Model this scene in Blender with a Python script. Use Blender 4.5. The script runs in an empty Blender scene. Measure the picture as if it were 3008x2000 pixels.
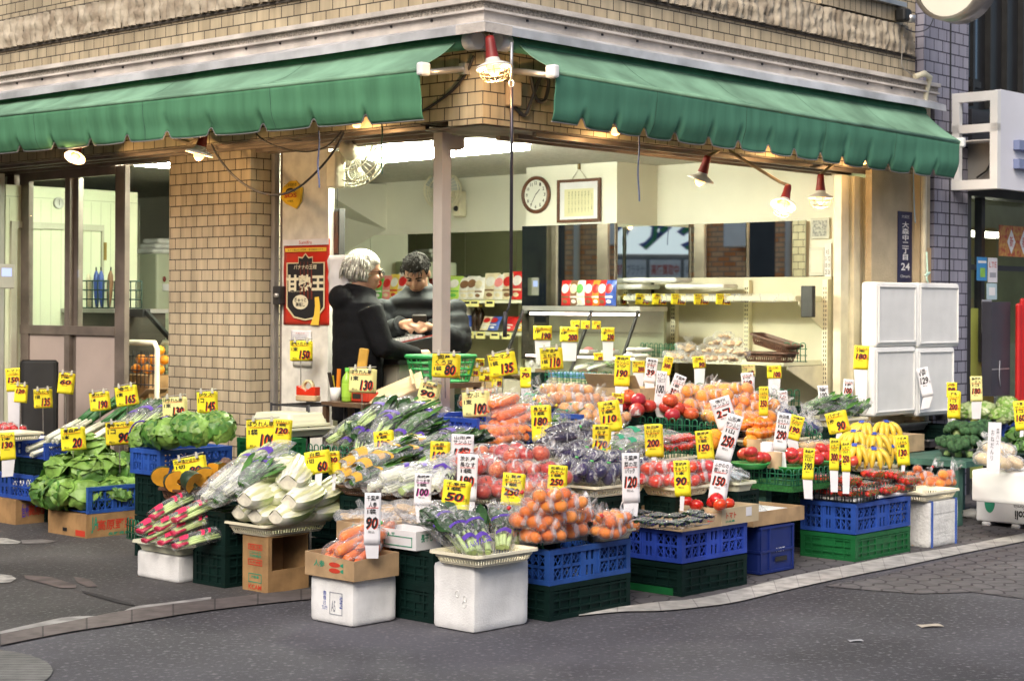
import bpy,math,random
from mathutils import Vector,Matrix,noise
random.seed(7)
R=math.radians
S=bpy.context.scene
COL=S.collection
V=Vector
# ------------------------------------------------------------------ camera, sky, sun, exposure
F,CX,HY,RHO,H=5130.0,1504.0,898.0,0.0055,1.42
cd=bpy.data.cameras.new('camera');cam=bpy.data.objects.new('camera',cd);COL.objects.link(cam)
cd.sensor_width=36;cd.lens=F*36/3008;cd.shift_y=-102/3008;cd.clip_start=.1;cd.clip_end=500
cam.matrix_world=Matrix.Translation((0,0,H))@Matrix.Rotation(R(90),4,'X')@Matrix.Rotation(RHO,4,'Z')
cd.dof.use_dof=True;cd.dof.focus_distance=8.6;cd.dof.aperture_fstop=5.0
S.camera=cam
W=bpy.data.worlds.new('World');S.world=W;W.use_nodes=True
nt=W.node_tree;bg=nt.nodes['Background']
sky=nt.nodes.new('ShaderNodeTexSky');sky.sky_type='NISHITA';sky.sun_disc=False
sky.sun_elevation=R(40);sky.sun_rotation=R(194);sky.air_density=1.0;sky.dust_density=5.0;sky.ozone_density=1.0
nt.links.new(sky.outputs[0],bg.inputs[0]);bg.inputs[1].default_value=.13
sl=bpy.data.lights.new('sun','SUN');so=bpy.data.objects.new('sun',sl);COL.objects.link(so)
sl.energy=1.5;sl.angle=R(30);sl.color=(1,.95,.88)
so.rotation_euler=(R(50),0,R(-14))
so.location=(0,-5,12)
S.view_settings.view_transform='Standard';S.view_settings.look='None';S.view_settings.gamma=1
S.view_settings.exposure=.46
S.cycles.use_denoising=True;S.cycles.max_bounces=8;S.cycles.transparent_max_bounces=24
S.cycles.sample_clamp_indirect=6;S.cycles.caustics_reflective=False;S.cycles.caustics_refractive=False
# ------------------------------------------------------------------ pixel -> place
cr,sr=math.cos(RHO),math.sin(RHO)
def ray(px,py):
 a,b=(px-CX)/F,(HY-py)/F
 return a*cr-b*sr,a*sr+b*cr
def at(px,py,Y):
 x,z=ray(px,py);return V((x*Y,Y,H+z*Y))
def gz(px,py,z=0.):
 x,b=ray(px,py);Y=(z-H)/b;return V((x*Y,Y,z))
def topx(p):
 X,Y,Z=p[0],max(p[1],.1),p[2]-H
 return CX+F*(X*cr+Z*sr)/Y,HY-F*(Z*cr-X*sr)/Y
TH=math.atan2(.736,.677)
C0=V((-.163,9.4,0))
dR=V((math.cos(TH),math.sin(TH),0));dL=V((-math.sin(TH),math.cos(TH),0))
BF=Matrix.Translation(C0)@Matrix.Rotation(TH,4,'Z')
def st(t,s,z=0.):return C0+dR*t+dL*s+V((0,0,z))
def onL(px,py,t):
 x,b=ray(px,py);Y=(t+C0.dot(dR))/(x*dR.x+dR.y);p=V((x*Y,Y,H+b*Y));return(p-C0).dot(dL),p.z
def onR(px,py,s):
 x,b=ray(px,py);Y=(s+C0.dot(dL))/(x*dL.x+dL.y);p=V((x*Y,Y,H+b*Y));return(p-C0).dot(dR),p.z
def lenR(N,px,d=dR):
 a=(px-CX)/F;return(a*N.y-N.x)/(d.x-a*d.y)
def fr(p,yaw=TH,rx=0,ry=0,rz=0,sc=1):
 m=Matrix.Translation(p)@Matrix.Rotation(yaw,4,'Z')
 if rz:m=m@Matrix.Rotation(rz,4,'Z')
 if rx:m=m@Matrix.Rotation(rx,4,'X')
 if ry:m=m@Matrix.Rotation(ry,4,'Y')
 return m@Matrix.Scale(sc,4)if sc!=1 else m
_y0=[(90,11.45),(260,10.6),(420,9.6),(520,9.0),(800,8.6),(1100,8.1),(1300,7.9),(1600,8.0),(2000,8.6),(2500,9.8),(2800,11.),(3100,11.2)]
def Y0(px):
 if px<=_y0[0][0]:return _y0[0][1]
 for(a,p),(b,q)in zip(_y0,_y0[1:]):
  if px<=b:return p+(q-p)*(px-a)/(b-a)
 return _y0[-1][1]
def sp(px,py,dz=0.):
 x,b=ray(px,py);y0=Y0(px);Y=(H-.40-dz+.2*y0)/(.2-b);return V((x*Y,Y,H+b*Y))
# ------------------------------------------------------------------ materials
MATS={}
def M(name,col,rough=.6,var=.18,scale=6.,bump=0.,bscale=40.,metal=0.,spec=.5,emit=0.,obrand=0.,coat=0.,sss=0.,detail=4,col2=None,trans=0.):
 if name in MATS:return MATS[name]
 m=bpy.data.materials.new(name);m.use_nodes=True;MATS[name]=m
 t=m.node_tree;n=t.nodes;b=n['Principled BSDF'];L=t.links.new
 b.inputs['Roughness'].default_value=rough;b.inputs['Metallic'].default_value=metal
 b.inputs['Specular IOR Level'].default_value=spec
 if coat:b.inputs['Coat Weight'].default_value=coat;b.inputs['Coat Roughness'].default_value=.08
 if trans:b.inputs['Transmission Weight'].default_value=trans
 if sss:b.inputs['Subsurface Weight'].default_value=sss;b.inputs['Subsurface Radius'].default_value=(.02,.012,.006)
 if emit:
  b.inputs['Emission Color'].default_value=(*col,1);b.inputs['Emission Strength'].default_value=emit
  b.inputs['Base Color'].default_value=(*col,1);return m
 tc=n.new('ShaderNodeTexCoord')
 if var or col2:
  nz=n.new('ShaderNodeTexNoise');nz.inputs['Scale'].default_value=scale;nz.inputs['Detail'].default_value=detail
  L(tc.outputs['Object'],nz.inputs['Vector'])
  mx=n.new('ShaderNodeMix');mx.data_type='RGBA'
  c2=col2 or tuple(c*(1+var)for c in col)
  mx.inputs[6].default_value=(*[c*(1-(0 if col2 else var))for c in col],1);mx.inputs[7].default_value=(*c2,1)
  rp=n.new('ShaderNodeMapRange');rp.inputs[1].default_value=.35;rp.inputs[2].default_value=.65
  L(nz.outputs[0],rp.inputs[0]);L(rp.outputs[0],mx.inputs[0]);out=mx.outputs[2]
  if obrand:
   oi=n.new('ShaderNodeObjectInfo');hs=n.new('ShaderNodeHueSaturation')
   r2=n.new('ShaderNodeMapRange');r2.inputs[3].default_value=1-obrand;r2.inputs[4].default_value=1+obrand
   r3=n.new('ShaderNodeMapRange');r3.inputs[3].default_value=.5-obrand*.07;r3.inputs[4].default_value=.5+obrand*.07
   L(oi.outputs['Random'],r2.inputs[0]);L(oi.outputs['Random'],r3.inputs[0])
   L(r2.outputs[0],hs.inputs['Value']);L(r3.outputs[0],hs.inputs['Hue']);L(out,hs.inputs['Color']);out=hs.outputs[0]
  L(out,b.inputs['Base Color'])
 else:b.inputs['Base Color'].default_value=(*col,1)
 if bump:
  n2=n.new('ShaderNodeTexNoise');n2.inputs['Scale'].default_value=bscale;n2.inputs['Detail'].default_value=3
  L(tc.outputs['Object'],n2.inputs['Vector'])
  bp=n.new('ShaderNodeBump');bp.inputs['Strength'].default_value=bump;bp.inputs['Distance'].default_value=.01
  L(n2.outputs[0],bp.inputs['Height']);L(bp.outputs[0],b.inputs['Normal'])
 return m
def tile_mat(name,c1,c2,mortar,w,h,mort=.006,offset=.5,rough=.45,dirt=.35,bump=.6):
 m=bpy.data.materials.new(name);m.use_nodes=True;MATS[name]=m
 t=m.node_tree;n=t.nodes;b=n['Principled BSDF'];L=t.links.new
 tc=n.new('ShaderNodeTexCoord');br=n.new('ShaderNodeTexBrick')
 br.offset=offset;br.inputs['Scale'].default_value=1;br.inputs['Brick Width'].default_value=w;br.inputs['Row Height'].default_value=h
 br.inputs['Mortar Size'].default_value=mort;br.inputs['Mortar Smooth'].default_value=.1;br.inputs['Bias'].default_value=0
 br.inputs['Color1'].default_value=(*c1,1);br.inputs['Color2'].default_value=(*c2,1);br.inputs['Mortar'].default_value=(*mortar,1)
 L(tc.outputs['UV'],br.inputs['Vector'])
 nz=n.new('ShaderNodeTexNoise');nz.inputs['Scale'].default_value=1.7;nz.inputs['Detail'].default_value=8;L(tc.outputs['Object'],nz.inputs['Vector'])
 mp=n.new('ShaderNodeMapping');mp.inputs['Scale'].default_value=(9,9,.8);L(tc.outputs['Object'],mp.inputs['Vector'])
 ns=n.new('ShaderNodeTexNoise');ns.inputs['Scale'].default_value=1.5;ns.inputs['Detail'].default_value=5;L(mp.outputs[0],ns.inputs['Vector'])
 ad=n.new('ShaderNodeMath');ad.operation='MULTIPLY';L(nz.outputs[0],ad.inputs[0]);L(ns.outputs[0],ad.inputs[1])
 rp=n.new('ShaderNodeMapRange');rp.inputs[1].default_value=.15;rp.inputs[2].default_value=.38;rp.inputs[3].default_value=1-dirt;rp.inputs[4].default_value=1.1
 L(ad.outputs[0],rp.inputs[0])
 mx=n.new('ShaderNodeMix');mx.data_type='RGBA';mx.blend_type='MULTIPLY';mx.inputs[0].default_value=1
 L(br.outputs['Color'],mx.inputs[6]);L(rp.outputs[0],mx.inputs[7]);L(mx.outputs[2],b.inputs['Base Color'])
 rr=n.new('ShaderNodeMapRange');rr.inputs[3].default_value=rough;rr.inputs[4].default_value=.9;L(br.outputs['Fac'],rr.inputs[0]);L(rr.outputs[0],b.inputs['Roughness'])
 bp=n.new('ShaderNodeBump');bp.invert=True;bp.inputs['Strength'].default_value=bump;bp.inputs['Distance'].default_value=.006
 L(br.outputs['Fac'],bp.inputs['Height']);L(bp.outputs[0],b.inputs['Normal'])
 return m
def film_mat(name,base=.10,tint=(1,1,1),glare=.55,scale=22.):
 m=bpy.data.materials.new(name);m.use_nodes=True;MATS[name]=m
 t=m.node_tree;n=t.nodes;L=t.links.new
 for x in list(n):
  if x.type=='BSDF_PRINCIPLED':n.remove(x)
 out=[x for x in n if x.type=='OUTPUT_MATERIAL'][0]
 tr=n.new('ShaderNodeBsdfTransparent');tr.inputs[0].default_value=(*[.97*c for c in tint],1)
 gl=n.new('ShaderNodeBsdfPrincipled');gl.inputs['Base Color'].default_value=(.82,.83,.86,1);gl.inputs['Roughness'].default_value=.09;gl.inputs['Specular IOR Level'].default_value=.9
 tc=n.new('ShaderNodeTexCoord');mp=n.new('ShaderNodeMapping');mp.inputs['Scale'].default_value=(1,1,.35);mp.inputs['Rotation'].default_value=(.5,.4,0)
 nz=n.new('ShaderNodeTexNoise');nz.inputs['Scale'].default_value=scale;nz.inputs['Detail'].default_value=5;nz.inputs['Distortion'].default_value=1.6
 L(tc.outputs['Object'],mp.inputs[0]);L(mp.outputs[0],nz.inputs['Vector'])
 rp=n.new('ShaderNodeMapRange');rp.inputs[1].default_value=.54;rp.inputs[2].default_value=.72;rp.inputs[3].default_value=base;rp.inputs[4].default_value=base+glare  # noise streaks of white paint glare onto the plastic
 L(nz.outputs[0],rp.inputs[0])
 lw=n.new('ShaderNodeLayerWeight');lw.inputs[0].default_value=.25
 ml=n.new('ShaderNodeMath');ml.operation='MULTIPLY';ml.inputs[1].default_value=.38;L(lw.outputs['Facing'],ml.inputs[0])
 ad=n.new('ShaderNodeMath');ad.operation='ADD';ad.use_clamp=True;L(rp.outputs[0],ad.inputs[0]);L(ml.outputs[0],ad.inputs[1])
 bp=n.new('ShaderNodeBump');bp.inputs['Strength'].default_value=.7;bp.inputs['Distance'].default_value=.02;L(nz.outputs[0],bp.inputs['Height'])
 L(bp.outputs[0],gl.inputs['Normal']);
 ms=n.new('ShaderNodeMixShader');L(ad.outputs[0],ms.inputs[0]);L(tr.outputs[0],ms.inputs[1]);L(gl.outputs[0],ms.inputs[2]);L(ms.outputs[0],out.inputs[0])
 return m
def glass_mat(name,fac=.08,tint=(.93,.96,.94)):
 m=bpy.data.materials.new(name);m.use_nodes=True;MATS[name]=m
 t=m.node_tree;n=t.nodes;L=t.links.new
 n.remove(n['Principled BSDF']);out=[x for x in n if x.type=='OUTPUT_MATERIAL'][0]
 tr=n.new('ShaderNodeBsdfTransparent');tr.inputs[0].default_value=(*tint,1)
 gl=n.new('ShaderNodeBsdfGlossy');gl.inputs['Roughness'].default_value=.02
 lw=n.new('ShaderNodeLayerWeight');lw.inputs[0].default_value=.5;fn=n.new('ShaderNodeMath');fn.operation='POWER';fn.inputs[1].default_value=4.;L(lw.outputs['Facing'],fn.inputs[0])
 ad=n.new('ShaderNodeMath');ad.operation='ADD';ad.use_clamp=True;ad.inputs[1].default_value=fac;L(fn.outputs[0],ad.inputs[0])
 ms=n.new('ShaderNodeMixShader');L(ad.outputs[0],ms.inputs[0]);L(tr.outputs[0],ms.inputs[1]);L(gl.outputs[0],ms.inputs[2]);L(ms.outputs[0],out.inputs[0])
 return m
# ------------------------------------------------------------------ mesh builder
_tc={}
def glyphs(body,shear=0.,off=0.,line=1.):
 k=(body,shear,off,line)
 if k not in _tc:
  c=bpy.data.curves.new('t','FONT');c.body=body;c.shear=shear;c.offset=off;c.resolution_u=2;c.space_line=line;c.align_x='CENTER'
  o=bpy.data.objects.new('t',c);me=o.to_mesh()
  vs=[(v.co.x,v.co.y)for v in me.vertices];fs=[tuple(p.vertices)for p in me.polygons]
  o.to_mesh_clear();bpy.data.objects.remove(o);bpy.data.curves.remove(c)
  x0,x1=min(v[0]for v in vs),max(v[0]for v in vs);y0,y1=min(v[1]for v in vs),max(v[1]for v in vs)
  _tc[k]=([(x-(x0+x1)/2,y-(y0+y1)/2)for x,y in vs],fs,max(x1-x0,1e-4),max(y1-y0,1e-4))
 return _tc[k]
class MB:
 def __init__(s):s.v=[];s.f=[];s.m=[];s.sm=[];s.T=None
 def add(s,vs,fs,m=0,smooth=False):
  k=len(s.v);T=s.T
  s.v+=[T@V(p)for p in vs]if T else[V(p)for p in vs]
  for f in fs:s.f.append([i+k for i in f]);s.m.append(m);s.sm.append(smooth)
  return s
 def box(s,c,d,m=0,rot=None):
  x,y,z=d[0]/2,d[1]/2,d[2]/2;c=V(c)
  vs=[V((a*x,b*y,e*z))for a,b,e in((-1,-1,-1),(1,-1,-1),(1,1,-1),(-1,1,-1),(-1,-1,1),(1,-1,1),(1,1,1),(-1,1,1))]
  if rot:vs=[rot@p for p in vs]
  return s.add([c+p for p in vs],[(3,2,1,0),(4,5,6,7),(0,1,5,4),(1,2,6,5),(2,3,7,6),(3,0,4,7)],m)
 def bx(s,a,b,m=0):return s.box([(p+q)/2 for p,q in zip(a,b)],[abs(q-p)for p,q in zip(a,b)],m)
 def rbox(s,a,b,r=.01,m=0,n=2):
  x0,y0,z0=a;x1,y1,z1=b
  rings=[(z0,-r*.6),(z0+r*.6,0),(z1-r*.6,0),(z1,-r*.6)]
  vs=[];k=0
  for z,g in rings:
   pts=rrect(x1-x0+2*g,y1-y0+2*g,max(r+g,r*.4),n);k=len(pts)
   vs+=[((x0+x1)/2+p[0],(y0+y1)/2+p[1],z)for p in pts]
  fs=[(j*k+i,j*k+(i+1)%k,(j+1)*k+(i+1)%k,(j+1)*k+i)for j in range(3)for i in range(k)]
  fs+=[tuple(range(k-1,-1,-1)),tuple(range(3*k,4*k))]
  return s.add(vs,fs,m)
 def bar(s,p,q,w,h=None,m=0,up=V((0,0,1))):
  p,q=V(p),V(q);h=h or w;d=(q-p)
  if d.length<1e-6:return s
  d.normalize();x=d.cross(up)
  if x.length<1e-3:x=d.cross(V((1,0,0)))
  x.normalize();y=x.cross(d);vs=[]
  for o in(p,q):vs+=[o+x*(a*w/2)+y*(b*h/2)for a,b in((-1,-1),(1,-1),(1,1),(-1,1))]
  return s.add(vs,[(0,1,2,3),(7,6,5,4),(0,4,5,1),(1,5,6,2),(2,6,7,3),(3,7,4,0)],m)
 def tube(s,pts,r,m=0,n=6,cap=True,smooth=True):
  pts=[V(p)for p in pts];rs=r if isinstance(r,(list,tuple))else[r]*len(pts);vs=[];px=None
  for i,p in enumerate(pts):
   d=(pts[min(i+1,len(pts)-1)]-pts[max(i-1,0)]);d.normalize()
   if px is None:
    px=d.cross(V((0,0,1)))
    if px.length<1e-3:px=d.cross(V((1,0,0)))
   px=px-d*px.dot(d)
   if px.length<1e-6:px=d.orthogonal()
   px.normalize();y=d.cross(px)
   vs+=[p+(px*math.cos(2*math.pi*k/n)+y*math.sin(2*math.pi*k/n))*rs[i]for k in range(n)]
  fs=[(i*n+k,i*n+(k+1)%n,(i+1)*n+(k+1)%n,(i+1)*n+k)for i in range(len(pts)-1)for k in range(n)]
  s.add(vs,fs,m,smooth)
  if cap:s.add([],[]);b=len(s.v)-len(vs);s.f+=[[b+k for k in range(n-1,-1,-1)],[b+len(vs)-n+k for k in range(n)]];s.m+=[m,m];s.sm+=[False,False]
  return s
 def lathe(s,prof,n=16,m=0,T=None,smooth=True):
  vs=[V((r*math.cos(2*math.pi*k/n),r*math.sin(2*math.pi*k/n),z))for r,z in prof for k in range(n)]
  if T:vs=[T@p for p in vs]
  return s.add(vs,[(i*n+k,i*n+(k+1)%n,(i+1)*n+(k+1)%n,(i+1)*n+k)for i in range(len(prof)-1)for k in range(n)],m,smooth)
 def ell(s,c,r,m=0,nu=12,nv=8,rot=None,fn=None):
  vs=[];c=V(c);r=r if isinstance(r,(list,tuple))else(r,r,r)
  for j in range(nv+1):
   a=math.pi*j/nv
   for i in range(nu):
    b=2*math.pi*i/nu;d=V((math.sin(a)*math.cos(b),math.sin(a)*math.sin(b),math.cos(a)))
    k=fn(d)if fn else 1
    p=V((d.x*r[0],d.y*r[1],d.z*r[2]))*k
    vs.append(c+(rot@p if rot else p))
  return s.add(vs,[(j*nu+i,(j+1)*nu+i,(j+1)*nu+(i+1)%nu,j*nu+(i+1)%nu)for j in range(nv)for i in range(nu)],m,True)
 def patch(s,fn,nu,nv,m=0,smooth=True):
  vs=[fn(i/nu,j/nv)for j in range(nv+1)for i in range(nu+1)];w=nu+1
  return s.add(vs,[(j*w+i,j*w+i+1,(j+1)*w+i+1,(j+1)*w+i)for j in range(nv)for i in range(nu)],m,smooth)
 def poly(s,pts,z0,z1,m=0):
  k=len(pts);vs=[(p[0],p[1],z0)for p in pts]+[(p[0],p[1],z1)for p in pts]
  return s.add(vs,[tuple(range(k-1,-1,-1)),tuple(range(k,2*k))]+[(i,(i+1)%k,k+(i+1)%k,k+i)for i in range(k)],m)
 def text(s,body,T,w,h,m=0,shear=0.,off=0.,line=1.):
  vs,fs,tw,th=glyphs(body,shear,off,line);a,b=w/tw,h/th
  return s.add([T@V((x*a,0,y*b))for x,y in vs],fs,m)
 def mesh(s,name,mats,uv=False):
  me=bpy.data.meshes.new(name);me.from_pydata([tuple(p)for p in s.v],[],s.f)
  for x in(mats if isinstance(mats,(list,tuple))else[mats]):me.materials.append(x)
  me.polygons.foreach_set('material_index',s.m);me.polygons.foreach_set('use_smooth',s.sm)
  if uv:
   l=me.uv_layers.new(name='UVMap');me.update()
   for p in me.polygons:
    n=p.normal
    for li in p.loop_indices:
     c=me.vertices[me.loops[li].vertex_index].co
     if abs(n.z)>.8:q=(c.x,c.y)
     elif abs(n.x)>abs(n.y):q=(c.y,c.z)
     else:q=(-c.x,c.z)
     l.data[li].uv=q
  me.update();return me
def rrect(L,Wd,r,n=3):
 pts=[]
 for cx,cy,a0 in((L/2-r,Wd/2-r,0),(-L/2+r,Wd/2-r,90),(-L/2+r,-Wd/2+r,180),(L/2-r,-Wd/2+r,270)):
  pts+=[(cx+r*math.cos(R(a0+90*k/n)),cy+r*math.sin(R(a0+90*k/n)))for k in range(n+1)]
 return pts
def tag(o,label=None,cat=None,group=None,kind=None):
 if label:o['label']=label
 if cat:o['category']=cat
 if group:o['group']=group
 if kind:o['kind']=kind
 return o
def ob(name,me,parent=None,T=None):
 o=bpy.data.objects.new(name,me);COL.objects.link(o)
 if parent:o.parent=parent
 if T is not None:(setattr(o,'matrix_local',T)if parent else setattr(o,'matrix_world',T))
 return o
def part(name,mb,mats,parent,T=None,uv=False):return ob(name,mb.mesh(name,mats,uv),parent,T)
def thing(name,label,cat,T,group=None):
 o=bpy.data.objects.new(name,None);COL.objects.link(o);o.matrix_world=T;o.empty_display_size=.05
 return tag(o,label,cat,group)
def solo(name,mb,mats,label,cat,T,group=None,uv=False,kind=None):
 o=ob(name,mb.mesh(name,mats,uv),None,T)
 return tag(o,label,cat,group,kind)
_ORD=['leftmost','second from the left','third from the left','fourth from the left','fifth from the left','sixth from the left','seventh from the left','eighth from the left','ninth from the left','tenth from the left']
def order(objs,text,group=None):
 objs=sorted(objs,key=lambda o:topx(o.matrix_world.translation)[0]);n=len(objs)
 for i,o in enumerate(objs):
  w='only' if n==1 else(_ORD[i]if i<n-1 and i<len(_ORD)else 'rightmost')
  if n==3 and i==1:w='middle'
  o['label']=text.format(w)
  if group:o['group']=group
CACHE={}
def cached(key,build):
 if key not in CACHE:CACHE[key]=build()
 return CACHE[key]
nz3=lambda p,k=1.:noise.noise(V(p)*k)
# ------------------------------------------------------------------ the materials of the place
TILE=tile_mat('tan_wall_tile',(.57,.48,.325),(.50,.41,.27),(.07,.06,.05),.116,.0715,.0036)
TILEP=tile_mat('pink_tan_wall_tile',(.55,.46,.32),(.50,.41,.28),(.07,.06,.05),.116,.0715,.0036)
SOLD=tile_mat('upright_tan_tile',(.52,.43,.30),(.46,.38,.26),(.10,.085,.07),.07,.23,.004,offset=0.)
PURP=tile_mat('mauve_wall_tile',(.33,.32,.385),(.28,.27,.335),(.06,.055,.08),.125,.085,.005,dirt=.2)
ORNG=tile_mat('orange_brick',(.80,.28,.065),(.88,.54,.28),(.4,.3,.22),.22,.075,.008,dirt=.2)
STUC=M('cream_stucco',(.52,.44,.30),.9,.12,5,.8,90)
ROCK=M('split_stone',(.30,.245,.18),.9,.45,7,.9,25,col2=(.54,.475,.37))
CONC=M('cornice_concrete',(.60,.55,.50),.85,.2,5,.5,60)
ROUGHC=M('rough_concrete',(.40,.36,.31),.95,.4,60,1.,120)
ZINC=M('flashing_metal',(.60,.60,.61),.42,.3,3,.15,12,metal=.3)
ALU=M('aluminium',(.55,.54,.53),.4,.12,5,metal=.8)
BRONZE=M('bronze_frame',(.20,.165,.14),.45,.2,6,metal=.3)
TAUPE=M('taupe_paint',(.47,.42,.375),.5,.06,4)
PINKP=M('pink_grey_panel',(.44,.36,.32),.6,.06,4)
WHITE=M('white_paint',(.78,.76,.70),.6,.04,3)
WALLW=M('interior_white_wall',(.80,.79,.68),.7,.04,2)
WALLG=M('pale_green_panel',(.72,.76,.55),.55,.04,2)
GRIME=M('grimy_white_panel',(.70,.68,.60),.6,0,2,col2=(.60,.57,.48),scale=9.)if False else M('grimy_white_panel',(.72,.70,.63),.6,.12,12,detail=8)
BLACK=M('black_plastic',(.02,.02,.02),.45,.2,9)
DARKST=M('dark_steel',(.06,.06,.065),.35,.2,9,metal=.6)
IRON=M('painted_iron',(.03,.03,.035),.5,.2,9)
AWN=M('skylit_green_awning_cloth',(.19,.345,.235),.9,.26,3.2,.12,9,spec=.1,detail=9)  # paler than the valance: sky light on the slope is put into the colour
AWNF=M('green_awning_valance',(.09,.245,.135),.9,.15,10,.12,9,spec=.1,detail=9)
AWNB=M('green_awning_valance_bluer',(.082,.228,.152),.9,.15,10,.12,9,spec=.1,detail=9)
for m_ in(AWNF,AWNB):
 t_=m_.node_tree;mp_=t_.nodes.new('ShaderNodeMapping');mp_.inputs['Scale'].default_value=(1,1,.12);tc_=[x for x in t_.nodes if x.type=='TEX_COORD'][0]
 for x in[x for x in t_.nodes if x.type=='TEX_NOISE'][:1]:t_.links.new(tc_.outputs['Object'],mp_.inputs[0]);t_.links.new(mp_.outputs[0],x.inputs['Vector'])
PIPING=M('awning_edge_piping',(.20,.20,.20),.7)
WPLAST=M('white_plastic',(.82,.82,.80),.35,.04,5)
STYRO=M('white_styrofoam',(.80,.80,.79),.75,.12,7,.3,120,detail=8)
STYROD=M('dirty_styrofoam',(.72,.72,.70),.8,.10,14,.7,60)
CARD=M('cardboard',(.42,.28,.15),.85,.2,9,.2,30,detail=8)
CARDL=M('pale_cardboard',(.50,.36,.21),.85,.2,9,.2,30,detail=8)
CARDD=M('brown_cardboard',(.34,.20,.085),.85,.24,9,.2,30,detail=8)
CARDIN=M('cardboard_inside',(.36,.25,.15),.85,.1,7)
CARDW=M('white_carton',(.74,.74,.75),.65,.05,6)
CREAM=M('cream_plastic',(.78,.73,.55),.42,.12,7,detail=8)
CREAMG=M('greenish_cream_plastic',(.74,.74,.56),.38,.06,6)
BLUEC=M('blue_crate_plastic',(.024,.075,.36),.42,.25,7,obrand=.12)
NAVYC=M('navy_crate_plastic',(.012,.028,.17),.4,.12,8)
DGREEN=M('dark_green_crate',(.003,.016,.013),.6,.2,8,spec=.2)
GREENC=M('green_crate',(.010,.12,.035),.4,.15,8)
WIREG=M('green_coated_wire',(.01,.13,.06),.4,.2,30)
WIREB=M('dark_coated_wire',(.03,.035,.03),.5,.3,30)
WICKER=M('brown_wicker',(.10,.045,.025),.5,.3,40)
TURF=M('plastic_turf',(.02,.16,.03),.9,.3,60,1.,300)
YEL=M('yellow_card',(.88,.74,.025),.55,.08,8,obrand=.1)
PYEL=M('pale_yellow_card',(.85,.80,.32),.55,.05,8)
WCARD=M('white_card',(.78,.77,.80),.55,.06,8,obrand=.08)
INK=M('black_ink',(.012,.012,.014),.6,0)
RED=M('red_marker',(.80,.06,.015),.6,0)
MAG=M('magenta_marker',(.75,.05,.45),.6,0)
GREENI=M('green_ink',(.03,.28,.16),.7,0)
REDI=M('red_ink',(.55,.045,.02),.7,0)
BLUEI=M('blue_ink',(.04,.08,.38),.7,0)
GREYI=M('grey_ink',(.35,.36,.40),.7,0)
WHITEI=M('white_lettering',(.80,.80,.80),.6,0)
PURPI=M('purple_ink',(.10,.045,.36),.6,0)
GOLD=M('yellow_print',(.85,.55,.06),.6,0)
FILM=film_mat('clear_film',.02,(1,1,1),.55)
FILMH=film_mat('hazy_film',.14,(1,1,1),.50,16)
FILMS=film_mat('crinkled_film',.03,(1,1,1),.78,13)
FILMC=film_mat('tight_film',.04,(1,1,1),.30,30)
GLASS=glass_mat('window_glass',.02)
PET=glass_mat('clear_pack_plastic',.06,(.97,.97,.97))
MIRR=M('mirror',(.86,.90,.84),.015,0,metal=1.)
TUBE=M('fluorescent_tube',(.97,1,.80),emit=185.)
BULB=M('lit_bulb',(1,.52,.15),emit=3.4)
BULBS=M('lit_reflector_bulb',(1,.48,.17),emit=3.)
LAMPRED=M('red_lamp_socket',(.22,.015,.010),.5,.2,15)
LAMPW=M('lamp_reflector',(.70,.66,.60),.4,.1,9)
WOODD=M('dark_wood',(.10,.035,.015),.4,.3,12)
BROWN=M('brown_table',(.12,.07,.04),.5,.25,10)
GREENW=M('green_painted_wood',(.05,.13,.10),.6,.3,9)
SKIN=M('skin',(.48,.27,.17),.5,.08,20,sss=.05)
HAIRB=M('black_hair',(.010,.008,.007),.75,.3,60,.6,150,spec=.15)
HAIRW=M('grey_white_hair',(.50,.48,.42),.5,.35,40,.8,130)
COATB=M('black_coat',(.006,.0065,.008),.85,.3,8,.4,25,spec=.15)
COATG=M('charcoal_down_jacket',(.014,.016,.019),.7,.2,8,.4,22,spec=.25)
JEANS=M('dark_trousers',(.007,.009,.018),.9,.2,9,spec=.1)
# produce
ORANGE=M('mandarin_skin',(.82,.21,.008),.35,.12,9,.35,160,obrand=.18)
NAVEL=M('orange_skin',(.82,.30,.012),.38,.10,9,.4,160,obrand=.10)
APPLE=M('apple_skin',(.40,.018,.02),.3,.2,5,obrand=.2,col2=(.55,.07,.04))
APPLEP=M('pale_apple_skin',(.52,.07,.045),.32,.2,5,obrand=.2,col2=(.68,.26,.12))
TOMATO=M('tomato_skin',(.62,.03,.012),.2,.12,4,obrand=.1,coat=.4)
TOMP=M('pink_tomato_skin',(.60,.05,.04),.22,.15,4,obrand=.1,coat=.3)
ONION=M('onion_skin',(.60,.27,.09),.4,.25,12,.2,60,obrand=.15)
CARROT=M('carrot_skin',(.82,.20,.035),.45,.12,20,.3,60,obrand=.12)
EGGP=M('aubergine_skin',(.022,.010,.045),.15,.3,6,coat=.4)
EGGPV=M('violet_skin',(.022,.012,.075),.18,.3,8,obrand=.2)
STRAW=M('strawberry_skin',(.65,.03,.02),.3,.2,30,.5,200,obrand=.1)
STEMG=M('pale_green_stem',(.48,.62,.25),.4,.2,12,spec=.4)
STEMW=M('white_stem',(.75,.77,.62),.4,.1,10)
LEAFD=M('dark_leaf',(.022,.075,.016),.45,.3,20,.3,60)
LEAFM=M('mid_green_leaf',(.07,.19,.032),.45,.3,14,.3,60)
LEAFL=M('light_cabbage_leaf',(.20,.36,.07),.45,.28,9,.5,40)
LEAFP=M('pale_leaf',(.50,.60,.25),.45,.2,10,.4,40)
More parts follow.
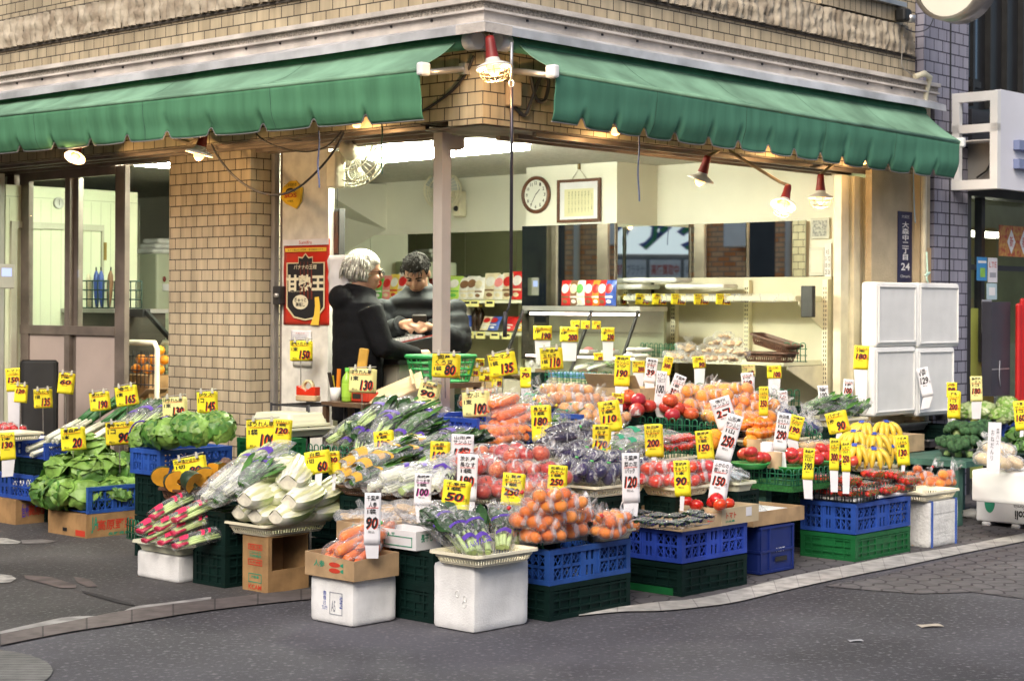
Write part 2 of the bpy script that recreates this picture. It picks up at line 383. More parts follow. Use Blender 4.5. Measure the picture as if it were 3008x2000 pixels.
def napa_mat(name,base,tip,lines):
 m=M(name,base,.35,.1,9,coat=.5);t=m.node_tree;n=t.nodes;L=t.links.new;b=n['Principled BSDF'];tc=n.new('ShaderNodeTexCoord');sx=n.new('ShaderNodeSeparateXYZ');L(tc.outputs['Object'],sx.inputs[0])
 nz=n.new('ShaderNodeTexNoise');nz.inputs['Scale'].default_value=22;mp=n.new('ShaderNodeMapping');mp.inputs['Scale'].default_value=(2.5,.35,2.5);L(tc.outputs['Object'],mp.inputs[0]);L(mp.outputs[0],nz.inputs['Vector'])
 ad=n.new('ShaderNodeMath');ad.operation='MULTIPLY_ADD';ad.inputs[1].default_value=.22;L(nz.outputs[0],ad.inputs[0]);L(sx.outputs[1],ad.inputs[2]);rp=n.new('ShaderNodeMapRange');rp.inputs[1].default_value=.11;rp.inputs[2].default_value=.25;L(ad.outputs[0],rp.inputs[0])
 mx=n.new('ShaderNodeMix');mx.data_type='RGBA';mx.inputs[6].default_value=(*base,1);mx.inputs[7].default_value=(*tip,1);L(rp.outputs[0],mx.inputs[0]);out=mx.outputs[2]
 if lines:
  r2=n.new('ShaderNodeMapRange');r2.inputs[1].default_value=.50;r2.inputs[2].default_value=.60;L(nz.outputs[0],r2.inputs[0]);m2=n.new('ShaderNodeMix');m2.data_type='RGBA';m2.inputs[7].default_value=(.66,.66,.36,1);L(r2.outputs[0],m2.inputs[0]);L(out,m2.inputs[6]);out=m2.outputs[2]
 L(out,b.inputs['Base Color']);return m
NAPA=napa_mat('napa_outside',(.80,.80,.66),(.42,.58,.16),False);NAPAC=napa_mat('napa_cut_face',(.84,.83,.74),(.74,.76,.42),True)
NAPAB=M('napa_stump',(.76,.72,.58),.5,.2,30)
BROC=M('broccoli_floret',(.035,.10,.035),.7,.4,50,1.,220)
PUMPR=M('pumpkin_rind',(.02,.045,.02),.5,.3,12)
PUMPF=M('pumpkin_flesh',(.78,.36,.03),.5,.15,12)
BANAN=M('banana_skin',(.72,.50,.05),.4,.15,20)
MUSH=M('mushroom',(.60,.44,.27),.6,.25,20)
TARO=M('taro_skin',(.22,.13,.09),.8,.4,30,.6,80)
RADR=M('red_base_stem',(.62,.03,.09),.35,.2,9)
REDPR=M('red_bag_print',(.75,.04,.12),.3,.1,9)
ORPR=M('orange_bag_print',(.70,.40,.06),.3,.1,9)
# ------------------------------------------------------------------ ground
def sheet(name,px,z,mat,kind='structure',label=None):
 pts=[gz(x,y,0)for x,y in px]
 mb=MB();mb.add([(p.x,p.y,z)for p in pts],[tuple(range(len(pts)))])
 o=ob(name,mb.mesh(name,mat));o['kind']=kind;return o
def asphalt(name,c,c2,sc=300):
 m=M(name,c,.85,.38,.9,.55,260,detail=10)
 t=m.node_tree;n=t.nodes;L=t.links.new;b=n['Principled BSDF']
 tc=n.new('ShaderNodeTexCoord');vz=n.new('ShaderNodeTexNoise');vz.inputs['Scale'].default_value=sc/2.2;vz.inputs['Detail'].default_value=2;L(tc.outputs['Object'],vz.inputs['Vector'])
 rp=n.new('ShaderNodeMapRange');rp.inputs[1].default_value=.56;rp.inputs[2].default_value=.72;L(vz.outputs[0],rp.inputs[0])
 mx=n.new('ShaderNodeMix');mx.data_type='RGBA';mx.inputs[7].default_value=(*c2,1)
 old=b.inputs['Base Color'].links[0].from_socket;L(old,mx.inputs[6]);L(rp.outputs[0],mx.inputs[0]);L(mx.outputs[2],b.inputs['Base Color']);return m
ASPH=asphalt('road_asphalt',(.082,.080,.092),(.20,.19,.21),90)
ASPD=asphalt('old_asphalt',(.062,.058,.058),(.14,.135,.135),90)
mb=MB();mb.add([(-60,-40,0),(60,-40,0),(60,80,0),(-60,80,0)],[(0,1,2,3)]);o=ob('road',mb.mesh('road',ASPH));o['kind']='structure'
low=[(0,1900),(191,1862),(392,1831),(622,1795),(911,1763),(1180,1745)]
upp=[(0,1867),(191,1831),(392,1793),(622,1764),(911,1733),(1180,1718)]
sheet('pavement',[(-900,1980)]+upp+[(1200,1600),(1200,1350),(300,1250),(-900,1250)],.004,ASPD)
PAVR=tile_mat('pinkish_kerb_pavers',(.145,.122,.116),(.128,.11,.105),(.07,.062,.06),.23,5.,.005,offset=0,rough=.85,dirt=.4)
def strip(name,A,B,z,mat,dens=8,wob=0.):
 def smooth(P):
  out=[]
  for i in range(len(P)-1):
   p0,p1,p2,p3=P[max(i-1,0)],P[i],P[i+1],P[min(i+2,len(P)-1)]
   for k in range(dens):
    u=k/dens
    out.append(tuple(.5*(2*b+(c-a)*u+(2*a-5*b+4*c-d)*u*u+(3*b-a-3*c+d)*u**3)for a,b,c,d in zip(p0,p1,p2,p3)))
  return out+[P[-1]]
 A,B=smooth(A),smooth(B);n=len(A)
 pa=[gz(x,y)for x,y in A];pb=[gz(x,y)for x,y in B]
 if wob:pa=[p+V((0,noise.noise(p*3)*wob,0))for p in pa]
 mb=MB();mb.add([(p.x,p.y,z)for p in pa]+[(p.x,p.y,z)for p in pb],[(n+i,n+i+1,i+1,i)for i in range(n-1)])
 me=mb.mesh(name,mat);l=me.uv_layers.new(name='UVMap');ds=[0]
 for i in range(1,n):ds.append(ds[-1]+(pb[i]-pb[i-1]).length)
 for p in me.polygons:
  for li in p.loop_indices:
   k=me.loops[li].vertex_index;l.data[li].uv=(ds[k%n],.1+(.14 if k<n else 0))
 o=ob(name,me);o['kind']='structure';return o
strip('kerb',upp,low,.008,PAVR)
WLINE=tile_mat('worn_white_line',(.56,.54,.50),(.52,.50,.47),(.38,.36,.34),.21,6,.004,offset=0,rough=.8,dirt=.45,bump=.4)
strip('concrete_edge',[(0,1858),(100,1835),(200,1816),(330,1810),(400,1784),(520,1770),(620,1757)],[(0,1866),(100,1847),(200,1829),(330,1803),(400,1793),(520,1777),(620,1763)],.0075,M('pale_concrete_edge',(.30,.29,.28),.9,.3,9),wob=.04)
wu=[(1700,1800),(1828,1785),(1938,1771),(2033,1763),(2144,1741),(2310,1699),(2476,1666),(2643,1633),(2809,1608),(3008,1569),(3300,1512)]
wl=[(1700,1805),(1780,1799),(1894,1798),(2040,1789),(2144,1777),(2254,1749),(2365,1721),(2532,1688),(2698,1655),(2864,1619),(3300,1530)]
wl2=[(1700,1812),(1828,1800),(1945,1797),(2050,1787),(2158,1772),(2320,1734),(2486,1698),(2653,1665),(2822,1629),(3018,1590),(3310,1530)]
strip('road_marking',wu,wl2,.008,WLINE)
def wavy_mat():
 m=tile_mat('interlocking_pavers',(.135,.125,.13),(.115,.108,.113),(.05,.045,.05),.24,.12,.007,rough=.85,dirt=.3,bump=.5)
 t=m.node_tree;n=t.nodes;L=t.links.new;br=[x for x in n if x.type=='TEX_BRICK'][0];tc=[x for x in n if x.type=='TEX_COORD'][0]
 wv=n.new('ShaderNodeVectorMath');wv.operation='SINE';sc=n.new('ShaderNodeVectorMath');sc.operation='SCALE';sc.inputs[3].default_value=52;L(tc.outputs['Object'],sc.inputs[0]);L(sc.outputs[0],wv.inputs[0])
 sw=n.new('ShaderNodeSeparateXYZ');cb=n.new('ShaderNodeCombineXYZ');L(wv.outputs[0],sw.inputs[0]);L(sw.outputs[0],cb.inputs[1]);L(sw.outputs[1],cb.inputs[0])
 s2=n.new('ShaderNodeVectorMath');s2.operation='SCALE';s2.inputs[3].default_value=.014;L(cb.outputs[0],s2.inputs[0])
 ad=n.new('ShaderNodeVectorMath');ad.operation='ADD';L(tc.outputs['Object'],ad.inputs[0]);L(s2.outputs[0],ad.inputs[1]);L(ad.outputs[0],br.inputs['Vector']);return m
PAVE=wavy_mat()
def sheet_b(name,px,z,mat):
 inv=BF.inverted();mb=MB();mb.add([(lambda q:(q.x,q.y,z))(inv@gz(x,y))for x,y in px],[tuple(range(len(px)))]);o=ob(name,mb.mesh(name,mat),None,BF);o['kind']='structure';return o
sheet_b('pavement',[(1230,1815)]+wu[0:]+[(3300,1330),(2600,1250),(1230,1450)],.004,PAVE)
sheet_b('block_paving',[(2420,1722),(2560,1700),(2700,1664),(2830,1633),(3018,1596),(3300,1540),(3300,1800),(3008,1760),(2860,1740),(2700,1745),(2560,1735)],.004,PAVE)
PALEC=M('worn_paint',(.33,.32,.30),.9,.45,14,detail=8)
sheet('road_marking',[(-60,1579),(20,1584),(62,1594),(52,1600),(-60,1602)],.008,PALEC)
sheet('road_marking',[(62,1590),(120,1586),(165,1592),(140,1598),(66,1600)],.008,M('faint_paint',(.17,.16,.155),.9,.3,14))
sheet('road_marking',[(-60,1686),(0,1689),(34,1694),(48,1703),(30,1714),(-60,1718)],.008,PALEC)
PINKB=M('old_pink_paver_patch',(.105,.085,.08),.9,.35,8,detail=8)
sheet('paver_patch',[(70,1692),(150,1698),(225,1722),(222,1730),(180,1731),(75,1703)],.008,PINKB)
sheet('paver_patch',[(215,1697),(262,1704),(288,1726),(255,1727),(225,1712)],.008,PINKB)
sheet('asphalt_crack',[(240,1738),(300,1752),(392,1778),(398,1784),(340,1773),(242,1744)],.0085,M('crack_fill',(.03,.028,.028),.95,.2,20))
cc=gz(-345,1995);mb=MB();k=48;mb.add([(cc.x+math.cos(2*math.pi*i/k)*.62,cc.y+math.sin(2*math.pi*i/k)*.62,.006)for i in range(k)],[tuple(range(k))])
MANH=tile_mat('ribbed_concrete_disc',(.19,.19,.18),(.17,.17,.16),(.09,.09,.09),9,.045,.004,rough=.9,bump=.6)
o=ob('pavement_disc',mb.mesh('pavement_disc',MANH,True));o['kind']='structure'
for nm,px,py,s,c in(('paper_scrap',2740,1843,.07,(.5,.44,.36)),('paper_scrap',2517,1886,.04,(.42,.42,.45))):
 p=gz(px,py);mb=MB();mb.patch(lambda u,v:(u*s*1.6-s*.8+.004*v,v*s*.8+.004*math.sin(u*5),.0045+.003*abs(math.sin(u*3+v*2))),6,3)
 solo(nm,mb,M(nm+str(px),c,.8,.1),'flat tan paper scrap lying on the road' if px>2600 else 'small pale crumpled scrap lying on the road','litter',fr(p,.3))
# ------------------------------------------------------------------ the corner building
bld=thing('corner_building','two street corner building clad in tan tiles with a green awninged greengrocer shop','building',BF)
P=lambda name,mb,mats,uv=False,par=None:part(name,mb,mats,par or bld,None,uv)
LS,RT=7.2,4.58
T4=4.0
mb=MB();mb.bx((0,.2605,2.43),(.26,LS,6.2));mb.bx((0,0,2.40),(RT,.26,6.2));P('tile_wall',mb,TILE,True)
mb=MB()
for a in range(2):
 n=int((LS if a==0 else RT)/.085)
 for i in range(n):
  for j in range(1):
   u=i*.085;z0,z1=3.255,3.455;pr=.03+.012*random.random()
   def fn(x,y,u=u,a=a,pr=pr):
    d=pr+.022*noise.noise(V((u*9+x*2.2,y*4,a*7)))+.012*noise.noise(V((u*9+x*6,y*11,a)));e=min(x,1-x);d*=min(1,.35+e*5)
    w=u+.004+x*.077
    return V((-d,w,z0+y*(z1-z0)))if a==0 else V((w,-d,z0+y*(z1-z0)))
   if a:mb.patch(fn,5,10,0)
   else:mb.patch(lambda x,y:fn(1-x,y),5,10,0)
P('stone_band',mb,ROCK)
mb=MB();mb.bx((-.012,-.012,3.235),(-.001,LS,3.252));mb.bx((0,-.012,3.235),(RT,-.001,3.252));mb.bx((-.012,0,3.458),(-.001,LS,3.468));mb.bx((0,-.012,3.458),(RT-.4,-.001,3.468));P('band_edge',mb,M('dirty_joint',(.07,.06,.05),.9,.3,10))
mb=MB();t0=onR(2400,10,0)[0];t1=onR(2633,30,0)[0]
mb.bx((t0,-.03,3.47),(t1,-.002,3.575));P('parapet_tiles',mb,SOLD,True)
mb=MB();mb.bx((t0,-.07,3.576),(t1+.03,.02,3.61));P('parapet_coping',mb,ALU)
mb=MB();p=.12
for z0,z1,q,m in((3.035,3.062,.125,0),(2.998,3.034,.10,1),(2.985,2.997,.115,0),(2.935,2.984,.09,0),(2.925,2.934,.10,0)):
 mb.bx((-q,-q,z0),(-.0005,LS,z1),m);mb.bx((-.0005,-q,z0),(4.74,-.0005,z1),m)
P('cornice',mb,[CONC,ROUGHC])
for i in range(36):mb=MB();mb.box((-.093,.3+i*.32,2.972)if i<22 else(.25+(i-22)*.32,-.093,2.972),(.012,.012,.012));P('cornice_stud',mb,DARKST)
def flash(u0,u1,side):
 mb=MB();prof=[(.10,2.93),(.15,2.912),(.198,2.895),(.202,2.85),(.197,2.85),(.192,2.89),(.15,2.907),(.10,2.925)]
 n=40;vs=[]
 for i in range(n+1):
  for q,z in prof:
   a=u0 if u0 is not None else-q
   u=a+(u1-a)*i/n;zz=z+.006*noise.noise(V((u*1.3,q*6,side*5)))*(q>.12)
   vs.append((-q,u,zz)if side==0 else(u,-q,zz))
 k=len(prof);mb.add(vs,[(i*k+j,i*k+(j+1)%k,(i+1)*k+(j+1)%k,(i+1)*k+j)for i in range(n)for j in range(k)]);return mb
P('flashing',flash(None,LS,0),ZINC);P('flashing',flash(None,4.68,1),ZINC)
mb=MB();mb.patch(lambda u,v:V((-.02-.21*u,-.02-.21*v,2.935-.04*max(u,v)**1.2)),6,6);mb.patch(lambda u,v:V((-.02-.215*v,-.232,2.895-.05*u)),3,6);mb.patch(lambda u,v:V((-.232,-.02-.215*v,2.895-.05*u)),3,6);P('corner_flashing',mb,CONC)
# header tracks under the tiles, both faces
mb=MB();mb.bx((.02,.5,2.422),(.6,LS,2.4295),0);mb.bx((.02,.02,2.3925),(RT-.5,.5,2.3985),0)
for x in(.06,.2,.34,.44):mb.bx((x,.5,2.402-.008*(x>.3)),(x+.03,LS,2.4218),1)
for y in(.06,.2,.34):mb.bx((.5,y,2.368),(4.05,y+.03,2.3923),1)
P('header_track',mb,[M('header_soffit',(.20,.165,.13),.6,.3,6),BRONZE])
# left brick pillar
PT=.30
sL,sR=onL(497,700,PT)[0],onL(735,700,PT)[0]
mb=MB();mb.bx((PT,sR,.0),(PT+.26,sL,2.42));P('brick_pillar',mb,TILEP,True)
mb=MB();mb.bx((PT+.17,sR-.035,0),(PT+.21,sR-.002,2.40),0);mb.bx((PT+.215,sR-.075,0),(PT+.27,sR-.04,2.40),1);P('shutter_rail',mb,[ALU,BRONZE])
sw0=onL(972,700,.52)[0]
mb=MB();mb.bx((.50,sw0,0),(.545,sR-.08,2.41));P('white_side_panel',mb,GRIME)
pole_s=.43
mb=MB();mb.bx((.09,pole_s-.035,0),(.16,pole_s+.035,2.384),0);mb.bx((.161,pole_s-.03,2.30),(.27,pole_s-.02,2.375),0);mb.bx((.161,pole_s-.02,2.295),(.26,pole_s+.03,2.30),0)
P('corner_post',mb,TAUPE)
# sliding doors of the left bay
DT=.40
def ds(px):return onL(px,700,DT)[0]
mb=MB();P0=ds(6);P1=ds(367)
frame=[(57,84,0),(190,205,0),(207,220,.03),(338,367,0)]
for a,b,d in frame:mb.bx((DT+d,ds(b),.03),(DT+d+.04,ds(a),2.395),0)
mb.bx((DT-.005,ds(338),2.335),(DT+.045,ds(84),2.40),0);mb.bx((DT-.005,ds(338),1.19),(DT+.045,ds(57),1.255),0);mb.bx((DT-.005,ds(338),.03),(DT+.045,ds(57),.10),0)
dr=P('sliding_door',mb,BRONZE)
mb=MB();mb.bx((DT+.015,ds(189),1.256),(DT+.02,ds(85),2.334));part('pane',mb,GLASS,dr)
mb=MB();mb.bx((DT+.018,ds(337),1.256),(DT+.023,ds(221),2.334));part('pane',mb,GLASS,dr)
mb=MB();mb.bx((DT+.012,ds(189),.101),(DT+.03,ds(85),1.189));mb.bx((DT+.012,ds(337),.101),(DT+.03,ds(221),1.189));part('lower_panel',mb,PINKP,dr)
mb=MB();mb.bx((DT,ds(20),.03),(DT+.05,ds(40),2.40));mb.bx((DT-.01,ds(26),1.19),(DT+.06,ds(56),1.25),0);P('door_jamb',mb,BRONZE)
# right end: frame, folded shutter, stucco pier, corner strip, drain pipe
ta,tb=onR(2440,800,.35)[0],onR(2460,800,.35)[0]
mb=MB();mb.bx((ta,.33,0),(tb,.42,2.345));P('opening_frame',mb,BRONZE)
mb=MB();xs=[2462,2484,2500,2520,2540,2557]
for i in range(len(xs)-1):
 a,b=onR(xs[i],800,.12)[0],onR(xs[i+1],800,.12)[0];d=.035 if i%2 else 0
 mb.bx((a+.004,.10+d,.02),(b-.004,.16+d,2.35),0)
P('folded_shutter',mb,CREAM)
tp0,tp1,tp2=onR(2561,800,.0)[0],onR(2684,800,0)[0],onR(2731,800,-.05)[0]
mb=MB();mb.bx((tp0,.004,0),(tp1,.055,2.397),0);mb.bx((tp1+.0,-.05,0),(tp2,.4,2.92),0);P('stucco_pier',mb,STUC)
tt=onR(2712,600,-.08)[0]
mb=MB();mb.tube([(tt,-.085,0),(tt,-.085,2.9),(tt,-.10,3.0),(tt-.02,-.14,3.09),(tt-.10,-.14,3.11),(tt-.17,-.1,3.08)],.022,0,10);P('drain_pipe',mb,CREAM)
# interior shell
mb=MB();mb.bx((.5,.5,0),(8,9,.012));o=ob('floor',mb.mesh('floor',M('shop_floor',(.22,.21,.19),.5,.2,3)),None,BF);o['kind']='structure'
mb=MB();mb.bx((.3,.3,2.52),(T4+.3,9,2.56));P('ceiling',mb,M('ceiling_board',(.62,.62,.56),.8,.1,30))
mb=MB();mb.bx((T4,.3,0),(T4+.1,9,2.52),0);P('back_wall',mb,WALLW)
p0,p1=1.92,2.85
mb=MB();mb.bx((3.5,p0,.0),(T4-.002,p1,2.519),0);P('wall_column',mb,WALLW)
mb=MB();mb.bx((2.7,6.05,0),(T4-.002,6.15,2.519));P('side_wall',mb,WALLW)
mb=MB();mb.add([(3.0,6.04,2.5),(T4,6.04,1.7),(T4,6.04,2.5),(3.0,5.0,2.5),(T4,5.0,2.1),(T4,5.0,2.5)],[(0,1,2),(3,5,4),(0,3,4,1),(1,4,5,2),(0,2,5,3)]);P('stair_soffit',mb,WALLW)
mb=MB();mb.bx((.26,9.0,0),(T4,9.1,2.52));mb.bx((.05,5.2,0),(.26,9,2.39));P('end_wall',mb,M('grey_wall',(.42,.42,.38),.7,.1,3))
# mirrors on the back wall and column (z up to 2.05)
mz=2.05
def mirror(x0,y0,y1,z0,z1,rot=0.):
 mb=MB();mb.bx((-.006,y0,z0),(0,y1,z1));T=Matrix.Translation((x0,0,0))
 if rot:c=(y0+y1)/2;T=Matrix.Translation((x0-.022,c,0))@Matrix.Rotation(rot,4,'Z')@Matrix.Translation((0,-c,0))
 part('mirror_panel',mb,MIRR,bld,T)
sm=onL(2030,700,T4)[0]
mirror(3.497,p0+.003,(p0+p1)/2-.003,1.0,mz,R(4));mirror(3.497,(p0+p1)/2+.003,p1,1.0,mz,R(4))
mirror(T4-.003,sm+.004,p0-.004,1.4,mz);mb=MB();mb.bx((3.506,p0-.0045,1.4),(T4-.008,p0-.0005,mz));P('mirror_panel',mb,MIRR);sq=onL(2375,700,T4)[0];mirror(T4-.003,sq,(sm+sq)/2-.003,1.4,mz,R(-1.7));mirror(T4-.003,(sm+sq)/2+.003,sm-.002,1.4,mz,R(1.))
ys=[p1+.02,3.4,4.0,4.6,5.2,6.0]
for a,b in zip(ys,ys[1:]):mirror(T4-.003,a+.003,b-.003,1.3,mz)
for a,b in((p0-.012,p0-.001),(p1+.001,p1+.012)):mb=MB();mb.bx((3.47,a,1.0),(3.4905,b,mz));P('mirror_trim',mb,BRONZE)
# ------------------------------------------------------------------ awnings
def awning(label,side,notch_px,u0,u1,zb0,zb1,vz0,vz1,mat,fm):
 t=thing('awning',label,'awning',BF,None)
 q0,q1=.10,.40
 X=(lambda q,u,z:V((-q,u,z)))if side==0 else(lambda q,u,z:V((u,-q,z)))
 n=420;sag=.010 if side==0 else .018;us=[u0+(u1-u0)*i/n for i in range(n+1)]
 zb=lambda u:zb0+(zb1-zb0)*(u-u0)/(u1-u0)
 vz=lambda u:vz0+(vz1-vz0)*(u-u0)/(u1-u0)
 def top(a,b):
  u=us[int(round(a*n))];z1=zb(u)+.012;z0=2.86
  return X(q0+(q1-q0)*b,u,z0+(z1-z0)*b-.02*math.sin(b*math.pi)+.006*noise.noise(V((u*1.2,b*2,side*9)))+.003*noise.noise(V((u*5,b*2,4+side))))
 flip=(lambda f:(lambda a,b:f(1-a,b)))if side==0 else(lambda f:f)
 mb=MB();mb.patch(flip(top),n,10);o=part('canopy_cloth',mb,mat,t);sol(o,.002)
 ns=[]
 for px in notch_px:ns.append((onL(px,450,-q1)if side==0 else onR(px,450,-q1))[0])
 ns.sort()
 def bot(u):
  z=vz(u);k=min(abs(u-c)for c in ns)
  a=[c for c in ns if c<=u];b=[c for c in ns if c>u]
  if a and b:f=(u-a[-1])/(b[0]-a[-1]);z-=sag*math.sin(f*math.pi)**.5-.006
  elif side==0:z-=.012
  return z+.040*math.exp(-(k/.028)**4)
 def val(a,b):
  u=us[int(round(a*n))];zt=zb(u)-.010;z=zt+(bot(u)-zt)*b
  w=.014*math.sin(u*3.1+side)*b**2+.011*noise.noise(V((u*3.3,b*1.5,side*3)))*b+.02*b*noise.noise(V((u*.9,2,side)))+.006*math.sin(b*9+u*2)*b
  w-=.012*b**4
  return X(q1+.004+w-.03*b*b,u,z)
 mb=MB();mb.patch(flip(val),n,14);o=part('valance',mb,fm,t);sol(o,.002)
 mb=MB();mb.tube([val(i/n,1)for i in range(n+1)],.0042,0,5);part('edge_piping',mb,PIPING,t)
 for i in range(1,5):
  k=int(n*i/5);mb=MB()
  for f_ in(val,top):mb.patch(lambda a,b:f_(k/n,b)+(X(0,.007*(a-.5),0))+(X(.0022,0,0)if f_ is val else V((0,0,.0025))),1,14)
  part('seam',mb,M('awning_seam',(.05,.14,.085),.9,.2,20),t)
 mb=MB();mb.tube([X(q1,u0-.0,zb(u0)),X(q1,u1,zb(u1))],.0135,0,12);part('front_bar',mb,mat,t)
 for u in(u0-.02,u1+.02):
  mb=MB();mb.bx(*((lambda a,b:(a,b))(X(q1-.035,u-.022,zb(u)-.035),X(q1+.035,u+.022,zb(u)+.035))));o=part('end_cap',mb,WPLAST,t);bev(o,.012)
 mb=MB();mb.tube([X(q0,u0-.05,2.83),X(q0,u1,2.83)],.045,0,12);part('roller',mb,fm,t)
 mb=MB();mb.tube([X(q0,u0-.13,2.83),X(q0,u0-.051,2.83)],.05,0,12);mb.box(X(q0,u0-.09,2.86),(.05,.05,.09),0);mb.box(X(.03,u0-.09,2.83),(.06,.06,.08),1);part('roller_bracket',mb,[WPLAST,ALU],t)
 for u in(u0+.05,u1-.1):mb=MB();mb.tube([X(.02,u,2.70),X(q1-.04,u,zb(u)-.01)],.018,0,8);mb.box(X(.015,u,2.70),(.05,.05,.06));part('support_arm',mb,ALU,t)
 return t
def sol(o,th):
 m=o.modifiers.new('thickness','SOLIDIFY');m.thickness=th;m.offset=0
def bev(o,w,n=2):
 m=o.modifiers.new('edges','BEVEL');m.width=w;m.segments=n;m.limit_method='ANGLE'
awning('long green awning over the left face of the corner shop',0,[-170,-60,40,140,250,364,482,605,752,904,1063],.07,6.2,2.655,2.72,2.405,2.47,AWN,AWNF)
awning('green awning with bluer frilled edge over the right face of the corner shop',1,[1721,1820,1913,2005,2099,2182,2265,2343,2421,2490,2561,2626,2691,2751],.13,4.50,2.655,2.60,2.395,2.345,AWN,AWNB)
# ------------------------------------------------------------------ neighbour on the right (mauve tiles) and its shop front
PS=-.06
def pr(px,s=PS,py=700):return onR(px,py,s)[0]
nb=thing('tiled_building','mauve tiled building with a lit box sign and glass shop front beside the greengrocer','building',BF)
Q=lambda name,mb,mats,uv=False,par=None:part(name,mb,mats,par or nb,None,uv)
q0,q1,q2=4.765,pr(2842),pr(2860)
mb=MB();mb.bx((4.60,PS,2.93),(q0,.3,7));mb.bx((q0,PS,0),(q1,.3,7));Q('tile_wall',mb,PURP,True)
mb=MB();mb.bx((q0,PS-.004,2.72),(q1-.0,PS-.0005,2.735));mb.bx((pr(2787),PS-.005,0),(pr(2790),PS-.0006,7));Q('wall_joint',mb,BLACK)
mb=MB();mb.bx((q1,.15,2.95),(q1+7.0,.2,7),0)
for i in range(9):mb.bx((q1+.10+i*.28,.10,3.0),(q1+.13+i*.28,.149,7),1)
mb.bx((q1+.05,.12,3.15),(q1+.55,.149,3.2),1)
Q('dark_window_wall',mb,[M('dark_cladding',(.012,.013,.016),.3,.2,5),BLACK])
mb=MB();mb.bx((q1+.12,.13,3.22),(q1+.5,.14,5.5));Q('window_pane',mb,M('reflecting_pane',(.10,.14,.19),.08,.2,2,metal=.6))
mb=MB();mb.bx((q1,PS+.02,0),(q2,.12,2.6));mb.bx((q2,PS+.02,2.28),(q1+7.0,.12,2.94));mb.bx((pr(2925),.06,1.0),(pr(2935),.12,2.28));mb.bx((q2,.06,1.72),(q1+7.0,.115,1.76));Q('shopfront_frame',mb,M('charcoal_frame',(.035,.035,.04),.4,.2,6))
mb=MB();mb.bx((q2,.09,.1),(q1+7.0,.095,2.28));Q('pane',mb,GLASS)
mb=MB();mb.bx((q2+.003,.085,.1),(pr(2922,.085),.089,1.42));Q('lime_panel',mb,M('lime_panel',(.55,.62,.14),.6,.1,2))
mb=MB();mb.bx((q2,1.6,0),(q1+7.0,1.7,2.6),0);mb.bx((q2,.13,2.5),(q1+7.0,1.6,2.55),0);Q('shop_interior',mb,M('shop_interior_green',(.40,.42,.22),.7,.2,2))
mb=MB();mb.bx((q2+.1,.9,2.05),(q1+2.4,.98,2.1));Q('ceiling_tube',mb,M('shop_tube',(1,.95,.75),emit=8))
# box sign: open white frame at the side, white front with blue-grey marks
bs=thing('box_sign','white box sign with open framed side and blue grey marks above the neighbouring shop','sign',BF)
bt,bo=5.02,-.43
def brt(px):return onR(px,400,bo)[0]
mb=MB()
for a,b in(((bt,bo,2.30),(bt+.05,PS,2.37)),((bt,bo,2.95),(bt+.05,PS,3.02)),((bt,bo,2.72),(bt+.05,PS,2.78)),((bt,bo,2.37),(bt+.05,bo+.06,2.95)),((bt,PS-.06,2.371),(bt+.05,PS-.001,2.949))):mb.bx(a,b)
part('frame',mb,WPLAST,bs)
mb=MB();mb.bx((bt+.051,bo+.001,2.301),(bt+2.4,bo+.05,3.03));o=part('front_panel',mb,M('sign_front_white',(.74,.74,.80),.3,.03,3),bs)
mb=MB();mb.bx((bt+.25,bo+.06,2.31),(bt+.27,PS,2.66),0);mb.bx((bt+.05,bo+.06,2.662),(bt+2.4,PS,2.67),1);part('back_board',mb,[M('grey_board',(.28,.27,.25),.6,.1,4),WPLAST],bs)
for z in(2.60,2.46):
 mb=MB();mb.bx((pr(2975,bo),bo-.05,z),(pr(2975,bo)+.5,bo-.001,z+.07));part('raised_mark',mb,M('blue_grey_mark',(.20,.24,.40),.4,.05,4),bs)
mb=MB();mb.tube([(bt+.24,bo+.15,2.66),(bt+.2,bo+.13,2.55),(bt+.22,bo+.2,2.45),(bt+.2,bo+.27,2.4)],.008,0,6);part('cable',mb,BLACK,bs)
c=at(2788,-52,11.9)
T=Matrix.Translation(c)@Matrix.Rotation(TH,4,'Z')@Matrix.Rotation(R(90),4,'Y')
rs=thing('round_sign','round white drum sign with metal rim hanging out over the street','sign',T)
mb=MB();mb.lathe([(.0,-.005),(.235,-.005)],40);part('face',mb,M('round_sign_face',(.80,.77,.66),.35,.04,3),rs)
mb=MB();mb.lathe([(.236,-.02),(.262,-.02),(.265,.19),(0,.195)],40);part('rim',mb,M('round_sign_rim',(.42,.38,.34),.3,.2,4,metal=.7),rs)
mb=MB();mb.bar((0,.2,.08),(0,1.1,.08),.03);part('bracket',mb,DARKST,rs)
# posters and things in the neighbour's window
def poster(name,x0,y0,x1,y1,s,label,col,cat='poster',th=.004,lines=()):
 a,za=onR(x0,y0,s);b,zb_=onR(x1,y1,s)
 t=thing(name,label,cat,BF@Matrix.Translation((a,s,zb_)))
 w,h=b-a,za-zb_
 mb=MB();mb.bx((0,-th,0),(w,0,h));part('sheet',mb,col,t)
 for txt,cx,cz,tw,thh,m in lines:
  mb=MB();T=Matrix.Translation((cx*w,-th-.0015,cz*h))
  if txt.startswith('#'):
   mb.bx((cx*w-tw*w/2,-th-.001,cz*h-thh*h/2),(cx*w+tw*w/2,-th-.0004,cz*h+thh*h/2));part('print',mb,m,t)
  else:mb.text(txt,T,tw*w,thh*h);part('lettering',mb,m,t)
 return t
sk=M('sky_blue_print',(.05,.25,.55),.5,.1,5)
poster('poster',2869,755,2898,825,PS-.001,'small blue poster with a green bottle picture on the lime panel',sk,lines=[('#',.55,.35,.5,.4,M('leaf_print',(.25,.5,.08),.5,.2,8)),('#',.5,.8,.8,.1,WHITEI)])
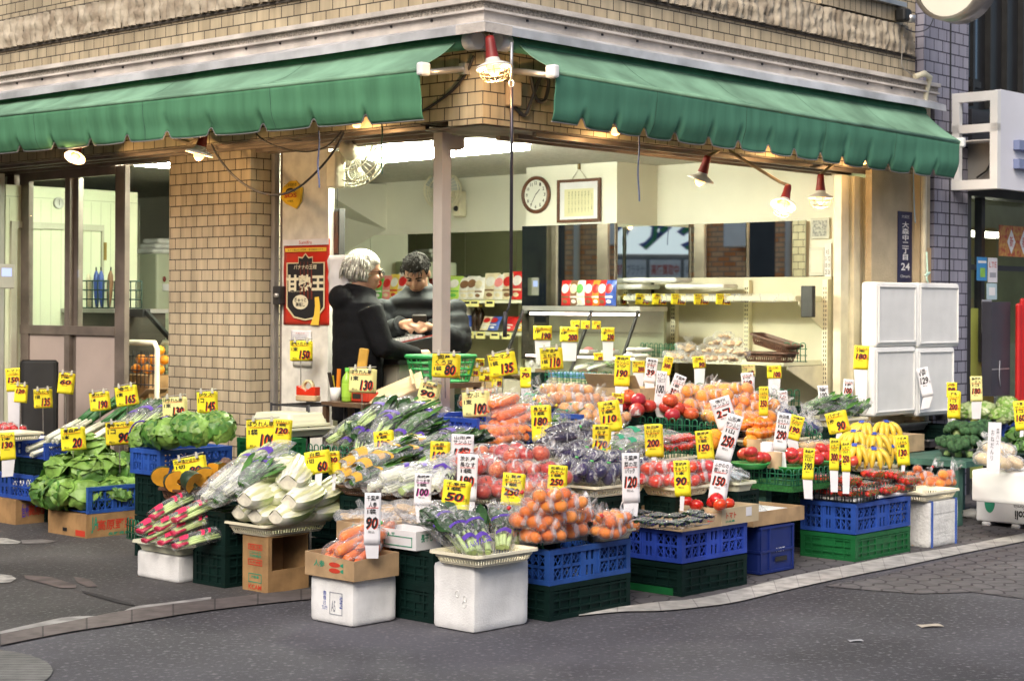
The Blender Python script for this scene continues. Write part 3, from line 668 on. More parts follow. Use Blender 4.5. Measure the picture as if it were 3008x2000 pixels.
poster('poster',2902,757,2928,830,PS-.001,'white notice reading LTE in red beside the blue poster',WCARD,lines=[('LTE',.5,.72,.8,.22,REDI),('#',.5,.3,.7,.2,GREYI)])
poster('poster',2898,832,2927,880,PS-.001,'pale blue notice below the LTE sheet',M('pale_blue',(.45,.6,.65),.6,.1,5),lines=[('#',.5,.5,.6,.5,WHITEI)])
po=poster('poster',2934,661,3030,757,PS-.001,'red and gold new year poster with white diamonds on the shop glass',M('red_gold_print',(.42,.05,.03),.5,.25,30,col2=(.60,.35,.08)),lines=[])
for k,ch in enumerate('新春'):
 mb=MB();a=onR(2934,700,PS)[0];w=onR(3030,700,PS)[0]-a;cx=w*(.36+.38*k)
 mb.add([(cx-.07,-.006,.115),(cx,-.006,.02),(cx+.07,-.006,.115),(cx,-.006,.215)],[(0,1,2,3)],0);mb.text(ch,Matrix.Translation((cx,-.0075,.117)),.06,.085,1);part('diamond',mb,[WHITEI,REDI],po)
a,z1=onR(2913,886,PS-.1);b=onR(2968,886,PS-.1)[0]
mb=MB();mb.bx((a,PS-.10,.75),(b,PS-.02,z1),0);mb.bx((a+.01,PS-.105,.95),(b-.02,PS-.1005,.96),1);mb.tube([(a+.12,PS-.108,1.02),(a+.11,PS-.11,.9),(a+.13,PS-.11,.82)],.004,2,5)
solo('poster_stand',mb,[M('dark_stand',(.05,.05,.065),.4,.1,5),ALU,GREYI],'dark advertising board with a hanging white cable in front of the neighbouring shop','sign board',BF)
mb=MB();a=onR(2988,850,PS-.15)[0];mb.bx((a,PS-.17,.4),(a+.06,PS-.13,1.46),0);mb.bx((a+.061,PS-.168,.4),(a+.5,PS-.135,1.5),0)
o=solo('banner',mb,M('red_banner',(.55,.015,.015),.5,.1,5),'plain bright red upright banner at the edge of the neighbouring shop','banner',BF);bev(o,.02)
a,z1=onR(2884,880,PS-.002);b=onR(2912,880,PS-.002)[0];z0=onR(2900,978,PS-.002)[1]
mb=MB();mb.bx((a,PS-.006,z0),(b,PS-.002,z1),0);mb.text('T\n米',Matrix.Translation(((a+b)/2,PS-.008,(z0+z1)/2)),(b-a)*.6,(z1-z0)*.7,1)
solo('sticker',mb,[GREYI,M('lime_lettering',(.55,.58,.2),.6,0)],'blue grey sticker with pale lettering on the lime panel','sticker',BF)
# ------------------------------------------------------------------ across the left street: what the mirrors show
ac=thing('brick_building','orange brick building across the side street seen in the shop mirrors','building',BF)
mb=MB();mb.bx((-8,3.5,0),(-7,9.2,7));part('brick_wall',mb,ORNG,ac,None,True)
mb=MB();mb.bx((-8,9.2,0),(-7.2,20,7),0);part('dark_shopfront',mb,M('dark_shopfront',(.03,.03,.035),.4,.2,3),ac)
mb=MB();mb.tube([(-6.93,8.9,0),(-6.93,8.9,6)],.05,0,8);part('downpipe',mb,WHITE,ac)
mb=MB();mb.rbox((-6.99,7.9,2.3),(-6.7,8.4,2.75),.03);part('aircon_unit',mb,WPLAST,ac)
sb=thing('street_building','grey shop building with a white sign, reflected in the mirror corner','building',Matrix.Translation((0,-4.2,0)))
mb=MB();mb.bx((-14,-6,0),(15,0,6.2));part('facade',mb,M('grey_facade',(.20,.20,.21),.8,.15,3),sb)
mb=MB();mb.bx((-2.6,.001,.3),(2.4,.05,2.3));part('shopfront',mb,M('steel_shopfront',(.10,.12,.15),.3,.2,3),sb)
sg=thing('shop_sign','white shop sign with green and blue lettering reflected in the mirrors','sign',Matrix.Translation((-.35,-4.15,2.36))@Matrix.Rotation(math.pi,4,'Z'))
mb=MB();mb.bx((-2.4,-.06,0),(2.4,.0,1.3));part('board',mb,M('sign_white_added_glow',(.80,.86,.95),emit=.55),sg)  # glow added to the board so its mirror image reads bright
for k,mm in((0,BLUEI),(1,M('sign_green',(.02,.28,.10),.5,.1,5))):mb=MB();mb.text('アクアクア',Matrix.Translation((0,-.063-.003*k,.40)),3.6,.66,0,off=.06-.05*k);part('lettering',mb,mm,sg)
for k in range(4):
 tx,mm=(('高価買取中',REDI),('金・プラチナ',GREYI))[k%2]
 t=thing('notice',['leftmost red notice reading 高価買取中 seen in the mirror corner','grey lettered notice between the red ones in the mirror corner','second red notice reading 高価買取中 seen in the mirror corner','last grey lettered notice in the mirror corner'][k],'notice',Matrix.Translation((.75-k*.62,-4.13,1.9))@Matrix.Rotation(math.pi,4,'Z'))
 mb=MB();mb.bx((-.28,-.01,0),(.28,.005,.36));part('sheet',mb,WCARD,t);mb=MB();mb.text(tx,Matrix.Translation((0,-.012,.18)),.50,.2,0,off=.02);part('lettering',mb,mm,t)
# ------------------------------------------------------------------ lamps
def glow(t,z,e):
 l=bpy.data.lights.new('lamp_light','POINT');l.energy=e;l.color=(1,.60,.26);l.shadow_soft_size=.02;o=bpy.data.objects.new('lamp_light',l);COL.objects.link(o);o.parent=t;o.location=(0,0,z)
def lamp(label,head,tip,kind='cage',on=True,arm=None,k=1.):
 d=(V(tip)-V(head));Ls=d.length;q=V((0,0,-1)).rotation_difference(d.normalized()).to_matrix().to_4x4()
 t=thing('clamp_lamp',label,'lamp',Matrix.Translation(V(head))@q@Matrix.Scale(k,4))
 Ls/=k
 mb=MB();mb.lathe([(0,.0),(.022,0),(.026,-.02),(.028,-.06),(.036,-.12),(.037,-.125),(0,-.125)],14);part('socket',mb,LAMPRED,t)
 mb=MB();mb.lathe([(.036,-.118),(.040,-.135),(.060,-.146),(.090,-.160),(.095,-.172),(.089,-.172),(.055,-.153),(.034,-.14)],20);part('reflector',mb,LAMPW,t)
 mb=MB();mb.ell((0,0,-.172),(.036,.036,.042),0,16,10);part('bulb',mb,BULB,t);glow(t,-.232,7.)
 if kind=='cage':
  mb=MB()
  for i in range(8):
   a=math.pi*2*i/8;pts=[(.078*math.cos(a),.078*math.sin(a),-.172),(.076*math.cos(a),.076*math.sin(a),-.205),(.055*math.cos(a),.055*math.sin(a),-.235),(.0,0,-.247)]
   mb.tube(pts,.0022,0,4,False)
  for r,z in((.077,-.195),(.058,-.232)):mb.tube([(r*math.cos(2*math.pi*i/16),r*math.sin(2*math.pi*i/16),z)for i in range(17)],.0022,0,4,False)
  part('wire_cage',mb,M('cage_wire',(.5,.42,.3),.4,.1,9,metal=.5),t)
 if arm:
  iv=t.matrix_world.inverted();mb=MB();mb.tube([iv@V(p)for p in arm],.011/k,0,8);part('arm',mb,M('lamp_arm',(.25,.19,.12),.5,.2,9,metal=.4),t)
 return t
def pL(px,py,t):s,z=onL(px,py,t);return st(t,s,z)
def pR(px,py,s):t,z=onR(px,py,s);return st(t,s,z)
lamp('caged lamp glowing at the building corner between the two awnings',at(1438,108,9.12),at(1450,200,9.10),arm=[at(1438,108,9.12),at(1425,95,9.2),at(1420,92,9.4)],k=1.0)
lamp('white topped lamp with red socket hanging before the brick pillar',at(603,378,10.75),at(586,450,10.75),'plain',arm=[pL(603,388,-.12),pL(560,420,-.05),pL(500,405,.02)],k=.95)
lamp('overexposed lamp shining under the left awning before the sliding doors',at(236,420,11.6),at(214,480,11.5),'plain',arm=[at(236,420,11.6),at(250,405,11.75)],k=.75)
lamp('dark reflector lamp facing down under the right awning',at(2080,458,10.9),at(2054,540,10.93),'plain',arm=[at(2080,458,10.9),pR(2100,450,0),pR(2150,420,.05)],k=.92)
lamp('caged lamp tilted forward on a long bent arm',at(2316,545,11.2),at(2292,640,11.1),arm=[pR(2095,415,.05),pR(2200,480,-.05),pR(2290,535,-.11),at(2316,545,11.2)],k=.9)
lamp('caged lamp hanging straight beside the folded shutter',pR(2411,512,-.02),pR(2410,600,-.02),arm=[pR(2411,512,-.02),pR(2440,490,0),pR(2490,455,.05)],k=.95)
def bulb(label,px,py,p,k=1.):
 t=thing('reflector_bulb',label,'light bulb',Matrix.Translation(p)@Matrix.Scale(k,4))
 mb=MB();mb.lathe([(0,.07),(.014,.07),(.016,.035),(.020,.03)],12);part('base',mb,LAMPW,t)
 mb=MB();mb.lathe([(.018,.032),(.030,.005),(.034,-.01),(.028,-.02),(0,-.026)],16);part('glass',mb,BULBS,t);glow(t,-.045,2.);return t
for lb,px,py,f,pl,k in(('small glowing bulb under the left awning near the corner',1048,366,pL,-.1,.75),('small glowing bulb under the right awning above the framed certificate',1808,388,pR,-.1,.8),('small bulb half hidden by the right awning frill',2306,442,pR,-.12,.95),('small pink glowing bulb near the end of the right awning',2534,474,pR,-.12,.9)):bulb(lb,px,py,f(px,py,pl),k)
def cable(label,pts,r,mat,name='power_cable',cat='cable',n=6):
 mb=MB();P_=[V(p)for p in pts];out=[]
 for i in range(len(P_)-1):
  a,b,c,d=P_[max(i-1,0)],P_[i],P_[i+1],P_[min(i+2,len(P_)-1)]
  for k in range(n):u=k/n;out.append(.5*(2*b+(c-a)*u+(2*a-5*b+4*c-d)*u*u+(3*b-a-3*c+d)*u**3))
 mb.tube(out+[P_[-1]],r,0,6);return solo(name,mb,mat,label,cat,Matrix())
cable('black cable sagging from the pillar lamp past the yellow SOS sign',[pL(x,y,.02-.0)for x,y in((612,400),(640,460),(690,520),(750,560),(810,573),(870,555),(930,505),(980,445),(1012,385))],.007,IRON)
cable('thin black cable dipping under the left awning',[pL(x,y,.0)for x,y in((742,378),(770,410),(830,436),(900,446),(960,430),(1005,385))],.005,IRON)
cable('black cable slanting over the tiles beside the corner',[pL(x,y,-.012)for x,y in((1392,165),(1370,215),(1330,265),(1270,310),(1225,335))],.008,IRON)
cable('coil of black cables on the tiles right of the corner lamp',[pR(x,y,-.02)for x,y in((1560,225),(1575,290),(1600,295),(1612,240),(1590,225),(1560,300),(1540,340),(1500,300))],.011,IRON)
for lb,x,y0,y1,f,pl,m in(('blue cord dangling in front of the white side panel',936,385,552,pL,-.2,'b'),('dark green cord dangling left of the corner post',1121,360,512,pL,-.15,'g'),('blue cord dangling under the right awning',1876,385,592,pR,-.2,'b')):
 cable(lb,[f(x+2*math.sin(k),y0+(y1-y0)*k/8,pl)for k in range(9)],.005,M('blue_cord',(.10,.14,.30),.8,.2,30)if m=='b' else M('green_cord',(.04,.09,.06),.8,.2,30),'cord','cord')
t=thing('awning_crank','long black awning crank rod hanging from the corner','awning crank',Matrix())
mb=MB();mb.tube([at(1503,125,9.12),at(1502,235,9.12)],.008,0,8);mb.tube([at(1503+7*math.sin(a*.7),246-11*math.cos(a*.7),9.12)for a in range(10)],.005,0,6);part('hook',mb,ALU,t)
mb=MB();mb.tube([at(1503,256,9.12),at(1503,420,9.12),at(1501,870,9.12)],.009,0,8);part('rod',mb,M('crank_rod',(.05,.045,.06),.3,.2,9,metal=.4),t)
mb=MB();mb.tube([at(1501,870,9.12),at(1494,905,9.12),at(1485,920,9.12)],.006,0,8);mb.tube([at(1484,915,9.12),at(1483,990,9.12)],.011,0,8);part('handle',mb,IRON,t)
mb=MB();a,z=onR(1512,270,-.03);mb.rbox((a-.05,-.06,z-.08),(a+.03,-.001,z+.05),.01);solo('junction_box',mb,M('junction_beige',(.45,.33,.2),.5,.1,8),'small beige junction box on the tiles below the corner lamp','junction box',BF)
# wall lamp at the top right corner
p=pR(2655,45,-.08)
t=thing('floodlight','small dark floodlight on the tiles near the end of the stone band','lamp',fr(p))
mb=MB();mb.rbox((-.05,-.04,-.045),(.05,.05,.045),.02);part('housing',mb,BLACK,t);mb=MB();mb.lathe([(0,0),(.03,0),(.035,.05),(0,.055)],12,0,Matrix.Translation((.045,-.03,-.05)));part('head',mb,ALU,t)
cable('thin grey cable hanging from the floodlight to the pipe',[pR(x,y,-.03)for x,y in((2650,70),(2655,100),(2650,150),(2650,195),(2672,215),(2690,230))],.004,M('grey_cable',(.35,.33,.3),.6,.1,9),n=4)
cable('thin dark cable looping from the floodlight to the round sign',[pR(x,y,-.1)for x,y in((2660,85),(2690,95),(2725,85),(2742,55),(2748,20))],.004,IRON,n=4)
# ------------------------------------------------------------------ signs and papers on the white side panel
Y_=.498
def Lf(px,py):s,z=onL(px,py,Y_);return s,z
def panelT(px,py,t=Y_):
 s,z=onL(px,py,t);return BF@Matrix.Translation((t,s,z))@Matrix.Rotation(R(-90),4,'Z')
t=thing('hexagon_sign','yellow bent warning plate reading SOS on the white panel','sign',panelT(860,573));s1=abs(onL(829,573,Y_)[0]-onL(891,573,Y_)[0]);kz=11.0/5130
w,h=s1,84*kz
oc=[(-.5,-.1),(-.42,.30),(-.1,.5),(.2,.5),(.5,.22),(.45,-.25),(.22,-.5),(-.3,-.3)]
mb=MB();mb.add([(a*w,-.012+.006*math.sin(i),b*h)for i,(a,b)in enumerate(oc)]+[(a*w,-.002,b*h)for a,b in oc],[tuple(range(7,-1,-1)),tuple(range(8,16))]+[(i,(i+1)%8,8+(i+1)%8,8+i)for i in range(8)]);part('plate',mb,M('amber_plate',(.82,.52,.03),.5,.1,9),t)
mb=MB();mb.text('SOS',Matrix.Translation((0,-.021,-.02*h)),w*.6,h*.16,0,off=.02);mb.text('こどもSOSの家',Matrix.Translation((0,-.021,h*.36)),w*.6,h*.12,1);mb.text('大田区',Matrix.Translation((0,-.021,-h*.22)),w*.3,h*.07,1)
mb.patch(lambda u,v:V((w*.22*math.cos(math.pi*u)*(.75+.25*v),-.0215,h*(.10+.14*math.sin(math.pi*u)*(.55+.45*v)))),12,2,1);part('lettering',mb,[REDI,INK],t)
# poster
x0,z1=onL(834,703,.495);x1,z0=onL(967,953,.495)
w,h=abs(x0-x1),z1-z0
T=panelT(834,953,.495)
t=thing('banana_poster','red banana poster with black curtain picture and big white lettering','poster',T)
mb=MB();mb.patch(lambda u,v:V((u*w,-.003-.006*noise.noise(V((u*3,v*4,1))),v*h)),12,20);o=part('sheet',mb,M('poster_red',(.50,.025,.012),.3,.1,6,coat=.3),t);sol(o,.001)
def pp(pts,y):return[(a*w,y,b*h)for a,b in pts]
mb=MB();mb.add(pp([(0,.93),(1,.93),(1,1),(0,1)],-.0115),[(0,1,2,3)],0);mb.add(pp([(.05,.855),(.95,.855),(.95,.90),(.05,.90)],-.0115),[(0,1,2,3)],1)
shield=[(.08,.2),(.08,.73),(.34,.73),(.34,.80),(.43,.79),(.5,.84),(.57,.79),(.66,.80),(.66,.73),(.92,.73),(.92,.2),(.75,.08),(.5,.05),(.25,.08)]
mb.add(pp(shield,-.0118),[tuple(range(len(shield)))],2);mb.add([((a-.5)*.93*w+.5*w,-.0122,(b-.45)*.95*h+.45*h)for a,b in shield],[tuple(range(len(shield)))],3)
for i in range(4):mb.add(pp([(.38+i*.08,.3),(.42+i*.08,.3),(.40+i*.08,.74),(.385+i*.08,.74)],-.0126),[(0,1,2,3)],4)
part('print',mb,[WCARD,GOLD,M('cream_outline',(.65,.55,.33),.5,.05,5),INK,M('maroon_curtain',(.14,.02,.01),.5,.2,9)],t)
mb=MB();mb.text('バナナの王様',Matrix.Translation((.5*w,-.014,.675*h)),w*.5,h*.055,0,off=.01);mb.text('甘熟王',Matrix.Translation((.5*w,-.014,.49*h)),w*.84,h*.2,0,off=.045);mb.text('かんじゅくおう',Matrix.Translation((.27*w,-.014,.39*h)),w*.24,h*.022,0)
mb.text('甘さで選ぶなら完熟・高地栽培バナナ',Matrix.Translation((.5*w,-.014,.877*h)),w*.78,h*.024,1);mb.text('Sumifru',Matrix.Translation((.5*w,-.014,.963*h)),w*.28,h*.04,2)
mb.add([((.4+.17*math.cos(a*.314))*w,-.0135,(.265+.085*math.sin(a*.314))*h)for a in range(20)],[tuple(range(20))],0);mb.text('ぎゅっと\n美味し',Matrix.Translation((.4*w,-.015,.265*h)),w*.26,h*.11,1,off=.015)
part('lettering',mb,[M('cream_lettering',(.74,.68,.48),.5,.04,5),INK,REDI],t)
mb=MB();bn=[(.62,.0),(.70,.12),(.72,.22),(.71,.32),(.80,.33),(.83,.22),(.82,.1),(.80,0)]
mb.add(pp(bn,-.0142),[tuple(range(len(bn)))],0);part('banana_picture',mb,[GOLD],t)
def paper(name,px0,py0,px1,py1,pl,label,mat,cat,curl=.01,extra=None,th=.002):
 x0,z1=onL(px0,py0,pl);x1,z0=onL(px1,py1,pl);w,h=abs(x0-x1),z1-z0
 t=thing(name,label,cat,panelT(px0,py1,pl));mb=MB();mb.patch(lambda u,v:V((u*w,-.003-curl*abs(noise.noise(V((u*2,v*3,px0)))),v*h)),8,8);o=part('sheet',mb,mat,t);sol(o,th)
 if extra:extra(t,w,h)
 return t
def nl(t,w,h):mb=MB();mb.text('お知らせ',Matrix.Translation((w/2,-.012,h*.72)),w*.45,h*.12,0);[mb.bx((w*.12,-.0125,h*(.5-.14*i)),(w*.85,-.012,h*(.53-.14*i)),1)for i in range(3)];part('lettering',mb,[REDI,GREYI],t)
paper('notice',856,968,915,1000,.493,'small white notice pinned under the banana poster',WCARD,'notice',.004,nl)
paper('notice',862,1000,916,1076,.4945,'grey paper sheet hanging behind the 150 yen card',M('grey_paper',(.55,.53,.47),.7,.06,5),'notice',.004)
paper('paper_sheet',968,750,1030,880,.44,'large white paper curling off the end of the white panel',M('curled_paper',(.66,.65,.66),.7,.06,4),'paper',.05)
s_,z_=onL(830,868,.5)
mb=MB();mb.rbox((.44,s_-.04,z_-.06),(.499,s_+.03,z_+.06),.008,0);mb.lathe([(0,-.02),(.014,-.02),(.014,0)],12,1,Matrix.Translation((.44,s_-.02,z_))@Matrix.Rotation(R(90),4,'Y'));solo('lock_box',mb,[DARKST,ALU],'dark metal lock box on the edge of the white panel','lock',BF)
s0,z1=onL(972,613,.55);s1,z0=onL(996,753,.55)
mb=MB();mb.bx((.55,s1,z0),(.60,s0,z1),0);mb.bx((.545,s1+.01,z0+.02),(.5495,s0-.01,z1-.02),1);mb.tube([(.57,(s0+s1)/2,z1),(.57,(s0+s1)/2,z1+.28)],.003,0,4);solo('wooden_plaque',mb,[BLACK,WOODD],'narrow dark wooden plaque hanging beside the white panel','plaque',BF)
t=thing('receipt_clip','bundle of white receipts hanging beside the old shopkeeper','receipts',panelT(982,955,.53))
for k in range(5):
 mb=MB();mb.patch(lambda u,v:V((.008*k+u*.03,-.01-k*.006+.008*math.sin(v*3+k),v*.095+.004*k)),2,6);o=part('slip',mb,M('receipt',(.62,.58,.62),.7,.08,6),t);sol(o,.001)
# address plate on the stucco pier
x0,z1=onR(2637,620,-.0);x1,z0=onR(2677,838,0);w,h=x1-x0,z1-z0
t=thing('address_plate','navy street address plate with white characters reading 大森中二丁目 24','sign',BF@Matrix.Translation((x0,0,z0)))
mb=MB();mb.rbox((0,-.006,0),(w,.003,h),.004);part('plate',mb,M('navy_plate',(.012,.018,.075),.35,.1,5),t)
mb=MB();mb.text('大田区',Matrix.Translation((w/2,-.008,h*.93)),w*.55,h*.045,0);mb.text('大\n森\n中\n二\n丁\n目',Matrix.Translation((w/2,-.008,h*.60)),w*.5,h*.52,0,off=.02);mb.text('24',Matrix.Translation((w/2,-.008,h*.25)),w*.62,h*.10,0,off=.02);mb.text('Omori-',Matrix.Translation((w/2,-.008,h*.12)),w*.7,h*.04,0);part('lettering',mb,WHITEI,t)
mb=MB();mb.bx((pr(2722,-.06),-.062,.9),(pr(2735,-.06),-.051,1.86));solo('wooden_batten',mb,CARDL,'plain wooden batten leaning on the pier beside the drain pipe','batten',BF)
cable('pale blue cord hanging down the end of the stucco pier',[pR(x,y,-.09)for x,y in((2683,500),(2684,560),(2686,620),(2689,655))],.005,M('pale_blue_cord',(.25,.42,.6),.7,.1,9),'cord','cord',4)
# styrofoam boxes standing on end by the pier
for i,(x0,y0,x1,y1,lb)in enumerate(((2574,828,2694,1016,'white styrofoam lid standing upright, upper one nearest the shutter'),(2697,830,2818,1018,'white styrofoam lid standing upright, upper one with the knotted cord'),(2568,1020,2690,1215,'white styrofoam lid standing upright, lower one nearest the shutter'),(2694,1022,2804,1215,'white styrofoam lid standing upright, lower one nearest the drain pipe'))):
 s=-.26;a,z1=onR(x0,y0,s);b,z0=onR(x1,y1,s);w,h=b-a,z1-z0
 t=thing('styrofoam_sheet',lb.replace(' lid ',' panel '),'styrofoam panel',BF@Matrix.Translation((a,s,z0)),'styrofoam panels stacked by the pier')
 mb=MB();mb.bx((0,0,0),(w,.12,h));o=part('shell',mb,M('clean_styrofoam',(.80,.80,.78),.7,.04,8),t);bev(o,.02,3)
 mb=MB();r_=.025
 for a_,b_ in(((r_,-.010,r_),(w-r_,-.0005,r_+.012)),((r_,-.010,h-r_-.012),(w-r_,-.0005,h-r_)),((r_,-.010,r_+.0125),(r_+.012,-.0005,h-r_-.0125)),((w-r_-.012,-.010,r_+.0125),(w-r_,-.0005,h-r_-.0125))):mb.bx(a_,b_)
 o=part('raised_rim',mb,MATS['clean_styrofoam'],t);bev(o,.004)
cable('pale green knotted cord above the standing styrofoam panels',[pR(x,y,-.30)for x,y in((2722,740),(2724,800),(2718,808),(2732,800),(2722,812),(2726,830))],.006,M('mint_cord',(.45,.66,.56),.7,.1,9),'cord','cord',4)
# ------------------------------------------------------------------ inside the shop
def fixture(label,p,q):
 p,q=V(p),V(q);d=q-p;L_=d.length;yaw=math.atan2(d.y,d.x)
 t=thing('ceiling_lamp',label,'ceiling lamp',Matrix.Translation(p)@Matrix.Rotation(yaw,4,'Z'))
 mb=MB();mb.bx((0,-.06,.02),(L_,.06,.06));part('housing',mb,WPLAST,t)
 for y in(-.05,.05):
  mb=MB();mb.tube([(.03,y,.0),(L_-.03,y,.0)],.016,0,8);part('tube',mb,TUBE,t)
zl=2.42
fixture('fluorescent ceiling lamp running away from the street above the till',gz(1110,412,zl),gz(1290,450,zl))
fixture('long fluorescent ceiling lamp crossing behind the corner post',gz(1545,432,zl),gz(1095,472,zl))
fixture('fluorescent ceiling lamp seen through the gap left of the brick pillar',gz(360,476,zl),gz(560,492,zl))
def fan(label,c,axis,r,arm_to,dial=False):
 q=V((0,0,1)).rotation_difference(V(axis).normalized()).to_matrix().to_4x4();T=Matrix.Translation(V(c))@q
 t=thing('wall_fan',label,'fan',T);iv=T.inverted()
 mb=MB()
 for k,(rr,z)in enumerate(((r,.0),(r*.97,.035),(r*.97,-.035),(r*.6,.06),(r*.6,-.06))):mb.tube([(rr*math.cos(2*math.pi*i/28),rr*math.sin(2*math.pi*i/28),z)for i in range(29)],.0042,0,4,False)
 for i in range(30):
  a=2*math.pi*i/30;c_,s_=math.cos(a),math.sin(a)
  for sg in(1,-1):mb.tube([(.03*c_,.03*s_,.065*sg),(r*.6*c_,r*.6*s_,.06*sg),(r*.97*c_,r*.97*s_,.03*sg),(r*c_,r*s_,0)],.0017,0,3,False)
 part('cage',mb,CREAM,t)
 for i in range(3):
  mb=MB();a=i*2.09
  def bl(u,v,a=a):rr=.03+u*(r-.04);th=a+(v-.5)*(1.0-.3*u);return V((rr*math.cos(th),rr*math.sin(th),.025*(v-.5)*2))
  mb.patch(bl,6,5);part('blade',mb,M('fan_blade',(.40,.42,.40),.3,.05,5),t)
 mb=MB();mb.lathe([(0,-.07),(.04,-.075),(.055,-.10),(.05,-.17),(.035,-.19),(0,-.195)],16);mb.lathe([(0,.07),(.03,.07),(.03,.06)],12);part('motor',mb,CREAM,t)
 mb=MB();e=iv@V(arm_to);mb.tube([(0,0,-.14),(0,0,-.14)+V((e.x*.4,e.y*.4,(e.z+.14)*.4))if False else V((e.x*.4,e.y*.4,-.14+(e.z+.14)*.4)),e],.022,0,8);part('arm',mb,CREAM,t)
 w=V(arm_to);mb=MB();mb.T=iv@Matrix.Translation(w)@Matrix.Rotation(TH,4,'Z');mb.rbox((-.05,-.05,-.11),(.03,.05,.11),.015);part('base',mb,CREAM,t)
 if dial:mb=MB();mb.T=iv@Matrix.Translation(w)@Matrix.Rotation(TH-R(90),4,'Z');mb.lathe([(0,.012),(.02,.012),(.024,.0)],14,0,Matrix.Translation((0,-.052,-.04))@Matrix.Rotation(R(90),4,'X'));part('dial',mb,BLACK,t)
fan('cream wall fan tilted down at the end of the white panel',at(1052,478,10.75),V((.35,.75,-.5)),.165,at(990,500,10.7))
fan('cream wall fan half hidden behind the corner post',pL(1300,560,3.7),-dR*.8-dL*.3,.165,pL(1352,600,3.93),True)
# clock and framed certificate on the column
def colT(px,py):return panelT(px,py,3.495)
hh=13.3/5130
t=thing('wall_clock','round brown rimmed wall clock showing half past one','clock',colT(1577,573)@Matrix.Rotation(R(90),4,'X'))
mb=MB();mb.lathe([(.118,.012),(.126,.026),(.140,.03),(.148,.018),(.148,.0),(0,0)],40);part('rim',mb,WOODD,t)
mb=MB();mb.lathe([(0,.013),(.12,.013)],40);part('dial',mb,M('clock_dial',(.74,.74,.68),.5,.03,5),t)
T2=Matrix.Rotation(R(-90),4,'X')
mb=MB()
for k in range(1,13):a=R(90-30*k);mb.text(str(k),Matrix.Translation((.094*math.cos(a),.094*math.sin(a),.0145))@T2,.018 if k<10 else .026,.027,0,off=.02)
part('numerals',mb,INK,t)
for nm,a,l,w_ in(('hour_hand',R(90-47),.06,.006),('minute_hand',R(90-212),.095,.004)):mb=MB();mb.bar((0,0,.017),(l*math.cos(a),l*math.sin(a),.017),w_,.002);part(nm,mb,INK,t)
x0,z1=onL(1640,535,3.49);x1,z0=onL(1765,655,3.49);w,h=x0-x1,z1-z0
t=thing('framed_certificate','dark framed certificate hanging from a hook beside the wall clock','picture frame',panelT(1640,655,3.49))
mb=MB()
for a,b in(((0,-.02,0),(w,0,.022)),((0,-.02,h-.022),(w,0,h)),((0,-.0201,.0221),(.022,-.0001,h-.0221)),((w-.022,-.0201,.0221),(w,-.0001,h-.0221))):mb.bx(a,b)
part('frame',mb,WOODD,t);mb=MB();mb.bx((.022,-.008,.022),(w-.022,-.004,h-.022),0);mb.bx((.07,-.0095,.045),(w-.07,-.0085,h-.075),1);part('sheet',mb,[WCARD,M('certificate_cream',(.70,.66,.42),.6,.04,5)],t)
mb=MB()
for k in range(8):mb.text('感\n謝\nの\n心\nを\nこ\nめ\nて' if k else '心\nの\nこ\nと\n葉',Matrix.Translation((w-.085-k*(w-.17)/8,-.011,.5*h-.01)),.011,h*(.5 if k else .38),0)
part('lettering',mb,INK,t)
mb=MB();mb.tube([(w*.33,-.005,h),(w*.5,-.01,h+.085),(w*.67,-.005,h)],.002,0,4);mb.box((w*.5,-.01,h+.10),(.018,.016,.05));part('hook',mb,M('brass',(.25,.18,.08),.4,.2,9,metal=.7),t)
# right hand wall beside the mirrors
for nm,px0,py0,px1,py1,lb,txt in(('framed_picture',2383,643,2438,702,'framed crowd picture above the small certificate by the opening frame',None),('certificate',2380,728,2422,810,'small framed certificate with a yellow emblem beside the calendar',None),('calendar',2424,715,2442,860,'narrow calendar hanging by the opening frame','4 5\n11 12\n18 19\n25 26')):
 x0,z1=onL(px0,py0,3.99);x1,z0=onL(px1,py1,3.99);w,h=x0-x1,z1-z0
 t=thing(nm,lb,nm.replace('_',' '),panelT(px0,py1,3.99))
 mb=MB();mb.bx((0,-.012,0),(w,0,h),0);part('sheet',mb,M('pale_frame',(.55,.55,.48),.5,.1,5)if nm!='calendar' else WCARD,t)
 mb=MB()
 if txt:mb.text(txt,Matrix.Translation((w/2,-.0135,h*.62)),w*.8,h*.5,0)
 else:mb.bx((w*.12,-.0135,h*.12),(w*.88,-.0125,h*.88),0)
 part('print',mb,INK if txt else(M('crowd_print',(.16,.17,.17),.5,.5,60,col2=(.5,.5,.45))if nm[0]=='f' else M('cert_print',(.70,.70,.55),.5,.1,5)),t)
# ---- shelves with dry goods below the left mirrors
sh0,sh1=2.9,6.0
t=thing('wall_shelf','cream wall shelves with dry goods behind the till','shelf',BF)
for z in(1.465,1.205,.90):
 mb=MB();mb.bx((3.52,sh0,z-.025),(T4-.03,sh1,z),0);part('shelf_board',mb,CREAMG,t)
mb=MB();mb.bx((T4-.028,sh0,.1),(T4-.004,sh1,1.46));part('back_board',mb,M('shelf_back',(.33,.31,.22),.6,.1,3),t)
for s in(3.3,4.2,5.1):mb=MB();mb.bx((T4-.06,s,.1),(T4-.0285,s+.03,1.45));part('upright',mb,CREAMG,t)
for z,pxs in((1.44,(1372,1395,1440,1240,1195)),(1.18,(1358,1380,1413,1455,1490,1180))):
 for px in pxs:mb=MB();s=onL(px,900,3.515)[0];mb.bx((3.507,s-.05,z-.03),(3.512,s+.05,z+.025),0);mb.bx((3.506,s-.035,z-.005),(3.5068,s+.035,z+.012),1);part('price_label',mb,[PYEL,INK],t)
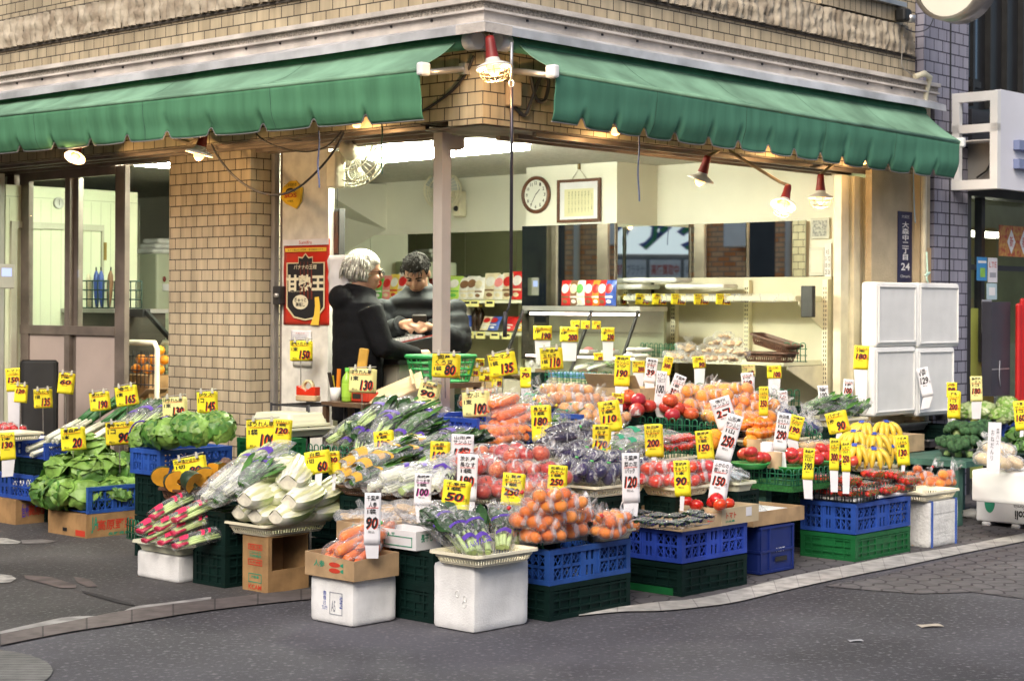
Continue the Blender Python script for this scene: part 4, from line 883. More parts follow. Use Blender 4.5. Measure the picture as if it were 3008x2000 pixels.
def pouch(name,label,cat,T,w,h,d,cols,group=None,lean=.15):
 o=thing(name,label,cat,T@Matrix.Rotation(-lean,4,'X'),group)
 mb=MB()
 def f(sg):return lambda u,v:V(((u-.5)*w*(1-.05*math.sin(v*math.pi)),sg*d/2*(math.sin(u*math.pi)**.5)*(math.sin(min(1,v*1.04)*math.pi)**.5)-d/2+.003*noise.noise(V((u*4,v*5,w*99))),v*h))
 mb.patch(f(-1),8,10,0);mb.patch(lambda u,v:f(1)(1-u,v),8,10,0);part('pack',mb,cols[0],o)
 mb=MB();mb.patch(lambda u,v:f(-1)(.5+.33*v*math.cos(6.2832*u),.66+.19*v*math.sin(6.2832*u))+V((0,-.003,0)),12,2,0);mb.patch(lambda u,v:f(-1)(.15+.7*u,.30+.07*v)+V((0,-.003,0)),6,1,1);mb.patch(lambda u,v:f(-1)(.5+.22*v*math.cos(6.2832*u),.16+.08*v*math.sin(6.2832*u))+V((0,-.003,0)),10,2,1);part('print',mb,cols[1:],o);return o
K={k:M('pack_'+k,c,.3,.15,14)for k,c in dict(red=(.55,.02,.02),white=(.72,.70,.66),yellow=(.75,.55,.08),green=(.10,.35,.06),lime=(.40,.58,.10),brown=(.20,.10,.05),pink=(.75,.25,.25),blue=(.05,.10,.40),orange=(.75,.25,.03),cream=(.70,.62,.42)).items()}
bags=[]
for px,w,h,c in((1340,.17,.17,('lime','white','green')),(1370,.16,.16,('white','brown','cream')),(1392,.15,.17,('white','brown','cream')),(1412,.13,.16,('white','cream','brown')),(1446,.17,.19,('cream','white','brown')),(1470,.15,.18,('white','pink','cream')),(1498,.17,.19,('cream','red','brown')),(1524,.16,.2,('red','white','cream')),(1098,.13,.17,('red','green','white')),(1118,.13,.17,('green','red','white')),(1142,.14,.18,('pink','red','cream')),(1164,.14,.19,('yellow','white','red')),(1188,.16,.2,('white','red','yellow'))):
 p=pL(px,890,3.62);p.z=1.467;bags.append(pouch('food_pouch','','food pouch',Matrix.Translation(p)@Matrix.Rotation(TH-R(90),4,'Z'),w,h*1.15,.05,[K[x]for x in c]))
order(bags,'printed food pouch on the upper wall shelf, {}','food pouches on the wall shelf')
bot=[]
def bottle(label,T,r,h,body,capm,lab=None,cat='bottle',group=None):
 t=thing('bottle',label,cat,T,group)
 mb=MB();mb.lathe([(0,0),(r*.9,0),(r,.01),(r,h*.62),(r*.8,h*.74),(r*.34,h*.84),(r*.34,h*.92)],14);part('body',mb,body,t)
 mb=MB();mb.lathe([(r*.4,h*.90),(r*.42,h),(0,h)],12);part('cap',mb,capm,t)
 if lab:mb=MB();mb.lathe([(r*1.02,h*.15),(r*1.02,h*.55)],14);part('label',mb,lab,t)
 return t
SOY=M('soy_bottle',(.03,.015,.01),.15,.2,5)
for px,b,c,l,h in((1352,SOY,K['yellow'],K['orange'],.24),(1377,K['white'],K['white'],K['blue'],.24),(1397,SOY,K['yellow'],None,.22),(1412,SOY,K['yellow'],None,.22),(1117,SOY,K['yellow'],K['orange'],.22),(1132,SOY,K['yellow'],K['orange'],.22)):
 p=pL(px,950,3.7);p.z=1.207;bot.append(bottle('',fr(p),.035,h,b,c,l))
order(bot,'condiment bottle on the lower wall shelf, {}','bottles on the wall shelf')
sm_=[]
for px,c in((1428,'cream'),(1450,'blue'),(1498,'red'),(1528,'yellow'),(1330,'brown')):
 p=pL(px,958,3.62);p.z=1.207;sm_.append(pouch('snack_packet','','packet',Matrix.Translation(p)@Matrix.Rotation(TH-R(90),4,'Z'),.12,.13,.04,[K[c],K['red'],K['white']],None,.5))
order(sm_,'small packet on the lower wall shelf, {}','packets on the wall shelf')
# ---- refrigerated case with packets on top
t=thing('display_case','glass fronted refrigerated display case in front of the mirrored column','display case',BF)
a,b,s0,s1,zt=2.85,3.46,1.40,2.55,1.385
mb=MB();mb.bx((a+.28,s0,zt),(b,s1,zt+.035));part('top',mb,ALU,t)
mb=MB();mb.bx((a,s0,0),(b,s1,.86));part('base',mb,M('case_base',(.42,.38,.30),.5,.1,4),t)
mb=MB();mb.bx((b-.03,s0+.01,.861),(b,s1-.01,zt-.001));part('back_panel',mb,M('case_back',(.28,.31,.21),.5,.1,4),t)
for z in(1.05,1.22):
 mb=MB();mb.bx((b-.34,s0+.02,z),(b-.031,s1-.02,z+.01),0);part('glass_shelf',mb,PET,t)
mb=MB();mb.bx((b-.30,s0+.05,1.352),(b-.27,s1-.05,1.37));part('lamp',mb,M('case_tube',(1,.82,.72),emit=8.),t)
mb=MB();mb.bx((b-.345,s0+.05,1.035),(b-.33,s1-.05,1.048));part('lamp',mb,M('case_tube2',(1,.75,.68),emit=6.),t)
mb=MB();mb.add([(a,s0,.87),(a,s1,.87),(a+.28,s1,zt),(a+.28,s0,zt)],[(0,1,2,3)]);part('front_glass',mb,PET,t)
for s in(s0+.01,s1-.01,1.85):mb=MB();mb.bar((a-.004,s,.86),(a+.276,s,zt),.018,.018);part('strut',mb,BLACK,t)
its=[]
for i in range(9):
 p=st(b-.16,s0+.1+i*.105,1.062 if i%2 else .872);mb=MB();mb.rbox((-.06,-.045,0),(.06,.045,.03),.01,0);mb.ell((0,0,.03),(.045,.035,.022),1,8,5);its.append(solo('deli_pack',mb,[WPLAST,random.choice([K['cream'],K['pink'],K['yellow']])],'','food pack',fr(p)))
order(its,'small food pack inside the refrigerated case, {}','packs in the refrigerated case')
bg_=[]
for i,(px,c)in enumerate(((1672,('red','white','brown')),(1697,('brown','cream','white')),(1715,('white','green','cream')),(1740,('red','white','brown')),(1762,('orange','red','white')),(1780,('red','white','brown')),(1800,('blue','red','white')))):
 p=pL(px,900,3.2);p.z=zt+.037;bg_.append(pouch('snack_bag','','snack bag',Matrix.Translation(p)@Matrix.Rotation(TH-R(90),4,'Z'),.11,.19,.06,[K[x]for x in c],None,.05))
order(bg_,'snack bag standing on the refrigerated case, {}','snack bags on the case')
# ---- gondola shelf
t=thing('gondola_shelf','cream metal gondola shelf with mushrooms and a wicker basket below the right mirrors','shelf',BF)
g0,g1=.30,1.90
mb=MB();mb.bx((3.94,g0,.05),(3.97,g1,1.64));part('back_panel',mb,M('gondola_back',(.60,.56,.43),.55,.08,3),t)
for s in(g0,.98,1.66):
 mb=MB();mb.bx((3.895,s,.05),(3.939,s+.045,1.62),0)
 for k in range(40):mb.bx((3.893,s+.010,.3+k*.032),(3.8945,s+.016,.318+k*.032),1);mb.bx((3.893,s+.028,.3+k*.032),(3.8945,s+.034,.318+k*.032),1)
 part('upright',mb,[CREAM,INK],t)
for z,d in((1.50,3.56),(1.045,3.42)):
 mb=MB();mb.bx((d,g0+.05,z-.035),(3.892,g1,z),0);part('shelf_board',mb,CREAMG,t)
 for s in(g0+.03,g1-.03):mb=MB();mb.add([(3.89,s,z-.04),(d+.02,s,z-.04),(d+.02,s,z-.06),(3.89,s,z-.24),(3.89,s+.012,z-.04),(d+.02,s+.012,z-.04),(d+.02,s+.012,z-.06),(3.89,s+.012,z-.24)],[(0,1,2,3),(7,6,5,4),(0,4,5,1),(1,5,6,2),(2,6,7,3),(3,7,4,0)]);part('shelf_bracket',mb,CREAM,t)
mb=MB();mb.bx((3.42,g0+.06,.2),(3.89,g1,.55));part('base',mb,M('gondola_dark',(.10,.09,.07),.7,.2,4),t)
mb=MB();mb.patch(lambda u,v:V((3.555-.012,.36+u*1.5,1.455+v*.06+.006*noise.noise(V((u*12,v,0))))),30,2);o=part('clear_strip',mb,FILMH,t)
for i,(px,py,w)in enumerate(((1850,838,.42),(1930,830,.5),(2060,838,.5))):
 p=pL(px,py,3.7);p.z=1.502+(.05 if i==1 else .0)+.05;mb=MB();mb.rbox((-.12,-w/2,0),(.12,w/2,.035),.02);solo('styrofoam_slab',mb,STYRO,['white styrofoam slab on the gondola top, nearest the column','white styrofoam slab lying across two others on the gondola','white styrofoam slab on the gondola top, right of the crossing one'][i],'styrofoam slab',fr(p,TH+.08*i))
p=pL(2374,890,3.56);mb=MB();mb.rbox((-.02,-.05,-.1),(.02,.05,.12),.008);solo('shelf_clip_box',mb,BLACK,'small black box clipped to the gondola shelf edge','box',fr(p))
# ---- till counter
c=at(1187,1062,11.0);yaw=TH
t=thing('counter','black topped till counter with grey cabinet below','counter',fr(V((c.x,c.y,0)),yaw))
zc=1.42-(1040-898)*11/5130
mb=MB();mb.rbox((-.28,-.25,zc-.06),(.28,.25,zc),.01);part('top',mb,BLACK,t)
mb=MB();mb.bx((-.24,-.21,0),(.24,.21,zc-.061),0);mb.bx((-.244,-.19,zc-.30),(-.2405,.0,zc-.08),1);mb.bx((-.244,.02,zc-.30),(-.2405,.19,zc-.08),1);part('cabinet',mb,[M('grey_cabinet',(.35,.34,.28),.5,.1,5),M('cabinet_door',(.45,.42,.33),.5,.1,5)],t)
t=thing('cash_register','dark cash register with red rim and white keys','cash register',fr(V((c.x,c.y,zc)),yaw-R(25)))
mb=MB();mb.add([(-.17,-.17,0),(.17,-.17,0),(.17,.17,0),(-.17,.17,0),(-.17,-.17,.05),(.17,-.17,.12),(.17,.17,.12),(-.17,.17,.05)],[(3,2,1,0),(4,5,6,7),(0,1,5,4),(1,2,6,5),(2,3,7,6),(3,0,4,7)]);o=part('body',mb,BLACK,t);bev(o,.01)
mb=MB()
for i in range(7):
 for j in range(6):mb.box((-.12+i*.03,-.12+j*.045,.075+i*.0062),(.022,.035,.018),0)
part('keys',mb,WPLAST,t)
mb=MB();mb.tube([(-.168,-.17,.055),(.17,-.17,.125),(.17,.17,.125),(-.168,.17,.055),(-.168,-.17,.055)],.006,0,6);part('rim',mb,LAMPRED,t)
def basket_green(label,p,L_,W_,Hh):
 t=thing('shopping_basket',label,'basket',fr(p));mb=MB()
 for k,z in enumerate((0,.25,.5,.75,1)):
  f=.82+.18*z;pts=rrect(L_*f,W_*f,.04);mb.tube([(x,y,z*Hh)for x,y in pts+pts[:1]],.006 if k<4 else .014,0,5,False)
 pts=rrect(L_,W_,.04,4);n=46
 for i in range(n):
  a=i/n*len(pts);j=int(a);q=a-j;p0,p1=pts[j%len(pts)],pts[(j+1)%len(pts)];x,y=p0[0]+(p1[0]-p0[0])*q,p0[1]+(p1[1]-p0[1])*q
  mb.bar((x*.82,y*.82,0),(x,y,Hh),.016,.003)
 mb.poly(rrect(L_*.82,W_*.82,.04),0,.004);part('body',mb,M('basket_green',(.03,.28,.08),.4,.1,6),t);return t
p=at(1295,1120,10.55);t=thing('stool','dark stool under the green shopping basket','stool',fr(V((p.x,p.y,0))));zb=p.z-.005
mb=MB();mb.bx((-.2,-.15,zb-.03),(.2,.15,zb));part('seat',mb,BROWN,t)
for x,y in((-.18,-.13),(.18,-.13),(-.18,.13),(.18,.13)):mb=MB();mb.bx((x-.015,y-.015,.012),(x+.015,y+.015,zb-.031));part('leg',mb,BROWN,t)
basket_green('green plastic shopping basket behind the corner post',p,.38,.26,.15)
# ---- wire rack, table and tools in front of the white panel
p=at(905,1178,10.35);zt2=p.z
t=thing('wire_rack','black wire rack holding the red tape dispenser','rack',fr(V((p.x,p.y,0)),TH-R(90)))
mb=MB()
for z in(zt2-.02,zt2-.2,zt2-.4):
 mb=MB();[mb.bar((-.16+k*.03,-.14,z),(-.16+k*.03,.14,z),.004)for k in range(12)];[mb.bar((-.17,y,z),(.17,y,z),.012)for y in(-.14,.14)];part('shelf_wire',mb,IRON,t)
for x in(-.17,.17):
 for y in(-.14,.14):mb=MB();mb.tube([(x,y,0),(x,y,zt2-.01)],.008,0,6);part('post',mb,IRON,t)
t=thing('tape_dispenser','red tape dispenser with a roll of tape on a tan base','tape dispenser',fr(V((p.x,p.y,zt2)),TH-R(80)))
mb=MB();mb.rbox((-.075,-.03,0),(.075,.03,.035),.01);part('base',mb,CARDL,t)
mb=MB();mb.add([(-.07,-.025,.036),(.07,-.025,.036),(.07,.025,.036),(-.07,.025,.036),(-.07,-.025,.09),(.0,-.025,.06),(.0,.025,.06),(-.07,.025,.09),(.045,-.025,.085),(.07,-.025,.085),(.07,.025,.085),(.045,.025,.085)],[(0,1,5,4),(3,7,6,2),(4,5,6,7),(0,4,7,3),(5,1,9,8),(8,9,10,11),(6,11,10,2),(5,8,11,6),(1,2,10,9)]);part('body',mb,M('dispenser_red',(.60,.03,.01),.3,.1,6),t)
mb=MB();mb.T=Matrix.Translation((0,0,.085))@Matrix.Rotation(R(90),4,'X');mb.lathe([(.028,-.012),(.042,-.012),(.042,.012),(.028,.012),(.028,-.012)],20);part('tape_roll',mb,M('tape',(.60,.52,.30),.3,.1,6),t)
p=at(1045,1180,10.3);zt3=p.z
t=thing('side_table','small brown table holding the tea bottle and red box','table',fr(V((p.x,p.y,0)),TH-R(90)))
mb=MB();mb.bx((-.17,-.12,zt3-.025),(.2,.12,zt3));part('top',mb,BROWN,t)
for x in(-.15,.18):
 for y in(-.1,.1):mb=MB();mb.bx((x-.015,y-.015,0),(x+.015,y+.015,zt3-.026));part('leg',mb,BROWN,t)
q=at(1019,1175,10.28);bottle('green tea bottle with bright green cap on the small brown table',fr(V((q.x,q.y,zt3+.001))),.032,.20,M('tea_green',(.30,.52,.05),.25,.1,6),M('cap_green',(.12,.5,.05),.3,.05,6),M('tea_label',(.35,.60,.06),.4,.1,6))
q=at(1068,1178,10.27);mb=MB();mb.rbox((-.085,-.05,0),(.085,.05,.065),.015,0);mb.bx((-.04,-.052,.02),(.03,-.0505,.05),1);solo('tin_box',mb,[M('tin_red',(.50,.04,.02),.35,.1,6),BLACK],'red tin box on the small brown table','box',fr(V((q.x,q.y,zt3+.001)),TH-R(90)))
q=at(985,1168,10.4)
t=thing('knife_holder','orange and black box cutters standing in a white cup','tool cup',fr(V((q.x,q.y,zt3+.0))))
mb=MB();mb.lathe([(0,.0),(.028,0),(.034,.08),(.031,.08),(.026,.004)],14);part('cup',mb,WPLAST,t)
for k,(dx,m_)in enumerate(((.02,M('cutter_orange',(.75,.22,.02),.4,.1,6)),(-.015,BLACK),(.0,M('cutter_yellow',(.6,.55,.05),.4,.1,6)))):mb=MB();mb.bar((dx*.4,.01*k-.01,.01),(dx*2.0-.02,.01*k-.01,.19-.02*k),.024,.01);part('cutter',mb,m_,t)
# ---- the left bay: cold room, clock, umbrella rack, fridge, cart
t=thing('cold_room','pale green panelled cold room behind the sliding doors','cold room',BF)
cs,cz_=5.2,2.31
xr=onR(404,600,cs)[0]
mb=MB();mb.bx((.27,cs,0),(xr,8.5,cz_),0)
for k in range(14):x=.3+k*.09;mb.bx((x,cs-.0015,.1),(x+.003,cs-.0004,cz_-.1),1)
mb.bx((.27,cs-.004,cz_-.09),(xr,cs-.0006,cz_-.085),1);part('panel',mb,[WALLG,M('panel_groove',(.45,.48,.33),.6,.05,5)],t)
a0,b0=onR(30,645,cs)[0],onR(302,660,cs)[0];zd=onR(150,655,cs)[1]
mb=MB();mb.bx((a0,cs-.02,.1),(a0+.05,cs-.002,zd),0);mb.bx((a0,cs-.021,zd-.05),(b0,cs-.003,zd),0);mb.bx((b0-.02,cs-.0205,.1),(b0,cs-.0025,zd-.051),0);part('door_frame',mb,M('cold_door_frame',(.50,.49,.38),.5,.08,5),t)
mb=MB();z2=onR(303,720,cs)[1];mb.bx((b0-.005,cs-.035,z2-.12),(b0+.015,cs-.0206,z2+.02));part('handle',mb,M('brass2',(.4,.28,.08),.4,.1,5,metal=.6),t)
x,z=onR(170,597,cs)
t=thing('wall_clock','small white wall clock on the cold room panel','clock',BF@Matrix.Translation((x,cs-.002,z))@Matrix.Rotation(R(90),4,'X'));mb=MB();mb.lathe([(0,.0),(.045,0),(.045,.02),(.036,.022),(.035,.015),(0,.015)],24);part('case',mb,M('clock_grey',(.55,.55,.50),.4,.05,5),t);mb=MB();mb.bar((0,0,.018),(.0,.026,.018),.004,.002);mb.bar((0,0,.018),(.002,-.018,.018),.004,.002);part('hands',mb,INK,t)
x,z=onR(5,812,5.0);mb=MB();mb.rbox((x-.06,4.95,z-.09),(x+.08,5.0,z+.09),.01,0);mb.bx((x-.03,4.948,z+.0),(x+.05,4.9495,z+.06),1);solo('control_panel',mb,[M('controller_grey',(.42,.40,.36),.5,.1,5),M('blue_display',(.25,.30,.6),emit=1.2)],'grey control box with a blue display at the left edge','control panel',BF)
t=thing('metal_table','dark steel table inside the sliding doors','table',BF);tt0=.75;a,zt_=onL(92,905,tt0);b=onL(335,905,tt0)[0]
mb=MB();mb.bx((tt0,b,zt_-.03),(tt0+.5,a,zt_));part('top',mb,ALU,t)
mb=MB();mb.bx((tt0+.05,b+.02,.1),(tt0+.48,a-.03,zt_-.031));part('cabinet',mb,M('table_dark',(.05,.04,.03),.5,.2,4),t)
t=thing('wire_basket','black wire rack of folded umbrellas on the steel table','rack',BF)
a,b=onL(105,900,.9)[0],onL(335,900,.9)[0];z0=zt_+.002
mb=MB();n=15
for y0_ in(.85,1.15):
 for k in range(n+1):s=a+(b-a)*k/n;hgt=.21 if k>1 else .11;mb.tube([(y0_,s,z0),(y0_,s,z0+hgt)],.005,0,5)
 for z in(.004,.07,.14,.21):mb.tube([(y0_,a if z<.12 else a+(b-a)*2/n,z0+z),(y0_,b,z0+z)],.005,0,5)
part('wires',mb,M('rack_green_black',(.015,.05,.04),.4,.2,9),t)
um=[]
for px,c in((140,'red'),(155,'pink'),(175,'brown'),(225,'orange'),(250,'pink'),(262,'cream'),(285,'blue'),(300,'blue'),(320,'brown')):
 s=onL(px,860,1.0)[0];T=BF@Matrix.Translation((1.0,s,z0))@Matrix.Rotation(random.uniform(-.12,.12),4,'X')
 o=thing('folded_umbrella','','umbrella',T);mb=MB();mb.lathe([(0,.01),(.012,.01),(.02,.08),(.026,.2),(.02,.255),(.008,.29),(0,.295)],10);part('canopy',mb,K[c],o);mb=MB();mb.tube([(0,0,.29),(0,0,.32)],.006,0,6);part('handle',mb,BLACK,o);um.append(o)
order(um,'folded umbrella in the wire rack, {}','umbrellas in the rack')
# fridge, deli arm and cart in the gap
a,z1=onR(440,745,6.0);b=onR(500,745,6.0)[0]
t=thing('refrigerator','tall pale refrigerator with a red magnet left of the brick pillar','refrigerator',BF)
mb=MB();mb.rbox((a,5.9,0),(b+.5,6.4,z1),.02);part('body',mb,M('fridge_pale',(.52,.56,.42),.4,.05,4),t);mb=MB();mb.bx((a+.06,5.885,z1-.32),(a+.16,5.899,z1-.26),0);mb.ell((a+.07,5.885,z1-.22),(.018,.01,.025),1,8,6);part('magnet',mb,[WCARD,LAMPRED],t)
for k in range(3):p=BF@V((b-.08+.03*k,6.1,z1+.003+.045*k));mb=MB();mb.rbox((-.12,-.12,0),(.12,.12,.04),.02);solo('foam_tray',mb,STYRO,['lowest white foam tray on the pale refrigerator','middle white foam tray on the pale refrigerator','top white foam tray on the pale refrigerator'][k],'foam tray',fr(p))
t=thing('glass_counter','dark framed glass counter between door and pillar','display case',BF)
a,z1=onL(370,915,.9);b,z1b=onL(425,918,.9)
mb=MB();mb.bx((.88,b,z1-.04),(.95,a,z1+.02),0);part('arm',mb,BLACK,t);mb=MB();mb.bar((.915,b,z1),(.915,b-.5,z1-.33),.03);part('strut',mb,BLACK,t);mb=MB();mb.bx((.89,b-.45,.5),(.9,a,z1-.05));part('glass',mb,GLASS,t);mb=MB();mb.bx((.9,b-.5,0),(1.4,a,.72));part('base',mb,M('counter_base',(.22,.2,.13),.5,.2,5),t)
t=thing('roll_cart','cream tubed roll cart holding packed oranges left of the brick pillar','cart',BF)
for k,(x0,x1)in enumerate(((368,462),(475,560))):
 a,z1=onL(x0,1005,.62+.3*k);b,_=onL(x1,1005,.62+.3*k);tq=.62+.3*k
 mb=MB();mb.tube([(tq,a,.1),(tq,a,z1-.04),(tq,a-.03,z1),(tq,b+.03,z1),(tq,b,z1-.04),(tq,b,.1)],.02,0,10);part('frame',mb,CREAM,t)
 mb=MB();[mb.tube([(tq,b,z),(tq,a,z)],.005,0,5)for z in(z1-.1,z1-.2,z1-.3)];[mb.tube([(tq,b+(a-b)*j/8,z1-.32),(tq,b+(a-b)*j/8,z1-.06)],.004,0,5)for j in range(1,8)];part('wires',mb,IRON,t)
a,z1=onL(372,1050,.72);b=onL(458,1050,.72)[0]
oo=[]
for i in range(11):
 s=b+(a-b)*(i%5+.5)/5;z=onL(400,1100,.72)[1]+.04+.07*(i//5);mb=MB();mb.ell((0,0,0),(.038,.038,.035));oo.append(solo('orange',mb,NAVEL,'','orange',Matrix.Translation(st(.78+.04*(i%2),s,z))))
for o in oo:tag(o,'orange heaped in the roll cart beside the brick pillar','orange','oranges in the roll cart')
t=thing('crate','dark box below the oranges in the roll cart','box',BF);mb=MB();mb.bx((.66,b,.1),(.92,a,onL(400,1100,.72)[1]));part('body',mb,CARDD,t)
# ------------------------------------------------------------------ containers
def crate_mesh(LR,LL,Hh,style,open_side=None):
 mb=MB();w=.012
 def wall(p,d,L_,nrm):
  p,d,nrm=V(p),V(d),V(nrm)
  def seg(u0,v0,u1,v1,th=w,off=0.):
   c=p+d*((u0+u1)/2)+V((0,0,(v0+v1)/2))+nrm*(off)
   sx=abs(d.x)*(u1-u0)+abs(nrm.x)*th;sy=abs(d.y)*(u1-u0)+abs(nrm.y)*th
   mb.box(c,(sx,sy,v1-v0))
  def diag(u0,v0,u1,v1):mb.bar(p+d*u0+V((0,0,v0)),p+d*u1+V((0,0,v1)),.004,.004,0,nrm)
  e=.03;seg(0,0,L_,.022,.022);seg(0,Hh-.024,L_,Hh,.024);seg(0,.022,e,Hh-.024,.020);seg(L_-e,.022,L_,Hh-.024,.020)
  if style=='mesh':
   mid=(.022+Hh-.024)/2;c0,c1=L_*.40,L_*.60
   seg(e,mid-.006,c0,mid+.006);seg(c1,mid-.006,L_-e,mid+.006);seg(c0-.012,.022,c0,Hh-.024,.016);seg(c1,.022,c1+.012,Hh-.024,.016)
   seg(c0,.022,c0+.012,Hh-.024,.008);seg(c1-.012,.022,c1,Hh-.024,.008)
   k=5;s0,s1=c0+.012,c1-.012
   for i in range(k):
    a=s0+(s1-s0)*i/k
    if i%2==0:seg(a,.022,a+(s1-s0)/k,Hh-.024,.006)
    else:seg(a,mid-.012,a+(s1-s0)/k,mid+.012,.006)
   for a,b in((e,c0-.012),(c1+.012,L_-e)):
    n=3
    for i in range(1,n):x=a+(b-a)*i/n;seg(x-.004,.022,x+.004,Hh-.024)
    for v0,v1 in((.022,mid-.006),(mid+.006,Hh-.024)):
     hh_=v1-v0;m_=max(2,int((b-a)/.03))
     for i in range(-2,m_):
      for sg in(0,1):
       x0=a+(b-a)*i/m_;x1=x0+hh_*.8
       u0,u1=max(x0,a),min(x1,b)
       if u1-u0<.006:continue
       f0,f1=(u0-x0)/(x1-x0),(u1-x0)/(x1-x0)
       if sg:diag(u0,v0+f0*hh_,u1,v0+f1*hh_)
       else:diag(u0,v1-f0*hh_,u1,v1-f1*hh_)
  else:
   seg(e,.022,L_-e,Hh-.024,.006)
   n=max(4,int(L_/.07))
   for i in range(1,n):x=L_*i/n;seg(x-.004,.022,x+.004,Hh-.024,.016,.002)
   for f in(.3,.55,.78):seg(e,Hh*f-.004,L_-e,Hh*f+.004,.018,.002)
   seg(L_*.36,Hh*.50,L_*.64,Hh*.74,.012,.003)
 h=w/2+.003
 wall((0,h,0),(1,0,0),LR,(0,-1,0))if open_side!='R' else None
 wall((h,LL,0),(0,-1,0),LL,(-1,0,0))if open_side!='L' else None
 wall((0,LL-h,0),(1,0,0),LR,(0,1,0));wall((LR-h,0,0),(0,1,0),LL,(1,0,0))
 mb.bx((.012,.012,.004),(LR-.012,LL-.012,.012))
 return mb
def crate(label,T,LR,LL,Hh,mat,style='mesh',group=None,open_side=None,name='plastic_crate'):
 k=(round(LR,2),round(LL,2),round(Hh,2),style,mat.name,open_side);LR,LL,Hh=max(k[0],.15),max(k[1],.15),k[2]
 me=cached(('crate',)+k,lambda:crate_mesh(LR,LL,Hh,style,open_side).mesh('crate',mat))
 return tag(ob(name,me,None,T),label,'crate',group)
def tray_mesh(L_,W_,Hh,slots=True,flare=.86,lip=.012):
 mb=MB();r=.035
 def ring(f,z,g=0.):return[V((x*f+(g if x>0 else-g),y*f+(g if y>0 else-g),z))for x,y in rrect(L_,W_,r,4)]
 k=len(ring(1,0));rows=[ring(flare,0),ring(flare,.004)]
 def loft(A,B):b=len(mb.v);mb.add(A+B,[(i,(i+1)%k,k+(i+1)%k,k+i)for i in range(k)],0)
 zt=Hh;top_in,top_out,drop=ring(1,zt),ring(1,zt,lip),ring(1,zt-.012,lip+.001)
 loft(top_in,top_out)if False else loft(top_out,top_in);loft(drop,top_out)
 band=ring(1-(1-flare)*.25,zt*.75)
 loft(band,top_in);loft([p*1 for p in top_in],[V((p.x*.992,p.y*.992,p.z-.25*zt))for p in band])
 loft(ring(flare,0),ring(flare+(1-flare)*.18,zt*.18));mb.add(ring(flare,.003),[tuple(range(k))],0);mb.add(ring(flare,0),[tuple(range(k-1,-1,-1))],0)
 lo,hi=ring(flare+(1-flare)*.15,zt*.15),ring(1-(1-flare)*.22,zt*.78)
 if slots:
  for i in range(k):
   a0,a1,b0,b1=lo[i],lo[(i+1)%k],hi[i],hi[(i+1)%k];n=max(1,int((a1-a0).length/.016))
   for j in range(n):f=(j+.5)/n;mb.bar(a0.lerp(a1,f),b0.lerp(b1,f),.007,.004,0)
 else:loft(lo,hi);
 return mb
def tray(label,T,LR,LL,Hh,mat,slots=True,group=None,name='plastic_tray',cat='tray'):
 k=(round(max(LR,.16),2),round(max(LL,.14),2),round(Hh,3),slots,mat.name)
 me=cached(('tray',)+k,lambda:tray_mesh(k[0],k[1],k[2],slots).mesh('tray',mat))
 return tag(ob(name,me,None,T@Matrix.Translation((LR/2,LL/2,0))),label,cat,group)
def fence(label,p,q,h=.09,step=.028,mats=None,lean=0.,group=None):
 p,q=V(p),V(q);d=q-p;L_=d.length;yaw=math.atan2(d.y,d.x);pit=math.asin(max(-1,min(1,d.z/L_)))
 T=Matrix.Translation(p)@Matrix.Rotation(yaw,4,'Z')@Matrix.Rotation(-pit,4,'Y')@Matrix.Rotation(lean,4,'X');mb=MB();n=max(3,int(L_/step/2));s=L_/n
 for i in range(n):
  x=i*s;a=s*.18
  mb.tube([(x+a,0,0),(x+a,0,h-.012),(x+a+.005,0,h-.003),(x+s/2+a*0,0,h),(x+s-a-.005,0,h-.003),(x+s-a,0,h-.012),(x+s-a,0,0)],.0036,0,5)
 for z in(.004,h*.35,h*.68):mb.tube([(0,.003,z),(L_,.003,z)],.0032,0,5)
 return solo('wire_fence',mb,mats or WIREG,label,'wire divider',T,group)
def carton(label,T,LR,LL,Hh,mat,opened=True,name='cardboard_box',group=None,th=.006,hb=None,flaps=()):
 t=thing(name,label,'box',T,group);mb=MB();hb=hb or Hh
 if opened:
  mb.add([(0,0,0),(LR,0,0),(LR,LL,0),(0,LL,0),(0,0,Hh),(LR,0,hb),(LR,LL,hb),(0,LL,hb),(th,th,Hh),(LR-th,th,hb),(LR-th,LL-th,hb),(th,LL-th,hb),(th,th,th),(LR-th,th,th),(LR-th,LL-th,th),(th,LL-th,th)],[(3,2,1,0),(0,1,5,4),(1,2,6,5),(2,3,7,6),(3,0,4,7),(4,5,9,8),(5,6,10,9),(6,7,11,10),(7,4,8,11),(9,13,12,8),(10,14,13,9),(11,15,14,10),(8,12,15,11),(12,13,14,15)])
 else:mb.bx((0,0,0),(LR,LL,Hh));mb.bx((.0,LL/2-.025,Hh),(LR,LL/2+.025,Hh+.0008))
 part('body',mb,mat,t)
 for(x0,y0,x1,y1,dx,dy,dz)in flaps:
  mb=MB();mb.add([(x0,y0,Hh),(x1,y1,Hh),(x1+dx,y1+dy,Hh+dz),(x0+dx,y0+dy,Hh+dz)],[(0,1,2,3)]);o=part('flap',mb,CARDIN,t);sol(o,.004)
 return t
FL=Matrix.Identity(4)
